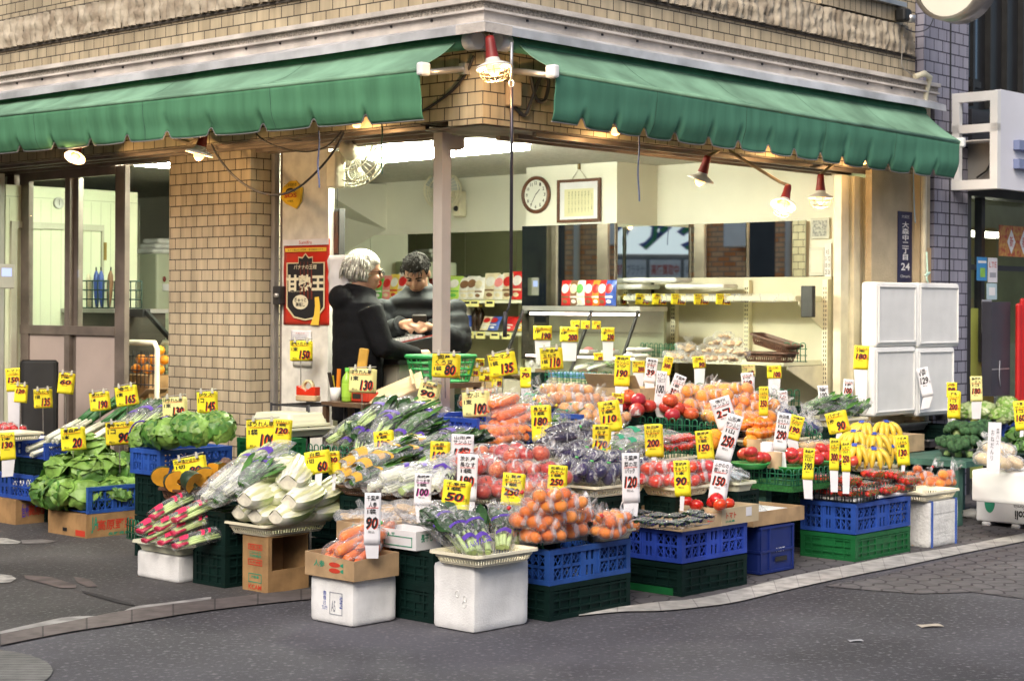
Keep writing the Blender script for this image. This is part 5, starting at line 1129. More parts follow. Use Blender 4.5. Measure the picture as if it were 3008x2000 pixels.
def face_text(t,items,LR,LL,side,par=None):
 for txt,u,z,w,h,m in items:
  mb=MB()
  T=Matrix.Translation((u*LR,-.0015,z))if side=='R' else Matrix.Translation((-.0015,LL*(1-u),z))@Matrix.Rotation(R(-90),4,'Z')
  if txt=='#':mb.T=T;mb.bx((-w/2,-.0006,-h/2),(w/2,.0,h/2))
  elif txt=='[]':mb.T=T;mb.bx((-w/2,-.0006,-h/2),(w/2,0,-h/2+.004));mb.bx((-w/2,-.0006,h/2-.004),(w/2,0,h/2));mb.bx((-w/2,-.0006,-h/2),(-w/2+.004,0,h/2));mb.bx((w/2-.004,-.0006,-h/2),(w/2,0,h/2))
  else:mb.text(txt,T,w,h,0,off=.02)
  part('printed_mark' if txt in '#[]' else 'lettering',mb,m,t)
def styro(label,T,LR,LL,Hh,mat=STYRO,name='styrofoam_box',notch=None,group=None):
 t=thing(name,label,'styrofoam box',T,group)
 def g(a,b,c):
  d=V((a,b,c));cen=V((LR/2,LL/2,Hh/2));r=.02
  q=V((min(max(d.x,r),LR-r),min(max(d.y,r),LL-r),min(max(d.z,r),Hh-r)));e=d-q
  if e.length>1e-6:e=e.normalized()*r
  return q+e+V((noise.noise(d*18),noise.noise(d*18+V((5,0,0))),noise.noise(d*18+V((0,7,0)))))*.0018
 mb=MB();n=14
 for f in(lambda u,v:g(u*LR,0,v*Hh),lambda u,v:g(LR,u*LL,v*Hh),lambda u,v:g(LR-u*LR,LL,v*Hh),lambda u,v:g(0,LL-u*LL,v*Hh),lambda u,v:g(u*LR,v*LL,Hh),lambda u,v:g(u*LR,LL-v*LL,0)):mb.patch(f,n,n)
 part('shell',mb,mat,t)
 return t
def quad(pxN,pyN,pxL,pxR,z=None,yaw=TH):
 N=sp(pxN,pyN)if z is None else gz(pxN,pyN,z);a=V((math.cos(yaw),math.sin(yaw),0));b=V((-math.sin(yaw),math.cos(yaw),0))
 return N,lenR(N,pxR,a),lenR(N,pxL,b),fr(N,yaw)
def under(desc,N,LR,LL,yaw=TH,mat=None,shrink=.02):
 if N.z<.12:return
 n=max(1,round(N.z/.20));h=N.z/n
 for i in range(n):
  p=V((N.x,N.y,h*i+.001));T=fr(p,yaw)@Matrix.Translation((shrink,shrink,0))
  w='' if n==1 else['lowest ','second ','third ','fourth ','fifth '][i]
  crate(f'{w}dark crate under {desc}',T,max(LR-2*shrink,.2),max(LL-2*shrink,.2),h-.003,mat or DGREEN,'solid','dark crates under the display')
# ------------------------------------------------------------------ produce prototypes: lists of (part name, mesh, local matrix)
def inst(name,label,cat,T,proto,group=None):
 t=thing(name,label,cat,T,group)
 for nm,me,Tm in proto:ob(nm,me,t,Tm)
 return t
def sphere_mesh(nm,mat,sq=.9,dim=.1,nu=14,nv=10,lobes=0,stem=None):
 def b():
  mb=MB();mb.ell((0,0,0),(1,1,sq),0,nu,nv,None,lambda d:1-dim*math.exp(-((1-d.z)/.06))-.4*dim*math.exp(-((1+d.z)/.06))+(lobes*.03*math.cos(5*math.atan2(d.y,d.x))*(1-d.z**2)))
  if stem:mb.tube([(0,0,sq*(1-dim)),(.06,.02,sq+.12)],.06,1,5)
  return mb.mesh(nm,[mat]+([stem]if stem else[]))
 return cached(('sph',nm,mat.name),b)
FR=lambda:dict(mandarin=sphere_mesh('mandarin',ORANGE,.82,.08,stem=STEMG),orange=sphere_mesh('orange',NAVEL,.95,.04),apple=sphere_mesh('apple',APPLE,.88,.28,16,14,stem=WOODD),pale_apple=sphere_mesh('apple',APPLEP,.88,.28,16,14,stem=WOODD),tomato=sphere_mesh('tomato',TOMATO,.80,.12,16,12,1,stem=LEAFM),pink_tomato=sphere_mesh('tomato',TOMP,.80,.12,16,12,1),onion=sphere_mesh('onion',ONION,.95,-.12,14,12),persimmon=sphere_mesh('persimmon',M('persimmon_skin',(.80,.22,.02),.3,.1,9,obrand=.1),.78,.06),potato=sphere_mesh('potato',M('potato_skin',(.50,.32,.15),.6,.2,16,.3,60,obrand=.15),.75,.0))
FR=FR()
def rot3(rnd):return Matrix.Rotation(rnd.uniform(-.6,.6),4,'X')@Matrix.Rotation(rnd.uniform(-.6,.6),4,'Y')@Matrix.Rotation(rnd.uniform(0,6.3),4,'Z')
def film_around(sph,seed,mat,infl=1.07,neck=None,wr=.05,nm='film'):
 c=V((0,0,0))
 for p,r in sph:c+=p
 c/=len(sph);nu,nv=26,16;D=[];
 for j in range(nv+1):
  for i in range(nu):
   a=math.pi*j/nv;b=2*math.pi*i/nu;d=V((math.sin(a)*math.cos(b),math.sin(a)*math.sin(b),math.cos(a)));best=0
   for p,r in sph:
    q=p-c;R_=r*infl+.003;tca=q.dot(d);h2=q.length_squared-tca*tca
    if h2<R_*R_:best=max(best,tca+math.sqrt(R_*R_-h2))
    else:best=max(best,tca*.86)
   D.append((d,best))
 for _ in range(2):
  E=[]
  for j in range(nv+1):
   for i in range(nu):
    k=j*nu+i;nb=[D[j*nu+(i+1)%nu][1],D[j*nu+(i-1)%nu][1],D[max(j-1,0)*nu+i][1],D[min(j+1,nv)*nu+i][1]]
    E.append((D[k][0],max(D[k][1],.5*D[k][1]+.5*sum(nb)/4)))
  D=E
 vs=[]
 for d,t in D:
  t*=1+wr*noise.noise(d*5+V((seed,0,0)))+wr*.6*noise.noise(d*11+V((0,seed,0)));p=c+d*t;p.z=max(p.z,-.001);vs.append(p)
 mb=MB();mb.add(vs,[(j*nu+i,(j+1)*nu+i,(j+1)*nu+(i+1)%nu,j*nu+(i+1)%nu)for j in range(nv)for i in range(nu)],0,True)
 if neck:
  n0,n1=neck;d=(n1-n0);L_=d.length;d.normalize();x=d.orthogonal().normalized();y=d.cross(x);k=14;rows=[(.0,.028),(.25,.014),(.36,.006),(.5,.014),(.75,.026),(1.,.036)];vv=[]
  for f,r in rows:
   for i in range(k):a=2*math.pi*i/k;rr=r*(1+.45*math.sin(3*a+seed)*(f>.4));vv.append(n0+d*(L_*(f+(.12*math.sin(4*a+seed)if f>.9 else 0)))+(x*math.cos(a)+y*math.sin(a))*rr)
  mb.add(vv,[(j*k+i,j*k+(i+1)%k,(j+1)*k+(i+1)%k,(j+1)*k+i)for j in range(5)for i in range(k)],0,True)
 return mb.mesh(nm,mat)
def bag_proto(kind,n,r,seed,mat=None,lay=None,neck=True,tie=None):
 def b():
  rnd=random.Random(seed);cols=lay or(3,2);sph=[];k=0;z=r*.82
  while len(sph)<n:
   cx,cy=(cols[0],cols[1])if k==0 else(max(1,cols[0]-k),max(1,cols[1]-(k>1)))
   for j in range(cy):
    for i in range(cx):
     if len(sph)<n:sph.append((V(((i-(cx-1)/2)*r*1.9+rnd.uniform(-.15,.15)*r,(j-(cy-1)/2)*r*1.9+rnd.uniform(-.15,.15)*r,z+rnd.uniform(-.08,.1)*r)),r*rnd.uniform(.86,1.10)))
   z+=r*1.45;k+=1
  out=[(kind.replace('pink_','').replace('pale_',''),FR[kind],Matrix.Translation(p)@rot3(rnd)@Matrix.Scale(q,4))for p,q in sph]
  top=max(sph,key=lambda s:s[0].z)[0];nk=None;ext=max(abs(s[0].x)for s in sph)+r
  if neck:s_=rnd.choice((-1,1));nk=(V((s_*ext*.75,.0,top.z*.8)),V((s_*(ext+.06),-.01,top.z+.055)))
  out.append(('film',film_around(sph,seed,mat or FILM,neck=nk),Matrix()))
  if nk and tie:mb=MB();p=nk[0].lerp(nk[1],.36);d=(nk[1]-nk[0]).normalized();mb.tube([p-d*.005,p+d*.005],.0095,0,8);out.append(('tie',mb.mesh('tie',tie),Matrix()))
  return out
 return cached(('bag',kind,n,round(r,3),seed,mat.name if mat else ''),b)
TIER=M('red_tie',(.65,.02,.02),.4,.1,9);TIEG=M('green_tie',(.1,.5,.12),.4,.1,9);TIEY=M('yellow_tie',(.8,.65,.05),.4,.1,9)
def leaf(mb,base,d,up,L_,W_,m,seed,curl=.25,cup=.3,ruff=.12,nu=4,nv=7,tipw=.9):
 d=V(d).normalized();up=(V(up)-d*V(up).dot(d)).normalized();s=d.cross(up);base=V(base)
 def f(u,v):
  w=W_*(math.sin(math.pi*min(1,v*.93+.07))**.7)*(.55+.45*v);x=(u-.5)*w
  z=curl*L_*v*v*-1+cup*W_*(u-.5)**2*2+ruff*W_*noise.noise(V((u*3+seed,v*4,seed*1.7)))*(.3+abs(u-.5)*2)+.02*W_*math.cos((u-.5)*20)*0
  return base+d*(L_*v)+s*x+up*z
 mb.patch(f,nu,nv,m)
GK=dict(pakchoi=(STEMG,.011,LEAFD,.085,.42,7,.30),komatsuna=(STEMG,.005,LEAFD,.075,.50,14,.36),spinach=(STEMG,.005,LEAFD,.07,.40,14,.32),mizuna=(STEMW,.0045,LEAFP,.035,.55,20,.38),celery=(STEMW,.014,LEAFL,.06,.55,8,.40),shungiku=(LEAFM,.004,LEAFM,.04,.35,18,.32),redchard=(STEMG,.009,LEAFD,.06,.62,12,.42),negi=(STEMW,.011,LEAFD,.03,.5,5,.50),herb=(LEAFM,.003,LEAFM,.035,.35,22,.22),bean=(LEAFM,.006,LEAFM,.012,.6,14,.16))
def greens_proto(kind,seed,band=None,filmed=True,mat=None,redbase=False):
 def b():
  sm,srad,lm,lw,split,n,L_=GK[kind];rnd=random.Random(seed*31+5);w=.055+.02*rnd.random();st_=MB();lf=MB()
  for i in range(n):
   a=rnd.uniform(-1,1);zz=rnd.uniform(.15,1);x0=a*w*.45;x1=a*w*(1.0+rnd.uniform(-.2,.3));z0=.012+zz*.03;z1=.012+zz*.045;ym=L_*split*rnd.uniform(.85,1.1)
   st_.tube([(x0,rnd.uniform(0,.01),z0),((x0+x1)/2*.9,ym*.5,(z0+z1)/2+.006),(x1*.8,ym,z1)],[srad*(1.3 if kind=='pakchoi' else 1.0),srad,srad*.7],0,6)
   d=V((x1*.5+rnd.uniform(-.04,.04),L_*(1-split)*.9,rnd.uniform(-.03,.04)))
   for q in range(2 if kind in('herb','shungiku','spinach')else 1):leaf(lf,(x1*.8,ym*(1-.12*q),z1),d+V((rnd.uniform(-.05,.05),0,rnd.uniform(-.03,.03)))*q,(rnd.uniform(-.5,.5),0,1),L_-ym,lw*rnd.uniform(.8,1.2),0,rnd.random()*9,.12,.35,.22)
  out=[('stem',st_.mesh('stems',sm),Matrix()),('leaf',lf.mesh('leaves',lm),Matrix())]
  if redbase:
   mb=MB();
   for i in range(7):a=(i-3)/3;mb.tube([(a*w*.4,-.012,.028),(a*w*.5,.06,.036)],[.012,.009],0,7)
   out.append(('root_end',mb.mesh('roots',RADR),Matrix()))
  if filmed:
   def sec(v):
    y=-.02+v*(L_+.05);ww=w*(.72+.75*v)*(1 if v<.93 else 1.05);hh=.036*math.sin(math.pi*min(1,.12+v*.86))**.5+.006
    return y,ww,hh
   def f(u,v):
    y,ww,hh=sec(v);a=2*math.pi*u;k=1+.13*noise.noise(V((math.cos(a)*2.2,v*6,math.sin(a)*2+seed)))+.07*noise.noise(V((math.cos(a)*6,v*13,seed)))
    return V((ww*math.cos(a)*k,y,max(.001,.034+hh*math.sin(a)*k*(1.1 if math.sin(a)>0 else .95))))
   mb=MB();mb.patch(f,22,16);out.append(('film',mb.mesh('film',mat or FILM),Matrix()))
   if band:
    mb=MB()
    for v0,v1,u0,u1 in band[1]:mb.patch(lambda u,v:f(u0+(u1-u0)*u,v0+(v1-v0)*v+.03*math.sin(u*4))+V((0,0,.002)),8,3)
    out.append(('printed_band',mb.mesh('band',band[0]),Matrix()))
  return out
 return cached(('greens',kind,seed,filmed,band[0].name if band else '',redbase,mat.name if mat else ''),b)
def cabbage_proto(seed,r,leaves=11,flare=.12,mat=None,dark=None,lobe=1.0,hz=.9):
 def b():
  rnd=random.Random(seed);mb=MB();mb.ell((0,0,r*hz),(r*.9,r*.9,r*hz*.9),0,14,10)
  for i in range(leaves):
   th=rnd.uniform(.35,1.75);ph=2*math.pi*(i*.382+rnd.uniform(0,.1));c=V((math.sin(th)*math.cos(ph),math.sin(th)*math.sin(ph),math.cos(th)));e1=V((math.cos(th)*math.cos(ph),math.cos(th)*math.sin(ph),-math.sin(th)));e2=c.cross(e1);sd=rnd.random()*50;wd=rnd.uniform(.75,1.15)*lobe;hd=rnd.uniform(.8,1.2)*lobe;fl=flare*rnd.uniform(.4,1.5)
   def f(u,v):
    q=v;g=2*math.pi*u;a,bq=q*math.cos(g),q*math.sin(g);ang=q*.95*lobe*(1+.12*math.sin(g*3+sd)*q)
    rr=r*(1.0+.02*i/leaves+fl*q**2.6*(1.3 if bq<0 else .7)+.10*q*noise.noise(V((a*2.6+sd,bq*2.6,0)))+.05*q**3*math.sin(g*9+sd)+.03*abs(math.sin(a*8+bq*2.5*(1 if a>0 else-1)))*(.2+q*.7)+.015*math.exp(-(a/.07)**2))
    p=c*math.cos(ang)+(e2*math.cos(g)*wd-e1*math.sin(g)*hd)*math.sin(ang);p.normalize();return V((p.x*rr,p.y*rr,max(0.,p.z*rr*hz+r*hz)))
   mb.patch(f,40,10,1 if i%3==0 and dark else 0)
  return[('head',mb.mesh('head',[mat or LEAFL,dark or LEAFL]),Matrix())]
 return cached(('cab',seed,r,leaves,flare,(mat or LEAFL).name),b)
def napa_proto(seed):
 def b():
  rnd=random.Random(seed);L_=.225*rnd.uniform(.92,1.08);prof=[(0,.036),(.04,.048),(.15,.058),(.4,.067),(.7,.063),(.88,.048),(.97,.028),(1,.008)]
  mb=MB();cut=MB();n=12;rows=[];A=[]
  for f,r in prof:A.append([V((1.05*r*math.cos(R(196+148*i/n))*(1+.05*noise.noise(V((i*.8,f*7,seed)))),f*L_,r*math.sin(R(196+148*i/n))*1.0+.0))for i in range(n+1)])
  k=n+1;mb.add([p for a in A for p in a],[(j*k+i,j*k+i+1,(j+1)*k+i+1,(j+1)*k+i)for j in range(len(A)-1)for i in range(n)],0,True)
  apex=[V((.008*math.sin(f*5),f*L_,r*.62+.004*noise.noise(V((f*6,seed,0)))))for f,r in prof]
  for side in(0,n):
   def g(u,v):
    j=v*(len(prof)-1);j0=min(int(j),len(prof)-2);q=j-j0;e=A[j0][side].lerp(A[j0+1][side],q);a=apex[j0].lerp(apex[j0+1],q);p=e.lerp(a,u);nrm=V((1 if side else-1,0,.8)).normalized();return p+nrm*(.0022*math.sin(u*26+3*math.sin(v*3))*math.sin(v*math.pi)+.004*math.sin(math.pi*u))
   cut.patch(g if side else(lambda u,v:g(1-u,v)),14,10,0)
  cut.add(A[0]+[apex[0]],[tuple(range(len(A[0])+1))],1)
  return[('outer_leaf',mb.mesh('outer',NAPA),Matrix.Translation((0,0,.062))),('cut_face',cut.mesh('cut',[NAPAC,NAPAB]),Matrix.Translation((0,0,.062)))]
 return cached(('napa',seed),b)
def carrot_mesh():
 def b():
  mb=MB();mb.tube([(0,0,0),(0,.02,0),(0,.08,0),(0,.14,.002),(0,.175,.003),(0,.19,.003)],[.014,.022,.020,.016,.009,.003],0,10);return mb.mesh('carrot',CARROT)
 return cached('carrot',b)
def aub_mesh():
 def b():
  mb=MB();mb.tube([(0,0,0),(0,.015,.002),(0,.06,.004),(.004,.12,.004),(.01,.165,.003),(.012,.185,.003),(.012,.20,.003)],[.006,.022,.030,.027,.019,.013,.006],0,12);return mb.mesh('aubergine',EGGP)
 return cached('aub',b)
def long_bag(kind,n,seed,mat=None,neck=True,tie=None,me=None,L_=.19,rr=.024):
 def b():
  rnd=random.Random(seed);out=[];sph=[]
  for i in range(n):
   lay=i//3;x=((i%3)-1)*rr*1.9+(lay%2)*rr*.9;z=rr+lay*rr*1.6;fl=rnd.random()<.4
   T=Matrix.Translation((x,rnd.uniform(-.01,.01)+(L_ if fl else 0),z))@Matrix.Rotation((math.pi if fl else 0)+rnd.uniform(-.08,.08),4,'Z')@Matrix.Rotation(rnd.uniform(0,6),4,'Y');out.append((kind,me,T))
   for k in range(5):sph.append((V((x,L_*(k+.3)/5,z)),rr))
  nk=(V((0,L_*.96,rr*2.2)),V((.02,L_*1.3,rr*3)))if neck else None
  out.append(('film',film_around(sph,seed,mat or FILM,1.1,nk),Matrix()))
  if nk and tie:p=nk[0].lerp(nk[1],.36);d=(nk[1]-nk[0]).normalized();mb=MB();mb.tube([p-d*.005,p+d*.005],.0095,0,8);out.append(('tie',mb.mesh('tie',tie),Matrix()))
  return out
 return cached(('lb',kind,n,seed,mat.name if mat else ''),b)
def straw_mesh():
 def b():
  mb=MB();mb.lathe([(0,-.016),(.007,-.012),(.0125,0),(.0135,.008),(.009,.014),(0,.015)],10,0)
  for i in range(5):a=i*1.257;mb.add([(0,0,.0155),(.012*math.cos(a-.3),.012*math.sin(a-.3),.0135),(.017*math.cos(a),.017*math.sin(a),.014),(.012*math.cos(a+.3),.012*math.sin(a+.3),.0135)],[(0,1,2,3)],1)
  return mb.mesh('strawberry',[STRAW,LEAFM])
 return cached('straw',b)
def pack_proto(seed,fill,w=.105,d=.075,h=.035,n=(4,3),sc=1.15,mat=None):
 def b():
  rnd=random.Random(seed);out=[]
  for j in range(n[1]):
   for i in range(n[0]):out.append((fill[0],fill[1],Matrix.Translation(((i-(n[0]-1)/2)*w*.9/n[0],(j-(n[1]-1)/2)*d*.9/n[1],.022+rnd.uniform(0,.008)))@Matrix.Rotation(rnd.uniform(.7,1.9),4,'X')@Matrix.Rotation(rnd.uniform(0,6),4,'Z')@Matrix.Scale(sc*rnd.uniform(.9,1.1),4)))
  mb=MB();a,b_=rrect(w*.88,d*.85,.012,2),rrect(w,d,.014,2);k=len(a)
  mb.add([(x,y,.001)for x,y in a]+[(x,y,h)for x,y in b_]+[(x*1.06,y*1.08,h)for x,y in b_],[(i,(i+1)%k,k+(i+1)%k,k+i)for i in range(k)]+[(k+i,k+(i+1)%k,2*k+(i+1)%k,2*k+i)for i in range(k)]+[tuple(range(k-1,-1,-1))]);out.append(('box',mb.mesh('box',PET),Matrix()))
  mb=MB();mb.patch(lambda u,v:V(((u-.5)*w*1.05,(v-.5)*d*1.05,h+.003+.012*math.sin(u*math.pi)*math.sin(v*math.pi)+.002*noise.noise(V((u*5,v*5,seed))))),8,6);out.append(('film',mb.mesh('film',mat or FILMC),Matrix()));return out
 return cached(('pack',seed,fill[0],w),b)
def broc_proto(seed):
 def b():
  rnd=random.Random(seed);mb=MB()
  for i in range(26):
   th=math.acos(1-rnd.random()*.85);ph=i*2.4;c=V((.062*math.sin(th)*math.cos(ph),.062*math.sin(th)*math.sin(ph),.05+.048*math.cos(th)));r=rnd.uniform(.017,.026)
   mb.ell(c,r,0,9,7,None,lambda d:1+.16*noise.noise(d*4+c*90)+.12*noise.noise(d*9+c*50))
  st_=MB();st_.tube([(0,0,.0),(0,0,.03),(0,0,.06)],[.018,.02,.03],0,9);return[('floret',mb.mesh('floret',BROC),Matrix()),('stalk',st_.mesh('stalk',STEMG),Matrix())]
 return cached(('broc',seed),b)
def banana_proto(seed,n=5):
 def b():
  rnd=random.Random(seed);mb=MB();e=MB()
  for i in range(n):
   a=-.2+(i-(n-1)/2)*.34+rnd.uniform(-.05,.05);pts=[]
   for k in range(9):f=k/8;rr=.012+.125*math.sin(f*1.45);pts.append(V((rr*math.sin(a)*1.05,-rr*math.cos(a)*.62,.105-.10*f**1.8+.01*math.sin(f*3.1)+rnd.uniform(0,.002))))
   mb.tube(pts,[.008,.012,.017,.0185,.019,.0185,.0165,.011,.006],0,6);e.tube([pts[-1],pts[-1]+(pts[-1]-pts[-2]).normalized()*.006],.0055,0,6)
  e.tube([(0,.03,.118),(0,.0,.105)],[.010,.015],0,8);f_=MB()
  f_.patch(lambda u,v:V(((u-.5)*.12,-.015-v*.05,.128+.010*noise.noise(V((u*5,v*4,seed)))-.03*v-.05*(u-.5)**2)),8,6);p_=MB()
  p_.patch(lambda u,v:V((-.03+u*.03,-.03-v*.022,.131-.014*v)),3,3)
  return[('banana',mb.mesh('bananas',BANAN),Matrix()),('tip',e.mesh('tips',WOODD),Matrix()),('film',f_.mesh('wrap',FILM),Matrix()),('printed_band',p_.mesh('print',BLUEI),Matrix())]
 return cached(('ban',seed),b)
def pumpkin_proto(seed):
 def b():
  rnd=random.Random(seed);r,hgt,an=.085,.055,R(rnd.uniform(75,100));n,m_=10,8
  def f(u,v):a=-an/2+an*u;b_=math.pi*v;rr=r*math.sin(b_)**.8*(1+.03*math.cos(a*9));return V((rr*math.cos(a),rr*math.sin(a),-hgt*math.cos(b_)))
  mb=MB();mb.patch(f,n,m_,0);c=MB()
  for a in(-an/2,an/2):
   pts=[V((r*math.sin(math.pi*v/m_)**.8*math.cos(a),r*math.sin(math.pi*v/m_)**.8*math.sin(a),-hgt*math.cos(math.pi*v/m_)))for v in range(m_+1)];inn=[V((p.x*.22,p.y*.22,p.z*.3))for p in pts]
   vs=pts+inn;c.add(vs,[(i,i+1,m_+2+i,m_+1+i)if a>0 else(i+1,i,m_+1+i,m_+2+i)for i in range(m_)],0)
  c.patch(lambda u,v:f(u,v)*.35 if False else V((f(u,v).x*.22,f(u,v).y*.22,f(u,v).z*.3)),6,8,0)
  T=Matrix.Translation((0,0,.05))@Matrix.Rotation(rnd.uniform(2.2,4.0),4,'Z')@Matrix.Rotation(rnd.uniform(-.7,.2),4,'Y');return[('rind',mb.mesh('rind',PUMPR),T),('flesh',c.mesh('flesh',PUMPF),T)]
 return cached(('pump',seed),b)
# ------------------------------------------------------------------ price cards
def pcard(px,py,w,h,pyb,col,name,unit,price,label,roll=0.,kind='post',Y=None,yaw=None,dz=0.,ink='r',pitch=0.,cap='',rows=1):
 p0=sp(px,pyb,dz)if Y is None else at(px,pyb,Y);Yq=p0.y;k=Yq/F;c=at(px,py,Yq);W_,H_=w*k,h*k
 yw=math.atan2(-c.x,c.y)*1+(yaw if yaw is not None else random.uniform(-.12,.12))
 T=Matrix.Translation(c)@Matrix.Rotation(yw,4,'Z')@Matrix.Rotation(R(pitch),4,'X')@Matrix.Rotation(R(-roll),4,'Y')
 t=thing('price_card',label,'price card',T,'hand lettered price cards');cm={'y':YEL,'p':PYEL,'w':WCARD}[col]
 mb=MB();seed=px*.13;amp=.05 if kind=='clip' else .03 if kind=='stack' else .012
 def sheet_(d,sx,sz):
  def f(u,v):return V(((u-.5)*W_+sx,d-amp*W_*(noise.noise(V((u*1.6+seed,v*1.6,d*40)))+.6*(1-v)**2*math.sin(u*4+seed)),(v-.5)*H_+sz))
  return f
 f0=sheet_(0,0,0)
 mb.patch(f0,6,8);o=part('card',mb,cm,t);sol(o,.0025)
 if kind in('clip','stack'):
  mb=MB();mb.patch(sheet_(.007,W_*.05,-H_*.02),6,6);mb.patch(sheet_(.013,W_*.08,-H_*.035),6,6);o=part('sheets_behind',mb,cm,t);sol(o,.004)
 base={'r':RED,'m':MAG,'k':None}[ink]
 lb=MB()
 def T2(x,z,dy=.0):return Matrix.Translation((x,-.0030-dy,z))
 tall=H_>W_*1.35
 if tall:
  nm=name.split('/');z=.40
  for s_ in nm:lb.text(s_,T2(0,z*H_),min(W_*.82,W_*.25*len(s_)),H_*.11,0,off=.015);z-=.13
  if len(nm):lb.bar(T2(-W_*.38,(z+.065)*H_).translation,T2(W_*.36,(z+.075)*H_).translation,.004,.001,1)
  if unit:lb.text(unit,T2(-W_*.05,(z-.0)*H_),W_*.55,H_*.10,0,off=.03)
  zp=(z-.22)*H_ if unit else(z-.14)*H_;ph=H_*.24;pw=W_*.72
  zp=max(zp,-.30*H_)
  if base:lb.text(price,T2(W_*.0,zp-.003,-.0006),pw*1.02,ph,1,shear=.18,off=.05)
  lb.text(price,T2(-W_*.035,zp,.0006),pw,ph,0,shear=.18,off=.035);lb.text('円',T2(W_*.40,zp-ph*.35,.0006),W_*.15,ph*.42,0,shear=.2)
  if zp-ph*.5-.07*H_>-.5*H_:lb.text('税込' if not cap else cap,T2(-W_*.05,zp-ph*.5-.055*H_,.0006),W_*.38,H_*.055,0)
 else:
  nm=name.split('/');z=.36
  for s_ in nm:lb.text(s_,T2(-W_*.05,z*H_),min(W_*.82,W_*.22*len(s_)),H_*.20,0,off=.015);z-=.22
  lb.bar(T2(-W_*.40,(z+.10)*H_).translation,T2(W_*.36,(z+.12)*H_).translation,.004,.001,1)
  lb.text(unit or '1コ',T2(-W_*.28,(z-.06)*H_),W_*.30,H_*.20,0,off=.03);lb.text('税込',T2(-W_*.28,-.38*H_),W_*.22,H_*.10,0)
  ph=H_*.44;pw=W_*(.50 if len(price)>2 else .42)
  if base:lb.text(price,T2(W_*.20,-.20*H_-.003,-.0006),pw*1.03,ph,1,shear=.2,off=.05)
  lb.text(price,T2(W_*.17,-.19*H_,.0006),pw,ph,0,shear=.2,off=.04);lb.text('円',T2(W_*.43,-.36*H_,.0006),W_*.09,H_*.14,0)
 for q in lb.v:q.y+=f0(q.x/W_+.5,q.z/H_+.5).y
 part('lettering',lb,[INK,base or INK],t)
 iv=T.inverted()
 mb=MB()
 if kind=='clip':
  mb.tube([(-W_*.55,-.004,H_*.5+.002),(W_*.55,-.004,H_*.5+.012)],.003,0,5)
  mb.tube([(0,.016,H_*.5),(.002,.016,-H_*.4),iv@(p0+V((0,.02,0)))],.0032,0,5);part('stand',mb,M('clip_steel',(.40,.38,.34),.4,.1,9,metal=.6),t)
  for x in(-.28,.30):mb=MB();mb.box((x*W_,-.004,H_*.5),(.014,.022,.02));mb.box((x*W_,-.004,H_*.5+.014),(.010,.010,.014));part('clip',mb,M('clip_clear',(.55,.53,.45),.4,.1,9),t)
 elif kind!='hang':
  d=iv@p0;wv=W_*(.3 if kind=='stack' else .86);mb.add([(-wv/2,.004,-H_*.3),(wv/2,.004,-H_*.3),(wv/2,.004,-H_*.5),(-wv/2,.004,-H_*.5)]+[(d.x-wv*.42,.006,d.z),(d.x+wv*.42,.006,d.z)],[(0,1,2,3),(3,2,5,4)]);o=part('post',mb,WCARD,t);sol(o,.003)
 return t
# ------------------------------------------------------------------ front row on the pavement
def hgt(N,py):return(N.y/F)*(topx(N)[1]-py)
def put(proto_fn,name,cat,text,items,group=None,z=None):
 out=[]
 for i,it in enumerate(items):
  px,py,dz,yaw,rx,sc=(list(it)+[0,0,0,1])[:6]if len(it)<6 else it
  p=gz(px,py,z+dz)if z is not None else sp(px,py,dz)
  out.append(inst(name,'',cat,fr(p,yaw,R(rx),0,0,sc),proto_fn(i)))
 order(out,text,group or text.replace('{}','').strip(' ,').replace('  ',' '));return out
def loose(kind,r,text,items,group,z=None,name=None):
 out=[]
 rnd=random.Random(len(text))
 for px,py,dz in items:
  p=gz(px,py,z+dz)if z is not None else sp(px,py,dz);p.z+=r*.85
  o=ob(name or kind.replace('pink_',''),FR[kind],None,Matrix.Translation(p)@rot3(rnd)@Matrix.Scale(r,4));tag(o,'',(name or kind).replace('pink_','').replace('_',' '));out.append(o)
 order(out,text,group);return out
CC={}
# A: styrofoam box under the red stemmed bunches
N,LR,LL,T=quad(524,1716,404,658,0);hA=hgt(N,1632);styro('worn white styrofoam box under the tray of pink based greens',T,LR,LL,hA,STYRO)
NA=gz(524,1632,hA+.003);TA=fr(NA,TH);lr,ll=lenR(NA,676,dR),lenR(NA,396,dL)
tray('cream tray of bagged pink based greens on the worn styrofoam box',TA@Matrix.Translation((-.015,-.02,0)),lr,ll,.05,CREAMG,False)
fence('green wire divider along the front of the pink based greens',gz(498,1622,hA-.02),gz(372,1580,hA-.02),.115,.024,WIREG)
zA=hA+.05
BR=lambda i:greens_proto('redchard',1+i%4,(REDPR,((.06,.17,.12,.38),(.33,.37,.1,.4),(.42,.45,.12,.38))),True,FILM,True)
put(BR,'greens_bag','bagged vegetables','clear bag of pink based leafy greens on the front left tray, {}',[(430,1600,.0,-.95,14,.86),(478,1608,.0,-.9,12,.88),(520,1618,.0,-1.0,10,.9),(418,1572,.05,-.85,20,.88),(470,1566,.07,-.95,18,.9),(515,1580,.05,-1.05,14,.92),(455,1530,.12,-.9,22,.88),(520,1540,.12,-.95,18,.9)],'bags of pink based greens',zA)
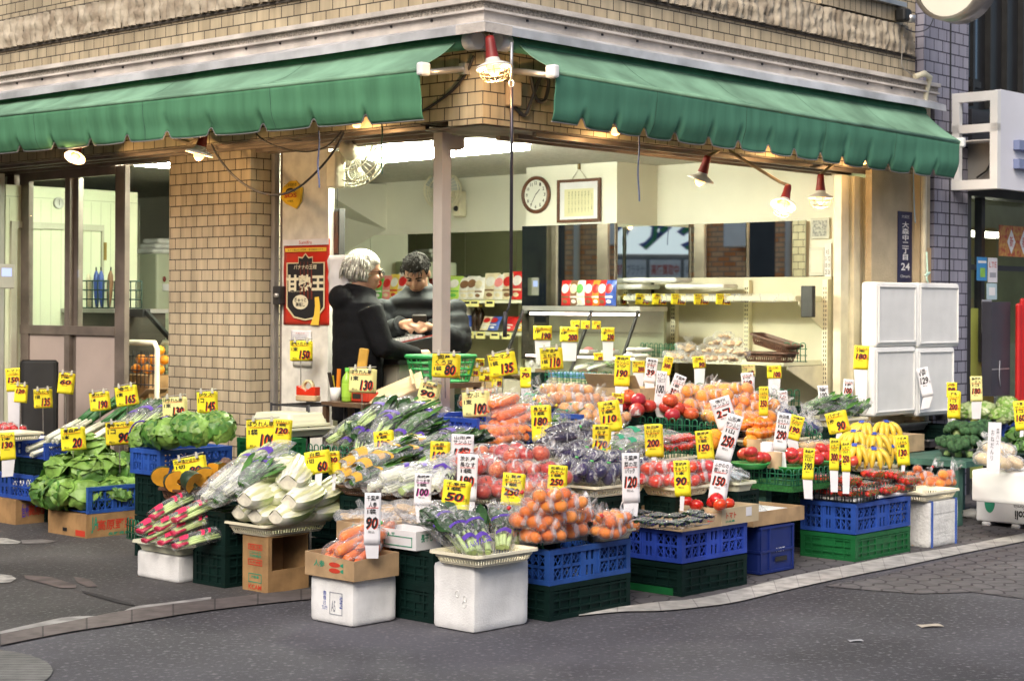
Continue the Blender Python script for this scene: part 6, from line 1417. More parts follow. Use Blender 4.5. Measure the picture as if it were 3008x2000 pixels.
# B: cardboard box lying open with the napa tray
N,LR,LL,T=quad(787,1745,717,911,0);hB=hgt(N,1578)
t=thing('cardboard_box','brown box on its side, hollow front, carrying the napa cabbage tray','box',T);mb=MB()
th=.006
mb.bx((0,0,.001),(LR,LL,th));mb.bx((0,0,hB-th),(LR,LL,hB));mb.bx((0,th,th),(th,LL,hB-th));mb.bx((0,0,th),(LR*.09,th,hB-th));mb.bx((LR*.0901,0,th),(LR,th,hB*.40));mb.bx((LR-th,th,th),(LR,LL,hB-th));mb.bx((th,LL-th,th),(LR-th,LL,hB-th));part('body',mb,CARDD,t)
face_text(t,[('[]',.5,hB*.80,.11,.028,REDI),('取扱注意',.5,hB*.80,.09,.016,REDI),('こわれもの',.5,hB*.70,.09,.012,GREENI),('天地無用',.5,hB*.64,.09,.012,GREENI),('[]',.5,hB*.53,.11,.03,REDI),('北海道産',.5,hB*.53,.09,.014,REDI),('[]',.5,hB*.25,.1,.045,GREENI),('内容量',.5,hB*.27,.06,.014,GREENI),('KCAM',.5,hB*.09,.10,.024,REDI)],LR,LL,'L')
NB=gz(776,1580,hB+.002);lr,ll=lenR(NB,975,dR),lenR(NB,662,dL);tray('cream slotted tray heaped with napa cabbage quarters',fr(NB,TH),lr,ll,.06,CREAM)
zB=hB+.03
nap=put(lambda i:napa_proto(i%5),'napa_cabbage','napa cabbage','cut napa cabbage quarter on the cream slotted tray, {}',[(703,1540,.02,-.55,8,1.12),(752,1550,.02,-.5,8,1.15),(812,1556,.02,-.5,8,1.2),(872,1540,.02,-.85,6,1.1),(722,1505,.10,-.5,10,1.2),(788,1498,.10,-.5,10,1.25),(852,1512,.09,-.5,10,1.25),(918,1500,.09,-.45,12,1.2),(745,1440,.19,-1.0,10,1.3),(850,1455,.18,-.15,18,1.3),(915,1540,.02,-.6,6,1.1)],'quarters of napa cabbage on the tray',zB)
put(lambda i:cabbage_proto(90+i,.07,9,.05,LEAFP,LEAFL,.9,.6),'napa_cabbage','napa cabbage','greener wrapped napa piece on the right end of the cream slotted tray',[(940,1532,.02,.4,0,.95)],None,zB)
# C: printed styrofoam box, carton of carrots
N,LR,LL,T=quad(1036,1845,914,1172,0);hC=hgt(N,1706);t=styro('white styrofoam box printed in blue under the open carrot carton',T,LR,LL,hC,STYRO)
face_text(t,[('東京\n青果\nえり\nアスパラ',.36,hC*.50,.035,.085,BLUEI),('[]',.62,hC*.46,.085,.10,GREYI),('A5',.56,hC*.40,.028,.05,GREYI),('生産者',.74,hC*.5,.02,.06,BLUEI)],LR,LL,'L')
NC=gz(1040,1709,hC+.002);lr,ll=lenR(NC,1176,dR),lenR(NC,900,dL);hc2=.088
t=carton('open tan carton of bagged carrots on the blue printed styrofoam box',fr(NC,TH),lr,ll,hc2,CARD,hb=.105)
face_text(t,[('人参',.30,.06,.075,.030,GREENI)],lr,ll,'L')
mb=MB()
for z in(.062,.036):mb.add([(-.0015,ll*.36-.055*math.cos(a*.4488)if False else ll*.40+.042*math.cos(a*.4488)*(1 if math.cos(a*.4488)<0 else .8),z+.011*math.sin(a*.4488))for a in range(14)],[tuple(range(14))],0);mb.add([(-.0016,ll*.40-.042,z+.004),(-.0016,ll*.40-.062,z+.011),(-.0016,ll*.40-.062,z-.008),(-.0016,ll*.40-.042,z-.004)],[(0,1,2,3)],1)
part('printed_mark',mb,[REDI,GREENI],t)
CB=lambda i:long_bag('carrot',(5,4,6)[i%3],i%3,FILM,True,(TIEG,TIEG,TIER)[i%3],carrot_mesh())
put(CB,'carrot_bag','bag of carrots','clear bag of carrots in the open front carton, {}',[(975,1658,.055,-.75,14,1.0),(1015,1662,.06,-.55,14,1.05),(1062,1650,.06,.2,14,1.0),(1110,1640,.05,.2,12,.95),(1025,1620,.11,-.7,14,1.05),(1075,1615,.10,-.3,14,1.0)],'carrot bags in the front carton',hC)
# 4: dark crates with white and brown cartons
N,LR,LL,T=quad(1272,1832,1168,1340,0);h4=hgt(N,1622)
for i in range(2):crate(['lower black green crate between the two white boxes','upper black green crate between the two white boxes'][i],fr(V((N.x,N.y,h4/2*i+.001)),TH),LR,LL,h4/2-.002,DGREEN,'solid','dark crates under the display')
N4=gz(1222,1618,h4+.002);t=carton('white printed carton holding bagged dried slices',fr(N4,TH),lenR(N4,1300,dR),lenR(N4,1112,dL),.085,CARDW)
face_text(t,[('Q M 〒',.28,.062,.09,.018,GREENI),('[]',.55,.035,.18,.045,GREENI)],.3,lenR(N4,1112,dL),'L');face_text(t,[('長干し',.42,.052,.075,.036,GREENI)],lenR(N4,1300,dR),.2,'R')
N5=gz(1118,1600,h4+.002);t=carton('brown carton with green print left of the white carton',fr(N5,TH),lenR(N5,1190,dR),lenR(N5,992,dL),.085,CARD);face_text(t,[('青森',.5,.03,.07,.03,GREENI),('○○',.5,.068,.09,.025,GREENI)],.2,lenR(N5,992,dL),'L')
under('the brown carton',V((N5.x,N5.y,N5.z)),lenR(N5,1180,dR),lenR(N5,1000,dL))
TAN=M('dried_slice',(.62,.42,.20),.6,.3,20)
def slices(i):
 def b():
  rnd=random.Random(i);mb=MB()
  for k in range(7):mb.ell((rnd.uniform(-.05,.05),rnd.uniform(-.03,.05),.012+.006*(k%3)),(.035,.05,.008),0,10,5,Matrix.Rotation(rnd.uniform(-.6,.6),3,'Z'),lambda d:1+.15*noise.noise(d*3+V((k,0,0))))
  sph=[(V((x,y,.018)),.03)for x in(-.06,0,.06)for y in(-.05,.0,.05)]
  return[('slice',mb.mesh('slices',TAN),Matrix()),('film',film_around(sph,i,FILMH,1.1,(V((.04,.07,.03)),V((.07,.13,.05))),.12),Matrix())]
 return cached(('slices',i),b)
put(lambda i:slices(i%4),'slices_bag','bagged vegetables','hazy bag of pale brown root slices in the cartons, {}',[(1035,1530,.06,.2,6,.9),(1075,1528,.06,-.3,6,.9),(1145,1540,.06,.3,8,1.),(1195,1535,.075,-.3,10,1.0),(1150,1510,.10,-.2,10,1.),(1240,1540,.07,.2,12,1.),(1222,1508,.12,.4,14,1.05),(1270,1518,.10,-.5,12,1.)],'bags of root slices',h4)
# D: tall styrofoam box and pak choi basket
N,LR,LL,T=quad(1393,1863,1275,1560,0);hD=hgt(N,1664);t=styro('tall white styrofoam box at the very front under the pak choi tray',T,LR,LL,hD,STYRO)
mb=MB()
for u,z in((.40,.56),(.22,.50),(.23,.42)):mb.tube([(-.001,LL*u+.011*math.cos(a*.524),hD*z+.014*math.sin(a*.524))for a in range(13)],.0022,0,4,False)
part('moulded_ring',mb,STYROD,t);
ND=gz(1402,1671,hD+.002);lr,ll=lenR(ND,1582,dR),lenR(ND,1268,dL);tray('cream slotted tray of pak choi bags on the tall styrofoam box',fr(ND,TH),lr,ll,.055,CREAM)
put(lambda i:greens_proto('pakchoi',1+i%5,(PURPI,((.55,.60,.08,.42),(.22,.30,.14,.36))),True,FILM),'pak_choi_bag','bagged vegetables','clear bag of pak choi with purple print on the front tray, {}',[(1385,1640,.03,.45,30,.92),(1422,1638,.03,.35,32,.95),(1350,1628,.03,.75,26,.9),(1478,1622,.03,-.05,32,.92),(1515,1612,.03,-.1,30,.85),(1345,1600,.07,.6,30,.85)],'bags of pak choi',hD)
for px,py,tx,w_ in((1402,1592,'ちんげん菜',.13),):
 p=gz(px,py,hD+.10);mb=MB();mb.text(tx,Matrix.Rotation(R(-24),4,'Y'),w_,.034,0,off=.03);
 solo('printed_label',mb,PURPI,'purple ちんげん菜 lettering on the front pak choi bag','label',fr(p,-.05,R(-50)))
fence('small green wire divider left of the pak choi tray',gz(1262,1640,hD-.03),gz(1300,1600,hD-.03),.10,.03,WIREG)
# 6: blue over dark crate, mandarin trays
N,LR,LL,T=quad(1613,1826,1505,1857,0);LL=.40;h6=hgt(N,1721);h6b=hgt(N,1617)
crate('black green crate on the asphalt under the blue mandarin crate',T,LR,LL,h6-.002,DGREEN,'solid','dark crates under the display');crate('blue mesh crate under the mandarin trays',fr(V((N.x,N.y,h6)),TH),LR,LL,h6b-h6,BLUEC,group='blue mesh crates')
z6=h6b+.002
Na=gz(1531,1612,z6);tray('cream tray of mandarin bags, left one on the blue crate',fr(Na,TH),lenR(Na,1735,dR),.20,.05,CREAM,False,'mandarin trays');Nb_=gz(1763,1594,z6);tray('cream tray of mandarin bags, right one on the blue crate',fr(Nb_,TH)@Matrix.Translation((0,.0,.0)),lenR(Nb_,1872,dR),.22,.05,CREAM,False,'mandarin trays')
fence('green wire divider in front of the left mandarin tray',gz(1512,1580,z6),gz(1596,1612,z6),.10,.026,WIREG);fence('dark wire hoop between the two mandarin trays',gz(1726,1588,z6),gz(1742,1594,z6),.095,.03,WIREB)
MBG=lambda i:bag_proto('mandarin',(7,6,8)[i%3],.0325,i%4,FILMS,((3,2),(3,2),(3,2))[i%3],True,TIER)
put(MBG,'mandarin_bag','bag of mandarins','clear bag of mandarins in the front pile, {}',[(1470,1540,.03,.3,4,1.),(1540,1585,.03,.4,4,1.),(1598,1590,.04,.5,0,1.05),(1660,1575,.04,.6,0,1.08),(1720,1560,.03,1.,4,1.0),(1560,1545,.11,.3,6,1.05),(1625,1535,.12,.5,6,1.1),(1690,1525,.11,1.2,8,1.05),(1600,1500,.18,.2,8,1.05),(1660,1490,.18,.6,10,1.05),(1505,1515,.08,.1,6,1.),(1785,1575,.03,.9,4,.95),(1825,1560,.03,.7,4,.92),(1800,1535,.09,.9,6,.95)],'mandarin bags at the front',z6)
# 7: blue over dark crate with tomato cartons
N,LR,LL,T=quad(2002,1755,1872,2199,0);LL=.42;h7=hgt(N,1655);h7b=hgt(N,1560)
crate('black green crate below the tomato cartons with a green base',T,LR,LL,h7-.002,DGREEN,'solid','dark crates under the display');crate('blue mesh crate under the tomato cartons',fr(V((N.x,N.y,h7)),TH),LR,LL,h7b-h7,BLUEC,group='blue mesh crates')
mb=MB();mb.bx((-.006,.05,.005),(.0,LL,.04));solo('folded_crate',mb,GREENC,'bright green folded panel at the foot of the dark crate','panel',T)
z7=h7b+.002;N=gz(2004,1562,z7);a7,b7=lenR(N,2122,dR),lenR(N,1792,dL)
t=carton('brown carton printed 特産 holding packs of greens',fr(N,TH),a7,b7,.07,CARDL);face_text(t,[('房総のめぐみ',.24,.058,.28,.018,BLUEI),('特 産',.52,.030,.10,.032,BLUEI),('#',.27,.03,.014,.03,INK),('#',.78,.03,.014,.03,INK)],a7,b7,'L');face_text(t,[('[]',.5,.035,.12,.03,GREYI)],a7,b7,'R')
N2=N+dR*(a7+.004);b2=lenR(N2,2232,dR);t=carton('pale tomato carton with red トマト print',fr(N2,TH),b2,.42,.085,M('tomato_carton',(.55,.44,.28),.75,.08,7));face_text(t,[('トマト',.25,.048,.085,.030,REDI),('#',.72,.055,.05,.045,WCARD),('規 2L',.72,.055,.04,.018,INK),('JA全農',.22,.018,.08,.012,GREENI)],b2,.42,'R')
gp=lambda i:pack_proto(i%4,('leaf',cached('lf',lambda:(lambda m:([leaf(m,(0,0,-.014),(0,0,1),(0,1,0),.03,.024,k%2,k,.1,.2,.3)for k in range(3)],m.mesh('leafbit',[LEAFD,EGGPV]))[1])(MB()))),.115,.08,.03,(4,3),1.1)
put(gp,'greens_pack','food pack','clear pack of dark and violet leaves in the 特産 carton, {}',[(1845,1535,.06,.85,0,1),(1895,1545,.06,.85,0,1),(1945,1552,.06,.85,0,1),(1880,1522,.06,.85,0,1),(1930,1530,.06,.85,0,1),(1990,1552,.06,.85,0,1),(2030,1545,.07,.85,0,1),(1985,1532,.07,.85,0,1),(2065,1532,.07,.85,0,1),(2035,1522,.085,.85,0,1)],'packs of leaves in the carton',z7)
loose('tomato',.036,'single red tomato in the pale tomato carton, {}',[(2016,1490,.07),(2045,1500,.07),(2095,1492,.08),(2115,1500,.08),(2138,1495,.07),(2105,1482,.10)],'loose tomatoes',z7)
# 8: navy box with flat carton
N,LR,LL,T=quad(2232,1692,2203,2332,0);LL=.34;h8=hgt(N,1545);t=thing('plastic_box','navy plastic box with handle slot under the shallow carton','box',T);mb=MB();mb.rbox((0,0,0),(LR,LL,h8),.015,0)
for z in(.01,h8*.45,h8-.02):mb.bx((-.006,-.008,z),(LR+.004,LL,z+.012),0)
for u in(.0,.25,.97):mb.bx((LR*u,-.008,.013),(LR*u+.012,-.0001,h8-.021),0)
mb.bx((LR*.42,-.0102,.065),(LR*.78,-.0082,.09),1);part('body',mb,[NAVYC,BLACK],t);face_text(t,[('NBT',.62,.125,.08,.022,WHITEI)],LR,LL,'R')
N=gz(2212,1548,h8+.002);a8=lenR(N,2366,dR);carton('shallow brown carton with a white pad on the navy box',fr(N,TH),a8,.40,.075,CARD)
mb=MB();mb.rbox((.03,.05,.035),(a8-.03,.36,.06),.02);o=solo('foam_pad',mb,STYRO,'white foam pad inside the shallow carton','pad',fr(N,TH))
put(lambda i:slices(3),'slices_bag','bagged vegetables','clear pack of white and brown mushrooms leaning beside the shallow carton',[(2185,1500,.06,.9,30,1.1)],None,h8)
# 9: strawberries on blue over green crates
N,LR,LL,T=quad(2512,1652,2357,2677,0);LL=lenR(gz(2512,1652),2357,dL);h9=hgt(N,1570);h9b=hgt(N,1478)
crate('bright green crate on the pavement under the strawberry crate',T,LR,LL,h9-.002,GREENC,'solid');crate('blue mesh crate carrying the strawberry packs',fr(V((N.x,N.y,h9)),TH),LR,LL,h9b-h9,BLUEC,group='blue mesh crates')
z9=h9b+.002;mb=MB();mb.rbox((.01,.01,0),(LR-.01,LL-.01,.02),.01);solo('foam_sheet',mb,STYRO,'white foam sheet under the strawberry packs','foam sheet',fr(V((N.x,N.y,z9)),TH))
fence('dark wire divider before the strawberries, left run',gz(2345,1462,z9),gz(2522,1478,z9),.095,.024,WIREB);fence('dark wire divider before the strawberries, right run',gz(2526,1478,z9),gz(2690,1440,z9),.095,.024,WIREB)
SP=lambda i:pack_proto(i%5,('strawberry',straw_mesh()),.13,.10,.045,(4,3),1.35)
put(SP,'strawberry_pack','pack of strawberries','clear pack of strawberries on the blue crate, {}',[(2385,1450,.02,.85,0,1),(2440,1456,.02,.85,0,1),(2495,1462,.02,.85,0,1),(2545,1460,.02,.85,0,1),(2600,1452,.02,.85,0,1),(2650,1444,.02,.85,0,1),(2420,1440,.035,.85,0,1),(2480,1444,.035,.85,0,1),(2540,1440,.04,.85,0,1),(2600,1432,.04,.85,0,1),(2410,1420,.075,.9,4,1.05),(2490,1425,.075,.7,5,1.1),(2560,1405,.10,.9,4,1),(2625,1408,.09,.9,4,1.05),(2665,1425,.06,.8,2,1)],'strawberry packs',z9)
# 10: styrofoam box with blue tape
N,LR,LL,T=quad(2731,1612,2684,2820,0);LL=.36;hX=hgt(N,1474);t=styro('battered white styrofoam box bound with blue tape',T,LR,LL,hX,STYROD)
mb=MB();
for u in(.04,.86):mb.bx((LR*u,-.003,-.0),(LR*u+.022,.0,hX));mb.bx((LR*u,-.003,hX),(LR*u+.022,LL,hX+.002))
part('blue_tape',mb,M('blue_tape',(.06,.14,.50),.35,.1,9),t);mb=MB();mb.bx((.02,-.002,hX*.72),(LR-.02,-.0005,hX*.725));part('lid_line',mb,M('lid_gap',(.3,.3,.3),.9,.1,9),t)
N=gz(2716,1476,hX+.002);tray('cream tray of mandarins on the blue taped styrofoam box',fr(N,TH),lenR(N,2820,dR),.24,.055,CREAM)
put(MBG,'mandarin_bag','bag of mandarins','clear bag of mandarins on the tray over the blue taped box, {}',[(2690,1432,.02,.5,0,.85),(2735,1432,.02,.5,0,.9),(2765,1428,.05,.8,4,1.05),(2700,1408,.07,.3,0,.9)],'mandarins over the taped box',hX)
# 11: far right white boxes
N=gz(3075,1562,0);ll=lenR(N,2870,dL);t=thing('styrofoam_box','white lidded carton with green broccoli picture turned upside down','box',fr(N,TH));mb=MB();hE=.235;mb.bx((0,0,.03),(.4,ll,hE));[mb.bx((0,ll*u,0),(.4,ll*u+.06,.0299))for u in(.02,.38,.8)];o=part('shell',mb,CARDW,t);bev(o,.01)
mb=MB();mb.add([(-.002,ll*(.80-.075*math.cos(a*.3142)-(.0 if math.sin(a*.3142)<0 else .0)),.16+.07*math.sin(a*.3142)*(1 if math.sin(a*.3142)<0 else .5))for a in range(20)],[tuple(range(20))],0);part('printed_mark',mb,GREENI,t)
mb=MB();mb.text('broccoli',Matrix.Translation((-.002,ll*.25,.09))@Matrix.Rotation(R(-90),4,'Z')@Matrix.Rotation(R(180),4,'Y'),.19,.06,0,off=.03);mb.text('California',Matrix.Translation((-.002,ll*.33,.145))@Matrix.Rotation(R(-90),4,'Z')@Matrix.Rotation(R(180),4,'Y'),.13,.03,0);part('lettering',mb,INK,t)
N=gz(3080,1492,hE+.002);ll=lenR(N,2855,dL);styro('clean white styrofoam box on top of the upside down broccoli carton',fr(N,TH),.42,ll,.20,M('clean_styrofoam',(.80,.80,.79),.6,.04,8))
zE=hE+.205
mb=MB();mb.ell((0,0,.03),(.085,.055,.035),0,16,10,None,lambda d:1+.35*noise.noise(d*2.6));solo('plastic_bag',mb,WPLAST,'crumpled white plastic bag on the ground beside the broccoli carton','plastic bag',fr(gz(2862,1522),.3))
LOT=M('lotus_root_skin',(.62,.46,.25),.5,.25,12)
def lotus(i):
 def b():
  mb=MB();[mb.tube([(x,0,.03),(x,.03,.035),(x,.12,.036),(x,.16,.03)],[.012,.03,.033,.012],0,9)for x in(-.05,.02)];return[('root',mb.mesh('lotus',LOT),Matrix()),('film',film_around([(V((x,y,.035)),.034)for x in(-.05,.02)for y in(.03,.08,.13)],i,FILMH,1.15,(V((0,.15,.04)),V((.05,.22,.08))),.12),Matrix())]
 return cached(('lotus',i),b)
put(lambda i:lotus(i),'lotus_root_bag','bagged vegetables','bag of brown lotus root on the white styrofoam box, {}',[(2945,1372,.0,.5,4,1.1),(2990,1385,.0,.2,6,1.1),(2970,1345,.05,.6,8,1.1)],'lotus root bags',zE)
# ------------------------------------------------------------------ left group
N,LR,LL,T=quad(253,1583,145,410,0);hq=hgt(N,1512);t=carton('brown produce box with red lettering under the lettuce crate',T,LR,LL,hq,CARDD,False)
face_text(t,[('#',.85,.03,.10,.035,REDI),('#',.45,.04,.045,.022,INK)],LR,LL,'L');face_text(t,[('高原野菜',.55,hq*.52,.26,.065,REDI),('JA',.16,hq*.55,.05,.10,GREENI),('長野県産',.62,hq*.12,.16,.02,GREENI)],LR,LL,'R')
N,LR,LL,T=quad(46,1543,-80,156,0);hr=hgt(N,1468);t=carton('brown produce box with red lettering under the left radish crate',T,LR,LL,hr,CARDD,False);face_text(t,[('高原野菜',.72,hr*.55,.20,.07,REDI),('信州',.25,hr*.55,.05,.09,PURPI)],LR,LL,'R')
N,LR,LL,T=quad(258,1510,108,452,hq+.003);crate('blue crate with one side folded down holding leafy green cabbages',T,LR,LL,hgt(N,1432),BLUEC,'mesh','blue mesh crates','L');TC,LC,WC=T,LR,LL
N,LR,LL,T=quad(98,1472,-70,235,hr+.003);crate('blue crate of white radish at the far left',T,LR,LL,hgt(N,1400),BLUEC,'mesh','blue mesh crates');zc0=hr
RAD=M('white_radish',(.78,.78,.70),.4,.06,9)
def radish(i):return cached(('rad',i),lambda:[('root',MB().tube([(0,0,.03),(0,.03,.032),(0,.2,.032),(0,.27,.03)],[.012,.034,.03,.008],0,10).mesh('radish',RAD),Matrix())])
put(radish,'white_radish','white radish','white radish lying in the far left blue crate, {}',[(20,1445,.03,-1.,5,1),(60,1440,.03,-1.,5,1),(110,1438,.03,-1.,5,1),(130,1415,.08,-1.,12,1),(60,1418,.06,-1.,5,1)],'white radishes',zc0)
cb=[]
for i,(u,v,z,sc)in enumerate(((.13,.20,.01,1.),(.08,.55,.01,.98),(.12,.88,.01,.95),(.45,.22,.01,1.),(.45,.6,.01,1.),(.45,.92,.01,1.),(.80,.25,.01,1.),(.80,.62,.01,1.),(.22,.38,.13,1.05),(.22,.74,.13,1.0),(.55,.36,.14,1.05),(.58,.75,.15,1.05),(.88,.40,.14,1.),(.88,.80,.14,1.0),(.50,.58,.25,1.0),(-.05,.36,.04,.9))):
 cb.append(inst('cabbage','','cabbage',TC@Matrix.Translation((LC*u,WC*v,z))@Matrix.Rotation(i*1.3,4,'Z')@Matrix.Rotation(R(-12),4,'X')@Matrix.Scale(sc,4),cabbage_proto(10+i%6,.112,9,.17,LEAFL,M('darker_cabbage_leaf',(.08,.20,.035),.45,.28,9,.5,40),1.05,.85)))
order(cb,'loose leafed green cabbage in the folded down blue crate, {}','cabbages in the folded crate')
# cabbages in the blue crate by the pillar
N,LR,LL,T=quad(470,1398,385,684);zc=hgt(N,1324);crate('blue crate of round cabbages before the brick pillar',T,LR,LL,zc,BLUEC,'mesh','blue mesh crates');under('the round cabbage crate',N,LR,LL)
put(lambda i:cabbage_proto(30+i%4,.100,9,.03,LEAFL,LEAFM,1.0,.88),'cabbage','cabbage','round cabbage in the pillar crate, {}',[(428,1335,.08,0,-10,.95),(504,1325,.10,1,-10,1.05),(585,1315,.10,2,-10,1.05),(640,1302,.10,3,-10,1.0),(550,1300,.13,2,0,.95),(460,1312,.12,2,0,.9)],'round cabbages')
for i,(px,py)in enumerate(((428,1335),(504,1325))):
 p=sp(px,py,.08)+V((0,0,.085));mb=MB();mb.tube([(.108*math.cos(R(a)),-.03,.108*math.sin(R(a)))for a in range(5,176,10)],.005,0,5);solo('purple_tape',mb,PURPI,['purple band around the leftmost round cabbage','purple band around the second round cabbage'][i],'tape',fr(p,-.6))
# leek crates
N,LR,LL,T=quad(132,1352,40,318);crate('blue crate of leeks, front one beside the cabbages',T,LR,LL,.11,BLUEC,'mesh','blue mesh crates','L');under('the front leek crate',N,LR,LL)
N,LR,LL,T=quad(52,1345,-60,190);crate('blue crate of leeks, rear one at the far left',T@Matrix.Translation((.06,.05,0)),LR,LL,.11,BLUEC,'mesh','blue mesh crates','L');under('the rear leek crate',N,LR,LL)
def negi(i):
 def b():
  rnd=random.Random(i);w_=MB();g_=MB()
  for k in range(4):
   x=(k-1.5)*.022+rnd.uniform(-.006,.006);z=.014+.018*(k%2);dx=rnd.uniform(-.03,.03);w_.tube([(x,0,z),(x+dx*.3,.26,z+.004)],[.0125,.0115],0,8)
   for q in range(4):e=rnd.uniform(-.05,.05);g_.tube([(x+dx*.3,.255,z),(x+dx*.4+e*.4,.38,z+.012+.006*q),(x+dx*.6+e,.52+rnd.uniform(-.04,.04),z+.01+.012*q)],[.011,.0095,.003],0,6)
  return[('white_stem',w_.mesh('white',STEMW),Matrix()),('leaf',g_.mesh('green',M('leek_leaf',(.035,.15,.04),.4,.3,20)),Matrix())]
 return cached(('negi',i),b)
put(lambda i:negi(i%4),'leek_bunch','leeks','bunch of long white and green leeks, {}',[(82,1330,.05,-.95,20,.9),(95,1345,.03,-.9,16,.85),(140,1300,.06,-.85,24,1.),(165,1305,.08,-.75,24,1.05),(200,1310,.06,-.8,22,1.05),(235,1320,.05,-.75,22,1.),(265,1305,.07,-.7,24,.95)],'leek bunches')
put(lambda i:greens_proto('komatsuna',60+i,(PURPI,((.5,.58,.1,.4),))),'greens_bag','bagged vegetables','purple banded bag of greens behind the leeks, {}',[(345,1280,.1,-.6,25,.9),(385,1268,.1,-.4,25,.9),(425,1262,.1,-.6,25,.85)],'greens behind the leeks')
# cartons along the wall
N=gz(405,1248,.55);t=carton('open brown carton standing against the sliding door',fr(N,TH),lenR(N,492,dR),lenR(N,312,dL),.20,CARDD,True,flaps=((0,0,0,.3,-.12,0,.03),(.0,.0,.2,.0,.0,-.1,.06)));face_text(t,[('長野産',.6,.11,.14,.05,REDI)],lenR(N,492,dR),.3,'R');under('the open carton at the door',N,.3,.3,mat=CARDD and DGREEN)
N=gz(560,1395,.28);t=carton('tall brown carton in front of the brick pillar',fr(N,TH)@Matrix.Translation((.15,.12,0)),lenR(N,660,dR),.42,.42,CARD,False);under('the tall pillar carton',N+dR*.15+dL*.12,.3,.4)
mb=MB();mb.add([(0,0,0),(1.05,0,.27),(1.05,.05,.27),(0,.05,0),(0,0,-.12),(1.05,0,.12),(1.05,.05,.12),(0,.05,-.12)],[(0,1,2,3),(7,6,5,4),(0,4,5,1),(1,5,6,2),(2,6,7,3),(3,7,4,0)]);p=at(-10,1325,12.0);o=solo('cardboard_sheet',mb,CARDD,'long brown cardboard sheet leaning behind the leek crates','cardboard',fr(p,.08));bev(o,.01)
p=at(115,1150,12.15);mb=MB();mb.rbox((-.13,-.02,-.42),(.13,.02,.22),.03);solo('black_board',mb,BLACK,'black board standing before the sliding door','board',fr(p,.1))
N=gz(55,1330,.52);t=styro('white styrofoam box carrying the red produce tray at the left edge',fr(gz(30,1345,.40),TH),.3,.4,.13,STYRO);tray('cream tray of red produce at the left edge',fr(gz(40,1296,.53),TH),.22,.3,.05,CREAM);under('the far left styrofoam box',gz(30,1345,.40),.3,.4)
put(lambda i:bag_proto('tomato',5,.03,3+i,FILM,(3,2),False),'tomato_bag','bag of tomatoes','bag of small red fruit at the left edge, {}',[(10,1262,.0,0,0,1),(42,1268,.0,.4,0,.9)],'red fruit bags',.56)
# pumpkins, taro, herbs
N,LR,LL,T=quad(545,1475,468,645);tray('brown wicker tray of pumpkin wedges',T,LR,LL,.06,WICKER,name='wicker_tray');under('the pumpkin tray',N,LR,LL)
put(lambda i:pumpkin_proto(i),'pumpkin_wedge','pumpkin','wrapped pumpkin wedge showing orange flesh, {}',[(490,1430,.03,-.8,0,1.0),(530,1445,.03,-.6,0,1.05),(575,1452,.03,-.4,0,1.05),(615,1435,.03,-.3,0,1.0),(640,1420,.03,-.5,0,1.),(550,1418,.05,-.7,0,1.)],'pumpkin wedges')
N,LR,LL,T=quad(690,1412,605,800);tray('cream slotted tray of taro behind the pumpkins',T,LR,LL,.055,CREAM);under('the taro tray',N,LR,LL)
tr=[]
rnd=random.Random(3)
for k in range(16):
 p=gz(650+12*(k%9)+rnd.uniform(-4,4),1372-10*(k//9)+rnd.uniform(-4,4),0);p=sp(650+12*(k%9)+rnd.uniform(-4,4),1378-8*(k//9),.05+.03*(k//9));mb=MB();mb.ell((0,0,.02),(.022,.022,.03),0,10,8,None,lambda d:1+.12*noise.noise(d*3+V((k,0,0))));tr.append(solo('taro_root',mb,TARO,'','taro',Matrix.Translation(p)@rot3(rnd)))
for o in tr:tag(o,'hairy brown taro root heaped in the cream tray behind the pumpkins','taro','taro roots')
put(lambda i:greens_proto('herb' if i%2 else 'mizuna',70+i%4,(PURPI,((.62,.7,.1,.35),)),True,FILMH),'greens_bag','bagged vegetables','hazy bag of fine green herbs behind the napa tray, {}',[(600,1478,.06,-.75,24,.95),(640,1490,.05,-.75,22,1.),(665,1465,.10,-.75,24,1.05),(700,1470,.08,-.8,24,1.05),(625,1448,.10,-.7,24,1.),(715,1440,.14,-.7,26,1.0),(680,1435,.13,-.7,26,1.0)],'herb bags behind the napa tray')
under('the herb bags',sp(660,1510),.35,.3)
# white lidded trays on the green crate
N,LR,LL,T=quad(800,1405,700,900,.46);crate('dark green crate with a blue strap under the stacked cream trays',T,LR,LL,hgt(N,1295),GREENC,'solid');under('the strapped green crate',N,LR,LL);zT=.46+hgt(N,1295)
mb=MB();mb.bx((LR*.1,-.012,0),(LR*.1+.03,-.008,hgt(N,1295)));mb.bx((-.012,LL*.45,0),(-.008,LL*.45+.03,hgt(N,1295)));solo('blue_strap',mb,M('blue_strap',(.05,.12,.45),.4,.1,8),'blue strap around the dark green crate','strap',T)
N=gz(852,1285,zT+.003);lr,ll=lenR(N,986,dR),lenR(N,724,dL);tray('cream plastic tray with beaded rim, lower one by the white panel',fr(N,TH),lr,ll,.05,CREAMG,False);tray('cream plastic tray turned upside down, upper one by the white panel',fr(N+V((0,0,.125)),TH)@Matrix.Translation((.02,.02+ll*.96,0))@Matrix.Rotation(R(180),4,'X'),lr*.9,ll*.94,.07,CREAMG,False)
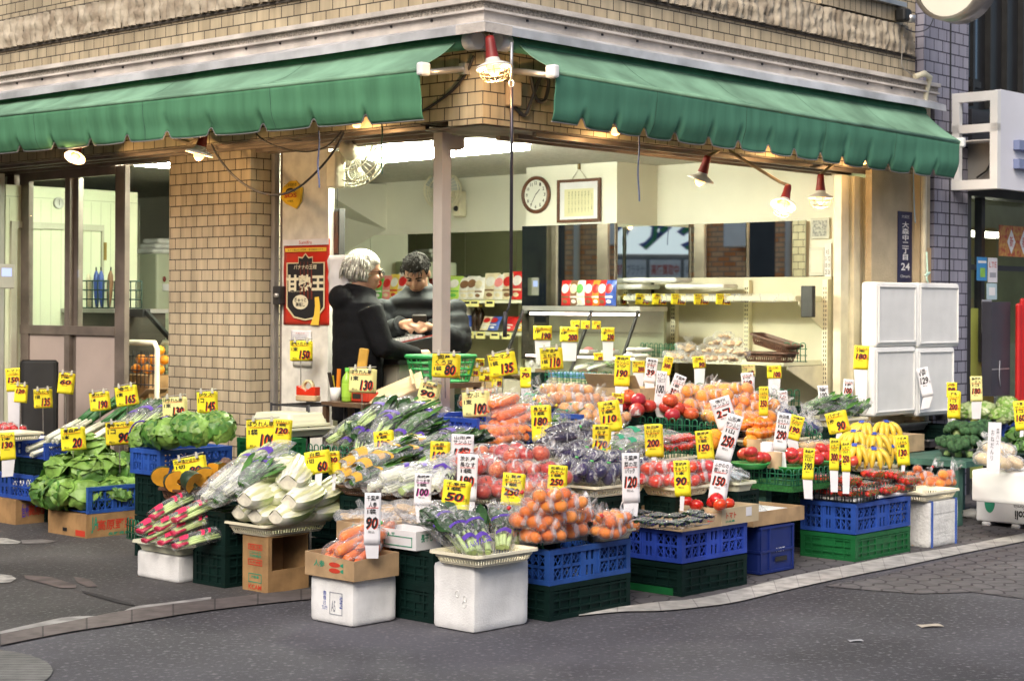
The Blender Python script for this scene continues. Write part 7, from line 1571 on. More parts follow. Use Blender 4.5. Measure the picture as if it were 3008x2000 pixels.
# ------------------------------------------------------------------ middle group
N,LR,LL,T=quad(1160,1395,905,1330);tray('dark wire tray of bunched greens in purple bands',T,LR,LL,.05,WICKER,name='wire_tray');under('the bunched greens',N,LR,LL)
fence('dark green wire divider before the bunched greens',N+V((0,0,.02)),N+dL*LL+V((0,0,.02)),.10,.024,WIREG)
pb=(PURPI,((.46,.53,.05,.45),));PB2=(PURPI,((.10,.16,.1,.4),(.7,.78,.15,.35)))
put(lambda i:greens_proto(('komatsuna','shungiku','spinach','komatsuna')[i%4],80+i,(pb,PB2)[i%2],True,FILM),'greens_bag','bagged vegetables','bag of dark greens with purple print on the wire tray, {}',[(965,1310,.05,-.9,18,.95),(1010,1330,.04,-.75,20,.95),(1060,1350,.04,-.15,28,.95),(1110,1360,.03,-.1,25,.95),(1165,1365,.03,-.55,24,1.05),(1215,1360,.03,-.8,20,1.05),(1000,1285,.10,-.8,20,.95),(1050,1300,.10,-.5,22,.95),(1110,1300,.12,-.35,26,1.0),(1170,1312,.10,-.6,24,1.05),(1225,1335,.05,-.95,12,.95),(1280,1352,.03,-.9,12,.95),(1060,1262,.16,-.6,20,.95),(1130,1265,.16,-.8,16,1.0),(1300,1370,.02,-.5,20,1.)],'bags of dark greens')
N,LR,LL,T=quad(1232,1478,985,1338);tray('brown wicker tray of pale bagged greens',T,LR,LL,.05,WICKER,name='wicker_tray');under('the pale greens tray',N,LR,LL)
put(lambda i:greens_proto(('mizuna','shungiku')[i%2],100+i%5,(ORPR,((.04,.16,.02,.5),(.86,.94,.05,.45),(.45,.5,.02,.2))),True,FILMH),'greens_bag','bagged vegetables','orange printed bag of greens left of the wicker tray, {}',[(1000,1420,.05,-.75,14,.95),(1035,1435,.05,-.8,12,.95),(1010,1390,.09,-.85,12,1.),(1060,1395,.09,-.75,14,1.),(1045,1360,.11,-1.0,12,.95),(1100,1370,.10,-.6,14,.95)],'orange printed bags')
put(lambda i:greens_proto(('celery','mizuna','pakchoi')[i%3],110+i,(PURPI,((.3,.36,.15,.35),)),True,FILMH),'greens_bag','bagged vegetables','hazy bag of pale greens on the brown wicker tray, {}',[(1085,1450,.04,-.9,8,.95),(1130,1458,.04,-.9,8,1.),(1180,1462,.04,-.8,8,1.),(1120,1425,.09,-1.,8,1.),(1180,1425,.09,-.9,8,1.),(1235,1445,.05,-.7,14,1.),(1275,1450,.05,-.3,24,1.),(1240,1400,.08,-.9,10,1.),(1300,1440,.05,.0,26,.95)],'hazy pale greens bags')
# blue crates of carrots and onions
N=sp(1401,1325);hK=hgt(N,1231);LR,LL=lenR(N,1557,dR),lenR(N,1206,dL);crate('blue crate of carrot bags in the middle of the display',fr(N,TH),LR,LL,hK,BLUEC,'mesh','blue mesh crates','R');under('the carrot crate',N,LR,LL)
fence('dark wire divider across the open side of the carrot crate',N+dR*.02+V((0,0,.01)),N+dR*(LR-.02)+V((0,0,.01)),.09,.024,WIREG)
put(CB,'carrot_bag','bag of carrots','clear bag of carrots in the blue crate, {}',[(1440,1310,.03,-.7,6,1.1),(1490,1305,.03,.9,6,1.1),(1525,1300,.03,.5,8,1.05),(1455,1265,.08,-.9,10,1.15),(1490,1250,.09,-.9,10,1.15),(1430,1225,.13,-.6,10,1.1),(1370,1200,.08,-.8,8,1.),(1460,1225,.14,.3,8,1.1)],'carrot bags in the blue crate')
N2=sp(1708,1310);hK2=hgt(N2,1216);LR2,LL2=lenR(N2,1815,dR),lenR(N2,1518,dL);crate('blue crate of onion bags beside the carrots',fr(N2,TH),LR2,LL2,hK2,BLUEC,'mesh','blue mesh crates','R');under('the onion crate',N2,LR2,LL2)
put(lambda i:bag_proto('onion',(5,6,4)[i%3],.036,20+i%3,FILMS,(3,2),True,TIEY),'onion_bag','bag of onions','clear bag of onions in the blue crate, {}',[(1620,1195,.12,.4,0,.95),(1660,1185,.15,.6,0,1.),(1710,1190,.14,.8,0,1.),(1755,1200,.11,.7,0,1.),(1690,1215,.12,.3,0,1.),(1735,1235,.09,.6,0,1.05),(1775,1255,.06,.8,0,1.),(1725,1275,.04,.6,0,1.05),(1770,1300,.02,.5,0,.95),(1640,1160,.17,.4,0,.95),(1690,1160,.18,.4,0,.95),(1800,1240,.06,.4,0,.9)],'onion bags')
N3=sp(1585,1310);put(lambda i:greens_proto('bean',130+i,(GREENI,((.35,.45,.15,.3),)),True,FILM),'greens_bag','bagged vegetables','clear bag of green beans between carrots and onions, {}',[(1540,1215,.06,-.6,20,1.1),(1570,1235,.05,-.3,24,1.1),(1640,1260,.05,-.5,20,1.1),(1665,1245,.07,-.4,20,1.1)],'bean bags');fence('green wire divider before the green bean bags',sp(1612,1285),sp(1690,1300),.09,.024,WIREG)
mb=MB();mb.bx((0,0,0),(.34,.22,.012));mb.bx((.28,0,.0121),(.292,.22,.05));p=at(1090,1205,10.1);solo('cardboard_sheet',mb,CARDL,'tan cardboard sheet slanting behind the bunched greens','cardboard',fr(p,.15,R(20),R(-25)))
# aubergines
N,LR,LL,T=quad(1663,1392,1537,1732);tray('cream tray of aubergine bags beside the 180 card',T,LR,LL,.055,CREAM);under('the aubergine tray',N,LR,LL)
AB=lambda i:long_bag('aubergine',(5,4)[i%2],i%3,FILM,True,(TIER,TIEG)[i%2],aub_mesh(),.19,.03)
put(AB,'aubergine_bag','bag of aubergines','clear bag of dark aubergines on the left cream tray, {}',[(1585,1330,.05,-1.2,6,.85),(1630,1345,.05,-1.1,6,.9),(1670,1350,.05,-.8,8,.85),(1610,1300,.11,-1.2,4,.9),(1660,1300,.10,-1.,8,.9)],'left aubergine bags')
N,LR,LL,T=quad(1749,1463,1664,1905);tray('cream slotted tray of violet bags before the 170 card',T,LR,LL,.055,CREAM);under('the violet tray',N,LR,LL)
def violet(i):
 def b():
  sph=[(V((x*.05,y*.05,.035+.035*((x+y)%2))),.035)for x in(-1,0,1)for y in(0,1)];rnd=random.Random(i);me=sphere_mesh('small_aubergine',EGGPV,1.25,.1)
  return[('small_aubergine',me,Matrix.Translation(p)@rot3(rnd)@Matrix.Scale(r*.85,4))for p,r in sph]+[('film',film_around(sph,i,FILM,1.1,(V((.0,.0,.085)),V((.02,.0,.16))),.1),Matrix()),('tie',MB().tube([(.006,0,.108),(.008,0,.116)],.01,0,8).mesh('tie',TIEG),Matrix())]
 return cached(('vio',i%3),b)
put(violet,'small_aubergine_bag','bag of aubergines','tied clear bag of small violet aubergines on the slotted tray, {}',[(1690,1405,.05,.2,0,.95),(1735,1420,.05,.5,0,1.),(1785,1425,.05,.8,0,1.),(1835,1418,.05,.5,0,.95),(1720,1375,.09,.4,0,.95),(1770,1385,.09,.2,0,1.),(1870,1400,.05,.5,0,.95),(1820,1380,.09,.2,0,.95)],'violet aubergine bags')
# apples in bags
N,LR,LL,T=quad(1562,1498,1345,1665);tray('cream tray with holes under the bagged apples',T,LR,LL,.05,CREAM);under('the bagged apple tray',N,LR,LL)
fence('green wire divider at the right of the bagged apples',sp(1530,1480),sp(1596,1470),.09,.026,WIREG);fence('thin wire divider left of the bagged apples',sp(1298,1470),sp(1345,1478),.13,.03,WIREB)
put(lambda i:bag_proto(('apple','pale_apple')[i%3==1],(5,4,6)[i%3],.042,30+i%3,FILMS,(3,2),True,TIER),'apple_bag','bag of apples','clear bag of red apples in the middle pile, {}',[(1345,1420,.03,.3,0,.95),(1400,1420,.03,.5,0,1.),(1460,1440,.03,.6,0,1.05),(1520,1455,.03,.8,0,1.05),(1575,1450,.03,.6,0,.95),(1385,1380,.09,.3,0,1.),(1440,1385,.10,.5,0,1.05),(1500,1395,.10,.4,0,1.05),(1555,1400,.09,.4,0,1.),(1530,1350,.15,.5,10,1.0),(1410,1345,.12,.2,0,.95),(1605,1425,.05,.4,0,.95),(1365,1465,.02,.3,0,.9)],'apple bags')
# tomatoes
N,LR,LL,T=quad(1985,1462,1882,2095);tray('cream tray of bagged tomatoes beside the 120 card',T,LR,LL,.05,CREAM);under('the bagged tomato tray',N,LR,LL)
put(lambda i:bag_proto('tomato',(5,4)[i%2],.037,40+i%3,FILMS,(3,2),False),'tomato_bag','bag of tomatoes','clear bag of red tomatoes on the middle tray, {}',[(1905,1418,.03,.5,0,.95),(1950,1425,.03,.5,0,1.),(1995,1428,.03,.7,0,1.),(2045,1415,.03,.6,0,1.),(1930,1390,.08,.4,0,1.),(1985,1388,.08,.5,0,1.),(2040,1385,.08,.5,0,1.),(2065,1395,.05,.5,0,.95)],'tomato bags')
N,LR,LL,T=quad(2168,1445,2065,2222);tray('cream tray of silvery fish packs beside the slanted 150 card',T,LR,LL,.05,CREAMG,False);under('the silvery pack tray',N,LR,LL)
SIL=M('silvery_fillet',(.30,.36,.40),.3,.4,20)
put(lambda i:cached(('fish',i%2),lambda:[('fillet',MB().ell((0,.1,.012),(.02,.11,.01),0,10,6).ell((.05,.1,.012),(.02,.11,.01),0,10,6).mesh('fillet',SIL),Matrix()),('film',film_around([(V((x,y,.014)),.022)for x in(0,.05)for y in(.02,.1,.18)],i,FILM,1.1,None,.12),Matrix())]),'fish_pack','food pack','clear pack of silvery strips on the cream tray, {}',[(2110,1410,.05,.3,6,1.),(2145,1415,.05,.2,6,1.),(2175,1408,.05,.5,6,1.),(2120,1385,.07,.6,6,1.)],'silvery packs')
# small tomato packs, herbs behind fences
N,LR,LL,T=quad(1940,1372,1845,2050);tray('cream tray of tomato packs behind the wire divider',T,LR,LL,.045,CREAM);under('the tomato pack tray',N,LR,LL)
fence('green wire divider before the tomato packs, left run',N+dL*LL*.9,N,.10,.025,WIREG);fence('green wire divider before the tomato packs, right run',N,N+dR*LR,.10,.025,WIREG)
put(lambda i:pack_proto(i%4,('strawberry',sphere_mesh('small_tomato',TOMATO,.9,.1,10,8)),.12,.09,.035,(4,3),.017),'tomato_pack','pack of tomatoes','film covered pack of small red tomatoes behind the wire, {}',[(1960,1330,.05,.9,2,1.1),(2000,1325,.05,.9,2,1.1),(2030,1318,.05,.9,2,1.1),(1975,1305,.08,.9,4,1.1),(2010,1300,.08,.9,4,1.1)],'small tomato packs')
put(lambda i:greens_proto('bean',140+i,(GREENI,((.3,.45,.1,.35),)),True,FILMH),'greens_bag','bagged vegetables','hazy bag of okra behind the aubergines, {}',[(1790,1330,.04,-1.1,10,1.1),(1820,1340,.04,-1.,10,1.1),(1850,1330,.05,-.9,10,1.1),(1880,1320,.05,-1.1,12,1.1),(1830,1310,.08,-.9,10,1.1)],'okra bags');under('the okra bags',sp(1830,1375),.35,.3)
# loose apples behind green wire
N,LR,LL,T=quad(2052,1292,1880,2120);under('the loose apple tray',N,LR,LL);mb=MB();mb.bx((0,0,0),(LR,LL,.012));solo('display_mat',mb,TURF,'green turf mat under the loose red apples','mat',T)
fence('green wire divider before the loose red apples',N+dL*LL,N,.115,.026,WIREG);fence('green wire divider at the right of the loose red apples',N,N+dR*LR,.10,.026,WIREG)
loose('apple',.047,'large loose red apple behind the green wire, {}',[(1815,1215,.03),(1850,1205,.03),(1870,1225,.03),(1875,1195,.08),(1905,1212,.03),(1845,1185,.08),(1958,1215,.03),(1990,1220,.03),(1968,1195,.08),(2015,1225,.02),(1975,1240,.02),(2030,1235,.02)],'large loose apples')
t=carton('open tan carton behind the loose apples',fr(sp(1880,1190,.02),TH),.25,.5,.10,CARDL,True,flaps=((0,0,0,.4,-.05,0,.08),));under('the tan apple carton',sp(1880,1190),.25,.4)
# oranges and persimmons heap
under('the orange heap',sp(2140,1275),.6,.6)
put(lambda i:bag_proto(('orange','persimmon')[i%3==2],(4,5)[i%2],.042,50+i%3,FILMS,(3,2),True,TIEY),'orange_bag','bag of oranges','clear bag of oranges and persimmons in the rear heap, {}',[(2010,1185,.06,.5,0,.95),(2055,1205,.05,.4,0,1.),(2095,1215,.05,.6,0,1.),(2040,1165,.11,.5,0,1.),(2090,1180,.11,.4,0,1.),(2140,1195,.09,.4,0,1.),(2190,1215,.06,.5,0,1.),(2150,1160,.14,.5,0,1.),(2200,1185,.10,.5,0,1.),(2230,1205,.07,.5,0,.95),(2120,1240,.04,.5,0,1.),(2165,1245,.04,.5,0,1.),(2215,1240,.04,.5,0,1.)],'orange bags in the rear heap')
loose('orange',.045,'single orange near the slanted 250 card, {}',[(2075,1215,.03),(2195,1245,.03),(2100,1300,.03),(2130,1310,.03),(2205,1318,.02),(2090,1320,.02)],'single oranges')
N,LR,LL,T=quad(2237,1318,2150,2412);tray('cream tray of carrot coloured packs below the 290 card',T,LR,LL,.045,CREAM);under('the orange pack tray',N,LR,LL)
put(lambda i:pack_proto(10+i%3,('persimmon',FR['persimmon']),.17,.11,.03,(3,2),.030,FILMC),'persimmon_pack','pack of persimmons','film wrapped tray of orange persimmons, {}',[(2180,1262,.05,.9,3,1.1),(2230,1285,.05,.9,3,1.15),(2275,1275,.05,.9,3,1.1),(2230,1258,.08,.9,3,1.1),(2310,1262,.05,.9,3,1.05)],'persimmon trays')
put(lambda i:cached(('blue',i%2),lambda:[('berry',MB().ell((0,0,.03),(.09,.06,.04),0,14,10,None,lambda d:1+.25*noise.noise(d*7)).mesh('berries',M('blueberry',(.05,.06,.16),.5,.4,60,1.,150)),Matrix()),('film',film_around([(V((x,0,.035)),.05)for x in(-.05,.05)],i,FILMH,1.1,(V((0,0,.08)),V((.03,0,.15))),.12),Matrix())]),'grape_bag','bag of grapes','clear bag of dark blue grapes behind the slanted cards, {}',[(2268,1215,.03,.3,0,1),(2300,1235,.03,.6,0,1),(2355,1260,.02,.6,0,1.),(2375,1275,.02,.8,0,1.)],'grape bags')
# turf table with plates of apples
N,LR,LL,T=quad(2328,1428,2168,2450);t=thing('display_table','green turf covered table with plates of apples','table',fr(V((N.x,N.y,0)),TH));mb=MB();mb.bx((0,0,N.z-.035),(LR,LL,N.z));part('top',mb,TURF,t)
for x in(.10,LR-.30):
 for y in(.25,LL-.06):mb=MB();mb.bx((x-.022,y-.022,.008),(x+.022,y+.022,N.z-.036));part('leg',mb,GREENW,t)
mb=MB();mb.bar((.10,.28,N.z*.2),(.10,LL*.8,N.z-.04),.035,.035);part('brace',mb,GREENW,t)
fence('green wire divider before the apple plates, left run',N+dL*LL,N,.09,.024,WIREG);fence('dark wire divider before the apple plates, right run',N,N+dR*LR,.09,.024,WIREG)
for i,(px,py)in enumerate(((2205,1375),(2330,1385),(2420,1365))):
 p=sp(px,py,.0);mb=MB();mb.lathe([(0,.004),(.07,.004),(.105,.032),(.11,.034),(.108,.028),(.072,-.0),(0,0)],24);solo('plate',mb,M('green_plate',(.06,.42,.10),.35,.08,8),['bright green plate of apples, left one on the turf table','bright green plate of apples, middle one on the turf table','bright green plate of apples behind the 390 card'][i],'plate',fr(p))
loose('pink_tomato',.040,'red fruit on a bright green plate, {}',[(2185,1350,.03),(2205,1358,.03),(2228,1360,.03),(2245,1362,.03),(2205,1345,.06),(2305,1355,.03),(2330,1362,.03),(2355,1365,.03),(2325,1348,.06),(2350,1350,.06),(2395,1345,.03),(2420,1352,.03),(2440,1358,.03),(2412,1335,.06),(2438,1338,.06),(2400,1365,.02),(2470,1368,.02),(2505,1370,.02)],'red fruit on green plates',name='apple')
cups=[]
for px,py,m_ in((2215,1335,CARD),(2250,1345,WCARD),(2275,1340,CARD),(2275,1375,CARDL)):mb=MB();p=sp(px,py);mb.lathe([(.04,0),(.045,.09),(.042,.09),(.038,.004),(0,.004)],8);cups.append(solo('paper_cup',mb,m_,'','paper cup',fr(p)))
order(cups,'folded paper cup on the turf table, {}','paper cups')
# potatoes, bananas, beans
N,LR,LL,T=quad(2405,1352,2325,2458);tray('brown wicker basket of potatoes',T,LR,LL,.07,WICKER,name='wicker_tray');under('the potato basket',N,LR,LL);put(lambda i:bag_proto('potato',4,.035,60+i,FILM,(2,2),False),'potato_bag','bag of potatoes','clear bag of potatoes in the wicker basket, {}',[(2385,1325,.05,.5,0,1),(2425,1325,.05,.5,0,1)],'potato bags')
N,LR,LL,T=quad(2584,1392,2490,2655);tray('cream tray under the bananas',T,LR,LL,.045,CREAM);under('the banana tray',N,LR,LL)
put(lambda i:banana_proto(i%3),'banana_bunch','bananas','bunch of bananas in printed film, {}',[(2520,1362,.03,-.3,8,1.0),(2565,1375,.03,.1,8,1.05),(2612,1365,.03,.3,8,1.),(2520,1325,.07,-.5,0,1.),(2570,1335,.08,.0,0,1.05),(2620,1330,.07,.4,0,1.),(2545,1298,.12,-.6,0,1.),(2600,1295,.12,.3,0,1.)],'banana bunches')
fence('green wire divider right of the bananas',sp(2600,1392),sp(2660,1378),.08,.025,WIREG)
N,LR,LL,T=quad(2480,1258,2365,2550);tray('cream slotted tray of green bean bags',T,LR,LL,.06,CREAM);under('the green bean tray',N,LR,LL)
put(lambda i:greens_proto('herb',150+i%3,None,True,FILM),'greens_bag','bagged vegetables','clear bag of fine green sprouts on the slotted cream tray, {}',[(2370,1215,.04,-.8,10,.9),(2410,1222,.04,-.6,12,.9),(2450,1228,.04,-.5,12,.9),(2490,1228,.04,-.3,14,.9),(2525,1222,.04,-.2,14,.9),(2400,1200,.08,-.7,10,.9),(2460,1205,.08,-.5,10,.9)],'sprout bags')
fence('green wire divider in a long run left of the sprouts',sp(2310,1250),sp(2410,1330),.11,.03,WIREG);fence('green wire divider behind the grapes',sp(2170,1190),sp(2350,1195),.11,.03,WIREG)
zP=.62
def stand(px,py,z,lr,ll,lb):N=gz(px,py,z);under(lb,N,lr,ll);return N
N=stand(2455,1205,.74,.35,.5,'the leafy bag pans');mb=MB()
for i,(px,py)in enumerate(((2440,1165),(2510,1168))):p=gz(px,py,.76);mb=tray_mesh(.28,.2,.05,False);solo('steel_pan',mb,DARKST,['dark pan of leafy bags, left one behind the 100 cards','dark pan of leafy bags, right one behind the 100 cards'][i],'pan',fr(p,TH))
put(lambda i:greens_proto('shungiku',160+i,(WHITEI,((.5,.6,.1,.4),)),True,FILM),'greens_bag','bagged vegetables','upright clear bag of leafy greens in the dark pans, {}',[(2415,1165,.03,.1,70,.7),(2445,1165,.03,.0,70,.75),(2475,1168,.03,.0,72,.75),(2510,1165,.03,.1,70,.75),(2545,1168,.03,.1,72,.7)],'upright leafy bags',.74)
# ------------------------------------------------------------------ right hand table
zt_=.43;N=gz(2838,1356,zt_);ll=lenR(N,2600,dL);t=thing('display_table','green painted trestle table of steel pans at the right','table',fr(V((N.x,N.y,0)),TH));lr=.9
mb=MB();mb.bx((0,0,zt_-.04),(lr,ll,zt_));part('top',mb,GREENW,t)
for x,y in((.06,.10),(.06,ll-.1),(lr-.06,.10),(lr-.06,ll-.1)):mb=MB();mb.bx((x-.03,y-.03,.008),(x+.03,y+.03,zt_-.041));part('leg',mb,GREENW,t)
mb=MB();mb.bar((.06,.14,zt_-.06),(.06,.55,.06),.045,.045);part('brace',mb,GREENW,t)
STL=M('steel_pan',(.22,.21,.21),.3,.15,6,metal=.85)
def pan(label,pxN,pyN,pxL,pxR,z,h=.06):N,a,b,T=quad(pxN,pyN,pxL,pxR,z);tray(label,T,a,b,h,STL,False,name='steel_pan',cat='pan');return N,a,b
pan('steel pan heaped with broccoli at the table corner',2849,1345,2752,2958,zt_+.003)
pan('empty steel pan left of the broccoli',2728,1316,2632,2800,zt_+.003)
N,a,b=pan('empty steel pan raised on a tan box',2632,1270,2535,2735,.55);t=carton('tan box lifting the empty steel pan',fr(gz(2650,1330,zt_+.002),TH),.3,.35,.115,CARDL,False)
pan('steel pan of wrapped packs before the standing panels',2780,1232,2655,2800,.60,.04);under('the pan of wrapped packs',gz(2780,1250,.58),.2,.4)
put(lambda i:slices(i%4),'slices_bag','bagged vegetables','clear wrapped pack in the steel pan before the standing panels, {}',[(2690,1205,.03,.5,6,.9),(2735,1205,.03,.2,6,.9),(2770,1200,.03,.6,6,.9)],'packs in the steel pan',.60)
fence('green wire divider standing in the raised steel pan',gz(2545,1215,.58),gz(2640,1205,.58),.09,.028,WIREG);fence('green wire divider before the wrapped packs',gz(2655,1195,.64),gz(2735,1168,.64),.07,.028,WIREG)
N,a,b,T=quad(2655,1190,2535,2705,.66);mb=MB();mb.rbox((0,0,0),(a,b,.03),.02);o=solo('cutting_board',mb,CREAM,'thick cream board holding wrapped greens before the standing panels','board',T);under('the cream board',N,a,b)
put(lambda i:cabbage_proto(70+i,.045,8,.1,LEAFM,LEAFD,1.,.7),'wrapped_greens','vegetables','small wrapped greens on the thick cream board, {}',[(2605,1155,.03,0,0,1),(2640,1155,.03,1,0,1)],'greens on the cream board',.66)
N,a,b,T=quad(2849,1345,2752,2958,zt_+.008);br=[]
for i,(u,v,z,sc)in enumerate(((.15,.15,.0,1.25),(.15,.5,0,1.25),(.15,.85,0,1.2),(.5,.15,0,1.25),(.5,.5,.01,1.3),(.5,.85,.0,1.2),(.85,.2,0,1.25),(.85,.6,0,1.2),(.3,.35,.09,1.25),(.35,.75,.09,1.2),(.7,.35,.09,1.25),(.7,.75,.08,1.15))):
 br.append(inst('broccoli','','broccoli',T@Matrix.Translation((a*u,b*v,z))@Matrix.Rotation(i*2.,4,'Z')@Matrix.Rotation(R(-14),4,'X')@Matrix.Scale(sc,4),broc_proto(i%5)))
order(br,'dark green broccoli head in the steel pan, {}','broccoli heads')
N,a,b,T=quad(2800,1262,2745,2850,.50);crate('blue crate behind the broccoli, left one',T,a,.3,.09,BLUEC,'mesh','blue mesh crates');N,a,b,T=quad(2950,1282,2835,3060,.50);crate('blue crate of wrapped cabbages behind the broccoli, right one',T,a,b,.09,BLUEC,'mesh','blue mesh crates')
put(lambda i:cabbage_proto(80+i,.08,10,.05,M('wrapped_cabbage',(.45,.56,.25),.3,.2,8,.3,30,coat=.6),LEAFL,1.,.8),'cabbage','cabbage','film wrapped pale cabbage behind the broccoli, {}',[(2845,1235,.08,0,0,1.05),(2895,1235,.08,1,0,1.1),(2945,1250,.08,2,0,1.05),(2990,1240,.09,3,0,1.0),(2960,1215,.14,3,0,1.0)],'wrapped cabbages',.50)
put(lambda i:greens_proto('celery',170+i,None,True,FILMH),'greens_bag','bagged vegetables','tall hazy bag behind the wrapped cabbages, {}',[(2880,1200,.12,.1,60,.8),(2915,1195,.12,-.1,60,.8),(2860,1215,.10,.1,50,.8)],'hazy bags behind the cabbages',.5)
put(lambda i:cabbage_proto(95+i,.06,10,.25,LEAFM,LEAFD,1.,.8),'leafy_head','vegetables','dark leafy head beside the yellow card at the right edge, {}',[(2995,1300,.08,0,0,1.1),(3010,1330,.05,1,0,1.)],'leafy heads at the right edge',zt_);under('the leafy heads',gz(3000,1345,.45),.3,.3)
# ------------------------------------------------------------------ behind: cartons, eggs, gondola goods
for i,(px,py,lb)in enumerate(((1375,1160,'opened carton flap box, left one behind the carrot crate'),(1570,1165,'opened carton with an upright flap behind the onions'),(1690,1165,'opened carton with a slanting flap behind the onions'),(1490,1155,'white carton printed with an eel drawing behind the carrots'))):
 p=gz(px,py,.74);t=carton(lb,fr(p,.3+.2*i),.22,.2,.10,CARDW if i==3 else CARD,i!=3,flaps=()if i==3 else((0,0,.22,0,0,-.01,.11),(0,0,0,.2,-.1,0,.06)));under('the '+lb,p,.22,.2)
 if i==3:face_text(t,[('たまご',.4,.05,.10,.04,INK)],.22,.2,'R')
N,a,b,T=quad(1740,1135,1600,1800,.86);t=thing('egg_tray','green wire tray of egg cartons before the refrigerated case','egg tray',T);mb=MB();mb.bx((0,0,0),(a,b,.012));part('base',mb,WIREG,t);mb=MB();mb.bx((.02,.02,.0125),(a-.02,b-.02,.05),0);mb.bx((.019,.019,.0505),(a-.019,b-.019,.085),1);part('carton',mb,[K['cream'],M('egg_blue',(.14,.25,.5),.5,.1,8)],t)
under('the egg tray',N,a,b)
fence('green wire divider before the egg cartons, left run',N+dL*b,N,.10,.025,WIREG);fence('green wire divider before the egg cartons, right run',N,N+dR*a,.10,.025,WIREG)
eg=[]
for k in range(6):p=gz(1562+10*k,1075-(k%2)*5,.95);mb=MB();mb.ell((0,0,.02),(.022,.022,.028));eg.append(solo('egg',mb,WPLAST,'','egg',Matrix.Translation(p)))
order(eg,'white egg on the green wire tray, {}','eggs');under('the eggs',gz(1590,1095,.93),.2,.15)
put(lambda i:greens_proto('celery',180+i,None,True,FILM),'corn_pack','vegetables','pale yellow wrapped corn on the egg cartons, {}',[(1690,1090,.0,-.9,6,.6),(1730,1092,.0,-1.,6,.65)],'corn packs',.95)
bx_=[]
for k in range(8):p=gz(1808,1128,.78+.022*k)if k==0 else V((bx_[0].matrix_world.translation.x,bx_[0].matrix_world.translation.y,.78+.022*k));mb=tray_mesh(.26,.2,.02,False);bx_.append(solo('green_plate',mb,M('stack_green',(.03,.40,.10),.4,.08,8),'','plate',fr(p,TH)))
for k,o in enumerate(bx_):o['label']=['lowest','second','third','fourth','fifth','sixth','seventh','topmost'][k]+' bright green tray in the stack behind the apples';o['group']='stacked green trays'
under('the stacked green trays',V((bx_[0].location.x,bx_[0].location.y,.775)),.25,.2)
put(lambda i:cached(('mush',i%3),lambda:(lambda rnd,mb:([mb.ell((rnd.uniform(-.05,.05),rnd.uniform(-.035,.035),.02+.012*(k%2)),(.018,.018,.013),0,8,6)for k in range(10)],[('mushroom',mb.mesh('mushrooms',MUSH),Matrix()),('film',film_around([(V((x,0,.025)),.04)for x in(-.04,.04)],i,FILM,1.05,None,.1),Matrix())])[1])(random.Random(i),MB())),'mushroom_pack','pack of mushrooms','clear pack of brown mushrooms on the lower gondola shelf, {}',[(2060,1062,.0,.3,0,1),(2100,1064,.0,.4,0,1),(2145,1066,.0,.3,0,1),(2080,1040,.05,.3,0,1),(2125,1042,.05,.4,0,1),(2170,1050,.04,.4,0,1),(2100,1018,.10,.4,0,1),(2150,1020,.10,.4,0,1),(2125,1000,.14,.4,0,.95)],'mushroom packs',1.05)
put(lambda i:slices(i%4),'slices_bag','bagged vegetables','clear green labelled pack left of the mushrooms, {}',[(1985,1055,.0,.3,20,.9),(2020,1050,.0,.4,20,.9),(2020,1030,.05,.4,20,.9)],'green labelled packs',1.05)
put(radish,'white_roll','vegetables','stubby white wrapped roll on the gondola shelf beside the column, {}',[(1830,1052,.0,-1.2,0,.5),(1862,1052,.0,-1.2,0,.5),(1840,1034,.06,-1.2,0,.5),(1866,1034,.06,-1.2,0,.5)],'white rolls',1.05)
fence('green wire divider of the mushroom shelf, left run',gz(1880,1046,1.05),gz(1990,1052,1.05),.10,.03,WIREG);fence('green wire divider of the mushroom shelf, right run',gz(2300,1062,1.05),gz(2370,1064,1.05),.13,.03,WIREG)
N,a,b,T=quad(2310,1066,2180,2345,1.047);tray('brown wicker basket lying on the lower gondola shelf',T,a,b,.07,WICKER,name='wicker_tray',cat='basket');tray('brown wicker basket tipped up on the lower gondola shelf',T@Matrix.Translation((.06,.02,.05))@Matrix.Rotation(R(14),4,'X'),a*.9,b*.9,.07,WICKER,name='wicker_tray',cat='basket')
for i,(px,py,lb)in enumerate(((2010,1185,'green wire basket behind the slanted 350 card'),(1890,1110,'green wire basket behind the 190 card'))):a_=gz(px-60,py,.80);b_=gz(px+60,py,.80);fence(lb,a_,b_,.13,.03,WIREG);under('the '+lb,gz(px,py-4,.78),.3,.2)
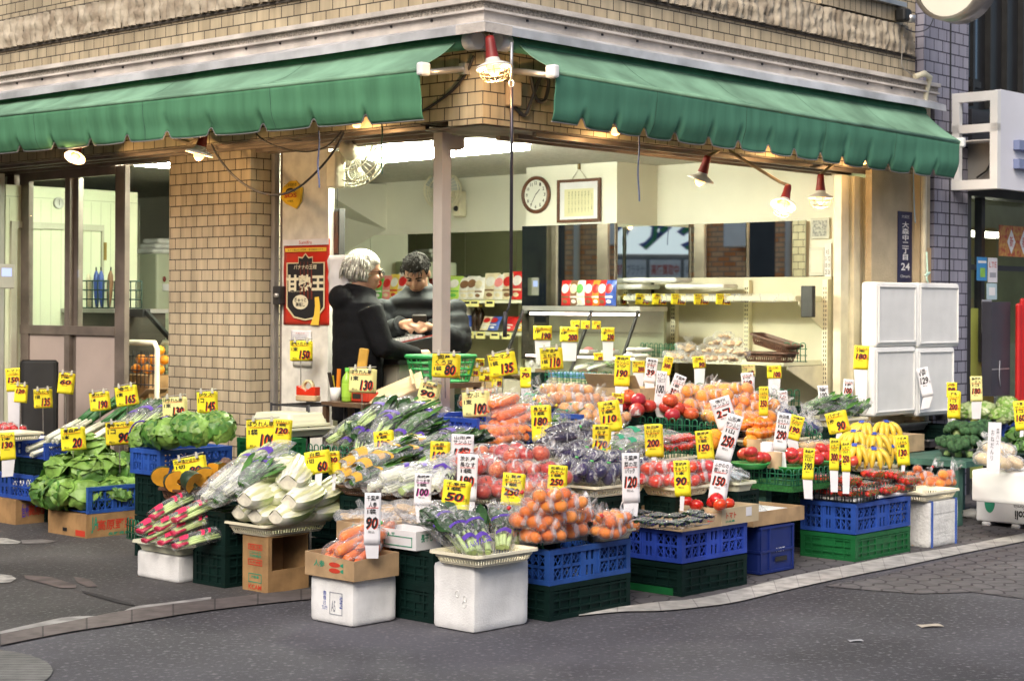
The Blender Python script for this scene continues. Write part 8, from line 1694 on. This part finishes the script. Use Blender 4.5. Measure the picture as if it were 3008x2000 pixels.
# ------------------------------------------------------------------ the price cards
CD=[(40,1115,44,68,1262,'y','トマト/一山','','150','yellow card at the left edge over the red produce tray',4,'post'),(60,1155,34,52,1300,'y','りんご','','120','small yellow card overlapping the left edge one',-4,'clip'),(125,1170,50,54,1290,'y','にんにく','1袋','135','yellow clip card priced 135 before the black board',2,'clip'),(193,1125,44,60,1265,'y','長ねぎ','1本','60','yellow clip card before the pinkish door panel',-6,'clip'),(291,1178,54,54,1270,'y','泥ねぎ','1本','190','yellow clip card at the tips of the leeks',6,'clip'),(370,1162,60,58,1262,'y','春菊','1束','165','yellow clip card before the open brown carton',8,'clip'),(511,1196,66,60,1300,'p','ほうれん草','1束','130','pale yellow clip card over the round cabbages',2,'clip'),(607,1181,56,62,1300,'y','レタス','1コ','145','yellow clip card before the lower bricks of the pillar',2,'clip'),(350,1272,78,66,1390,'y','春キャベツ','1コ','90','wide yellow card priced 90 among the leafy cabbages',2,'clip'),(213,1288,66,66,1390,'y','青森産','1本','20','yellow card priced 20 on the front leek crate',4,'clip'),(22,1310,44,80,1400,'y','だいこん','1本','130','tall yellow card priced 130 over the white radishes',4,'post'),(770,1276,92,88,1400,'y','ほうれん草','1袋','100','large yellow card priced 100 before the cream trays',0,'clip'),(828,1268,50,74,1380,'y','さやえんどう','1袋','120','yellow card half hidden behind the large 100 card',-4,'stack',None,None,.02),(556,1372,88,58,1455,'y','北海道かぼちゃ','1切','80','yellow card tilted over the pumpkin wedges',10,'clip'),(932,1357,70,66,1470,'y','白菜','1切','60','yellow card priced 60 behind the napa cabbages',8,'stack'),(980,1358,34,66,1440,'y','京菜','','30','narrow yellow card priced 30 beside the 60 card',4,'stack',None,None,.02),(883,1030,62,58,1180,'y','まいたけ','1束','150','yellow clip card on the white panel under the poster',0,'clip',10.9),(1063,1117,74,70,1240,'p','ほうれん草','1束','130','pale yellow clip card before the red tin box',-2,'clip',9.9),(1256,1160,58,80,1260,'p','小松菜','1袋','90','pale yellow clip card hanging on the left wall of the carrot crate',-14,'clip'),(1308,1073,78,68,1170,'y','国産/くろ豆','1袋','80','yellow clip card in front of the corner post',-2,'clip',9.55),(1474,1070,76,66,1165,'y','ピーマン','1袋','135','yellow clip card tilting above the back of the carrot crate',10,'clip',9.9),(1618,1053,62,62,1160,'y','北海道産/玉ねぎ','1袋','110','yellow clip card above the onion bags before the case',4,'clip',10.2),(1396,1186,76,74,1300,'p','かぶ','1束','100','pale yellow clip card on the corner of the carrot crate',3,'clip'),(1589,1242,56,104,1335,'y','長なす','1袋','180','tall yellow card priced 180 before the green beans',3,'stack'),(1594,978,54,42,1060,'y','たまご','1P','190','yellow tag reading 190 at the left of the refrigerated case',0,'post',11.6),(1672,982,54,44,1060,'y','たまご','1P','200','yellow tag reading 200 on the refrigerated case',0,'post',11.6),(1786,982,38,40,1060,'y','もち','1P','230','yellow tag reading 230 at the right of the refrigerated case',0,'post',11.6),(1290,1340,54,88,1440,'y','水菜','1袋','160','tall yellow card priced 160 among the pale greens',-2,'stack'),(1358,1325,66,100,1440,'w','山形産/サンふじ','1袋','','white card without a visible price above the bagged apples',-2,'post'),(1372,1402,60,138,1500,'w','茨城産/長なす','1袋','180','white card priced 180 overlapping another before the apples',-2,'post'),(1242,1437,50,94,1535,'w','長崎産/さつま芋','1袋','100','white card with pink edged 100 beside the wicker tray',-2,'post',None,None,0,'m'),(1336,1464,76,106,1560,'y','千寿菜','1袋','50','tilted yellow card priced 50 behind the pak choi',-6,'stack'),(1094,1523,48,152,1640,'w','千葉産/人参','1袋','90','tall white card priced 90 standing in the carrot carton',-1,'post'),(1128,1305,56,80,1400,'y','春菊','1袋','120','yellow card priced 120 among the bunched greens',6,'stack'),(1505,1436,62,94,1530,'y','佐賀産/ポンカン','1袋','250','tall yellow card priced 250 left of the mandarin pile',-5,'stack'),(1636,1408,54,84,1500,'y','和歌山/みかん','1袋','250','tall yellow card priced 250 behind the mandarin pile',-3,'stack'),(1766,1297,52,100,1400,'y','高知産/なす','1袋','170','tall yellow card priced 170 between the aubergine trays',-1,'stack'),(1853,1403,52,146,1520,'w','千葉産/菜の花','1パック','120','tall white card priced 120 in the printed 特産 carton',1,'post'),(1919,1293,50,96,1390,'y','秋田産/ひらたけ','1パック','200','tall yellow card priced 200 at the small tomato packs',3,'stack'),(2068,1307,46,86,1400,'y','静岡産/ちゃ','1袋','150','yellow card priced 150 right of the small tomato packs',6,'stack'),(2002,1404,44,104,1500,'y','宮崎産/きゅうり','1本','90','tall yellow card priced 90 before the bagged tomatoes',3,'stack'),(2113,1412,50,118,1500,'w','ふかのの/銀しゃり','','150','white card priced 150 leaning over the loose tomatoes',-9,'stack'),(2142,1285,48,140,1395,'w','山形産/サンふじ','1山','250','white card priced 250 leaning left beside the single oranges',-16,'post'),(2126,1212,60,92,1320,'w','信州/サンふじ','2コ','','white card leaning right behind the slanted 250 card',18,'post'),(2243,1178,27,86,1280,'y','愛媛産/いよかん','1山','350','narrow yellow card priced 350 right of the orange heap',0,'post'),(1828,1089,46,90,1200,'y','青森産/サンふじ','1ツ','190','tall yellow card priced 190 above the loose apples',-2,'post'),(1790,1222,58,90,1330,'y','沖縄/オクラ','1袋','110','yellow card priced 110 leaning before the okra',9,'stack'),(1912,1088,34,72,1190,'w','鹿児島/はるか','1コ','39','white card priced 39 behind the loose apples',-7,'post'),(1940,1143,30,106,1225,'w','トワイ/フルーツ','','100','white card priced 100 standing over the loose apples',-5,'post',None,None,0,'k'),(1960,1074,28,54,1180,'y','三重県/ごぼう','','300','yellow card priced 300 leaning beside the white 39 card',-12,'post'),(1983,1146,36,96,1215,'w','千葉産/いちじく','1袋','350','white card priced 350 leaning far left by the orange heap',-22,'post'),(2100,1143,34,44,1215,'w','福岡産/玉ねぎ','1ケ','','small white card leaning over the orange heap',-14,'post'),(2197,1128,36,66,1205,'w','けやき','1つ','109','grey shaded white card priced 109 behind the orange heap',6,'post'),(2199,1088,40,36,1180,'p','コーヤー','1本','','pale yellow note hung above the 109 card',4,'post',11.7),(2274,1092,42,38,1160,'y','みつば','1束','100','yellow tag priced 100 hung under the lower gondola shelf',2,'post',11.7),(2054,1064,38,34,1130,'y','生姜','','90','yellow note hung under the middle of the lower gondola shelf',4,'post',11.7),(2297,1268,40,112,1375,'w','秋田県/おうりん','1山','290','white card priced 290 leaning before the persimmon trays',-8,'post'),(2336,1256,40,72,1345,'y','沖縄産/ブルー','1パック','190','yellow card priced 190 leaning before the grape bags',-14,'post'),(2375,1362,33,92,1465,'y','青森産/ひめりんご','1山','390','narrow yellow card priced 390 before the apple plates',-3,'post',None,None,0,'k'),(2451,1334,28,94,1445,'y','栃木産/いちご','1パック','300','narrow yellow card priced 300 left of the bananas',-1,'post'),(2485,1340,26,90,1450,'y','栃木産/いちご','1パック','250','narrow yellow card priced 250 touching the bananas',1,'post'),(2458,1240,58,62,1335,'y','バナナ','1房','90','yellow card priced 90 turned above the banana bunches',14,'stack'),(2530,1050,44,70,1180,'y','クレソン','1束','180','yellow card priced 180 before the folded shutter',-3,'post'),(2664,1100,30,72,1175,'y','大葉','1束','70','yellow card priced 70 in front of the standing panels',-1,'post'),(2717,1122,34,86,1200,'w','2束','1P','129','grey shaded white card leaning before the standing panels',12,'post',None,None,0,'k'),(2801,1188,34,80,1275,'y','群馬/ブロッコリ','1コ','200','tall yellow card priced 200 behind the broccoli',-1,'stack'),(2796,1145,30,44,1262,'y','白菜','1コ','98','small yellow card rising behind the 200 card',0,'post',None,None,.0),(2651,1322,34,86,1415,'y','愛媛産/いよかん','1袋','130','tall yellow card priced 130 right of the bananas',4,'stack'),(2419,1163,30,62,1235,'w','もやし','1袋','100','white card priced 100 at the left of the sprouts',4,'post',None,None,0,'k'),(2491,1150,30,72,1235,'w','かいわれ','1P','100','white card with red edged 100 over the sprouts',-4,'post'),(2868,1142,34,74,1230,'p','静岡産/レタス','1コ','180','pale card rising behind the wrapped cabbages',2,'post'),(2998,1220,36,86,1320,'y','千葉/サニー','1コ','160','yellow card cut off at the right edge of the display',6,'stack'),(1391,1089,34,30,1165,'y','椎茸','1P','98','small yellow tag behind the green basket right of the post',0,'clip',10.6),(1424,1103,34,32,1170,'y','ねぎ','1束','30','dim yellow tag reading 30 behind the carrot crate',0,'clip',10.6),(1460,1119,32,34,1175,'y','らーめん','','80','yellow tag low behind the tilted 135 card',0,'clip',10.5),(1410,1064,26,22,1130,'y','もやし','','50','tiny yellow tag on the lowest wall shelf',0,'hang',11.4),(1544,1109,32,60,1190,'y','豆','','70','yellow card half behind the upright carton flap',0,'post',10.2),(1876,1077,36,34,1150,'y','新ごぼう','','200','dim yellow tag behind the 190 apple card',0,'post',10.9),(1690,953,26,24,1000,'y','サラダ','','80','left tiny yellow tag inside the refrigerated case',0,'hang',12.6),(1720,954,26,24,1000,'y','ハム','','95','middle tiny yellow tag inside the refrigerated case',0,'hang',12.6),(1752,955,26,24,1000,'y','卵焼','','75','right tiny yellow tag inside the refrigerated case',0,'hang',12.6),(1758,1047,28,22,1080,'y','とうふ','','60','tiny yellow tag at the foot of the refrigerated case',0,'hang',12.2),(2300,1175,28,56,1230,'w','たまねぎ','1山','','grey shaded white card right of the narrow 350 card',3,'post'),(1815,1170,36,30,1240,'y','玉ねぎ','','90','small yellow tag over the onion crate edge',-4,'post'),]
for c in CD:
 px,py,w,h,pyb,col,nm,un,pr_,lb,roll,kind=c[:12];Y=c[12]if len(c)>12 else None;dz=c[14]if len(c)>14 else 0;ink=c[15]if len(c)>15 else 'r'
 pcard(px,py,w,h,pyb,col,nm,un,pr_ or ' ',lb,roll,kind,Y,None,dz,ink)if pr_ else pcard(px,py,w,h,pyb,col,nm,'',un or '1山',lb,roll,kind,Y,None,dz,ink)
# cards hung on the gondola's top shelf
for px,nm,un,p_,lb in((1819,'なめこ','1','90','leftmost yellow tag on the upper gondola shelf edge'),(1888,'えのき','1','70','yellow tag reading 70 on the upper gondola shelf edge'),(1937,'舞茸','1パック','150','yellow tag reading 150 on the upper gondola shelf edge'),(1993,'エリンギ','1パック','100','left one of the three 100 tags on the upper gondola shelf'),(2060,'本しめじ','1パック','100','middle one of the three 100 tags on the upper gondola shelf'),(2125,'生しいたけ','1パック','100','right one of the three 100 tags on the upper gondola shelf')):
 p=pL(px,879,3.54);pcard(px,879,52,32,862,'y',nm,un,p_,lb,random.uniform(-3,3),'hang',p.y,.6,0)
# tall white sign at the right
p=gz(2917,1390,.45);t=thing('sign_card','tall plain white card hand written おねだん at the right table','sign card',fr(p,.0,0,R(2)));k=p.y/F;w,h=38*k,150*k
mb=MB();mb.bx((-w/2,0,0),(w/2,.003,h));part('card',mb,WCARD,t);mb=MB();mb.text('お\nね\nだ\nん\nリ',Matrix.Translation((-w*.15,-.0015,h*.55)),w*.26,h*.6,0);mb.text('菜\nハ\nス',Matrix.Translation((w*.24,-.0015,h*.72)),w*.22,h*.32,0);part('lettering',mb,INK,t)
# ------------------------------------------------------------------ people
def remesh(o,v):
 m=o.modifiers.new('remesh','REMESH');m.mode='VOXEL';m.voxel_size=v;m.use_smooth_shade=True;s=o.modifiers.new('smooth','SMOOTH');s.iterations=3;s.factor=.5
def sect(mb,rows,n=20):
 vs=[V((rx*math.cos(2*math.pi*k/n),cy+ry*math.sin(2*math.pi*k/n),z))for z,rx,ry,cy in rows for k in range(n)];L_=len(rows)
 mb.add(vs,[(j*n+k,j*n+(k+1)%n,(j+1)*n+(k+1)%n,(j+1)*n+k)for j in range(L_-1)for k in range(n)]+[tuple(range(n-1,-1,-1)),tuple(range((L_-1)*n,L_*n))],0,True)
def hand(mb,w,d,up,side,curl=.9,L_=.085):
 w,d,up=V(w),V(d).normalized(),V(up).normalized();s=d.cross(up).normalized()*side;mb.tube([w-d*.02,w+d*.02,w+d*.075],[.026,.034,.036],0,10)
 for k in range(4):
  b=w+d*.078+s*(.028-.0185*k);ln=L_*(.92,1,.94,.76)[k];p1=b+(d*math.cos(curl*.4)-up*math.sin(curl*.4))*ln*.45;p2=p1+(d*math.cos(curl)-up*math.sin(curl))*ln*.33;p3=p2+(d*math.cos(curl*1.5)-up*math.sin(curl*1.5))*ln*.25;mb.tube([b-d*.02,b,p1,p2,p3],[.010,.0098,.0092,.0086,.007],0,8)
 b=w+d*.02+s*.03;mb.tube([b-s*.01,b+s*.014+d*.02-up*.01,b+s*.016+d*.055-up*.024,b+s*.004+d*.078-up*.03],[.013,.013,.011,.008],0,8)
def person(label,T,Ht,coat,trous,hairm,armL,armR,pitch,turn,hairfn,ridge,wide=1.,hood=False,hands=(.9,.9)):
 t=thing('person',label,'person',T);k=Ht/1.72;sh=1.42*k
 HT=Matrix.Translation((0,-.02,1.50*k))@Matrix.Rotation(turn,4,'Z')@Matrix.Rotation(pitch,4,'X')@Matrix.Translation((0,-.012,.105))
 b=MB();sect(b,[(.80*k,.15,.10,0),(.95*k,.15,.105,0),(1.1*k,.13,.095,0),(1.3*k,.165,.11,0),(1.42*k,.16,.08,0),(1.47*k,.07,.06,0)]);b.tube([(0,.01,1.42*k),(0,-.015,1.56*k)],[.06,.052],0,12)
 for sx in(-1,1):b.tube([(sx*.09,0,.86*k),(sx*.10,-.01,.48*k),(sx*.10,.01,.10)],[.085,.055,.042],0,12);b.ell((sx*.10,-.06,.035),(.045,.13,.04),0,12,8)
 for A,sx in((armL,-1),(armR,1)):
  b.tube([(sx*.17,0,sh-.03),A[0],A[1]],[.05,.042,.028],0,10);hand(b,A[1],A[2],A[3],sx*A[4],hands[0 if sx<0 else 1])
 b.T=HT;b.ell((0,.008,.03),(.077,.096,.088),0,18,14);b.ell((0,-.018,-.042),(.058,.074,.072),0,16,12);b.ell((0,-.035,-.09),(.034,.036,.026),0,12,8)
 b.tube([(0,-.086,.022),(0,-.104,-.012),(0,-.094,-.020)],[.010,.016,.012],0,8);b.ell((0,-.078,.030),(.052,.018,.011),0,12,6);b.ell((0,-.084,-.052),(.025,.012,.009),0,10,6)
 for sx in(-1,1):b.ell((sx*.044,-.066,-.022),(.022,.022,.022),0,10,8);b.ell((sx*.079,.008,-.002),(.010,.021,.033),0,10,8)
 b.T=None;o=part('body',b,SKIN,t);remesh(o,.0075)
 for sx in(-1,1):
  m=MB();m.ell((sx*.031,-.083,.012),(.015,.006,.0055),0,10,6);part('eye',m,INK,t,HT);m=MB();m.tube([(sx*.014,-.094,.032),(sx*.034,-.091,.037),(sx*.052,-.078,.031)],[.0045,.005,.003],0,6);part('eyebrow',m,hairm,t,HT)
 m=MB();m.ell((0,-.096,-.0525),(.021,.004,.0022),0,10,6);part('mouth',m,M('lip',(.25,.09,.06),.5,.1,9),t,HT)
 m=MB();hairfn(m);part('hair',m,hairm,t,HT)
 c=MB();R_=lambda z,a:a*(1+ridge*abs(math.sin(z*34))**.6-ridge)
 rows=[]
 z=.70*k
 while z<sh+.02:f=(z-.70*k)/(sh-.70*k);a=(.205-.01*math.sin(f*3))*wide;rows.append((z,R_(z,a if f<.86 else a*(1-.8*(f-.86)**1.1)),R_(z,.15*wide),0));z+=.02
 rows.append((sh+.045,.12*wide,.095,.0));rows.append((sh+.085,.085,.075,-.01));sect(c,rows)
 for A,sx in((armL,-1),(armR,1)):
  pts=[];rs=[]
  for i in range(19):
   f=i/18;p=V((sx*.17*wide,0,sh-.035)).lerp(V(A[0]),f*2)if f<.5 else V(A[0]).lerp(V(A[1])-V(A[2]).normalized()*.01,f*2-1);pts.append(p);rs.append((.082-.034*f)*wide*(1+ridge*abs(math.sin(f*20))**.6))
  c.tube(pts,rs,0,14)
 c.tube([(.075*math.cos(a*.524),-.012+.078*math.sin(a*.524),sh+.075+.02*math.sin(a*.524))for a in range(13)],.028 if hood else .022,0,8)
 if hood:c.ell((0,.12,sh+.03),(.13,.06,.08),0,14,10)
 o=part('jacket',c,coat,t);remesh(o,.010)
 l=MB();sect(l,[(.78*k,.175,.13,0),(.92*k,.17,.125,0)])
 for sx in(-1,1):l.tube([(sx*.09,0,.88*k),(sx*.10,-.01,.48*k),(sx*.105,.01,.07)],[.105,.08,.07],0,14)
 o=part('trousers',l,trous,t);remesh(o,.012)
 for sx in(-1,1):m=MB();m.ell((sx*.105,-.06,.04),(.055,.14,.045),0,14,8);part('shoe',m,BLACK,t)
 return t,HT
def short_hair(m):
 m.ell((0,.016,.052),(.087,.112,.086),0,28,20,None,lambda d:(1+.04*noise.noise(d*9))*(1 if d.y>-.5 or d.z>.18 else .80))
 rnd=random.Random(9)
 for i in range(170):
  a=rnd.uniform(0,6.28);th=rnd.uniform(.0,1.35 if math.sin(a)<-.3 else 1.8);d=V((math.sin(th)*math.cos(a),math.sin(th)*math.sin(a),math.cos(th)));q=V((d.x*.086,.016+d.y*.111,.052+d.z*.085));m.tube([q,q+V((d.x*.008+rnd.uniform(-.006,.006),d.y*.008-.014,d.z*.010)),q+V((d.x*.010+rnd.uniform(-.01,.01),d.y*.012-.028,d.z*.010-.012))],[.005,.004,.0012],0,4)
def bushy_hair(m):
 m.ell((0,.03,.035),(.105,.118,.112),0,26,18,None,lambda d:(1+.07*noise.noise(d*5)+.04*noise.noise(V((d.x*16,d.y*16,d.z*4))))*(1 if d.y>-.35 or d.z>.2 else .84))
 rnd=random.Random(4)
 for i in range(240):
  a=rnd.uniform(-.3,math.pi+.3);th=rnd.uniform(.1,1.9);d=V((math.sin(th)*math.cos(a),math.sin(th)*math.sin(a),math.cos(th)));p=V((d.x*.104,.03+d.y*.116,.035+d.z*.11));w_=rnd.uniform(-.014,.014);m.tube([p,p+V((d.x*.016+w_,d.y*.014,-.02)),p+V((d.x*.020+w_*1.5,d.y*.018,-.06))],[.006,.005,.0015],0,4)
p=at(1232,900,11.3);yw=math.atan2(-p.x,p.y)
person('person in a charcoal down jacket counting money behind the till',Matrix.Translation((p.x,p.y,.012))@Matrix.Rotation(yw-.10,4,'Z'),1.75,COATG,JEANS,HAIRB,((-.27,-.10,1.17),(-.07,-.31,1.285),(.75,-.45,.05),(.0,-.3,1),-1),((.27,-.10,1.17),(.09,-.31,1.27),(-.75,-.40,.08),(.0,-.4,1),-1),R(36),-.12,short_hair,.25,1.12)
m=MB();m.rbox((-.045,-.012,-.03),(.045,.012,.03),.008);q=at(1232,938,10.96);solo('wallet',m,M('dark_wallet',(.03,.02,.018),.5,.2,9),'dark wallet held open in both hands behind the till','wallet',fr(q,0,.3))
p=at(1052,900,10.75)
_,HT=person('person with bushy white hair in a black hooded coat beside the white panel',Matrix.Translation((p.x,p.y,.012))@Matrix.Rotation(R(118),4,'Z'),1.72,COATB,JEANS,HAIRW,((-.25,-.06,1.15),(-.15,-.34,1.10),(.2,-1,.0),(0,-.1,1),-1),((.24,-.06,1.15),(.16,-.36,1.13),(-.1,-1,.1),(0,-.1,1),-1),R(8),R(-12),bushy_hair,.03,1.02,True)
m=MB();m.bar((.0,-.12,.02),(.07,-.1,.02),.003);m.bar((.07,-.10,.02),(.08,.0,.012),.003);m.bar((-.07,-.10,.02),(-.08,0,.012),.003)
[m.tube([(sx*.034+.022*math.cos(a*.524),-.104,.01+.018*math.sin(a*.524))for a in range(13)],.0018,0,4)for sx in(-1,1)];part('glasses',m,INK,_,HT)
m=MB();m.rbox((-.03,-.01,-.08),(.03,.01,.08),.012);q=at(1065,1062,10.45);solo('glove',m,M('mustard_cloth',(.55,.32,.05),.7,.2,9),'mustard cloth tucked at the hip of the white haired person','cloth',fr(q,.3,0,R(8)))
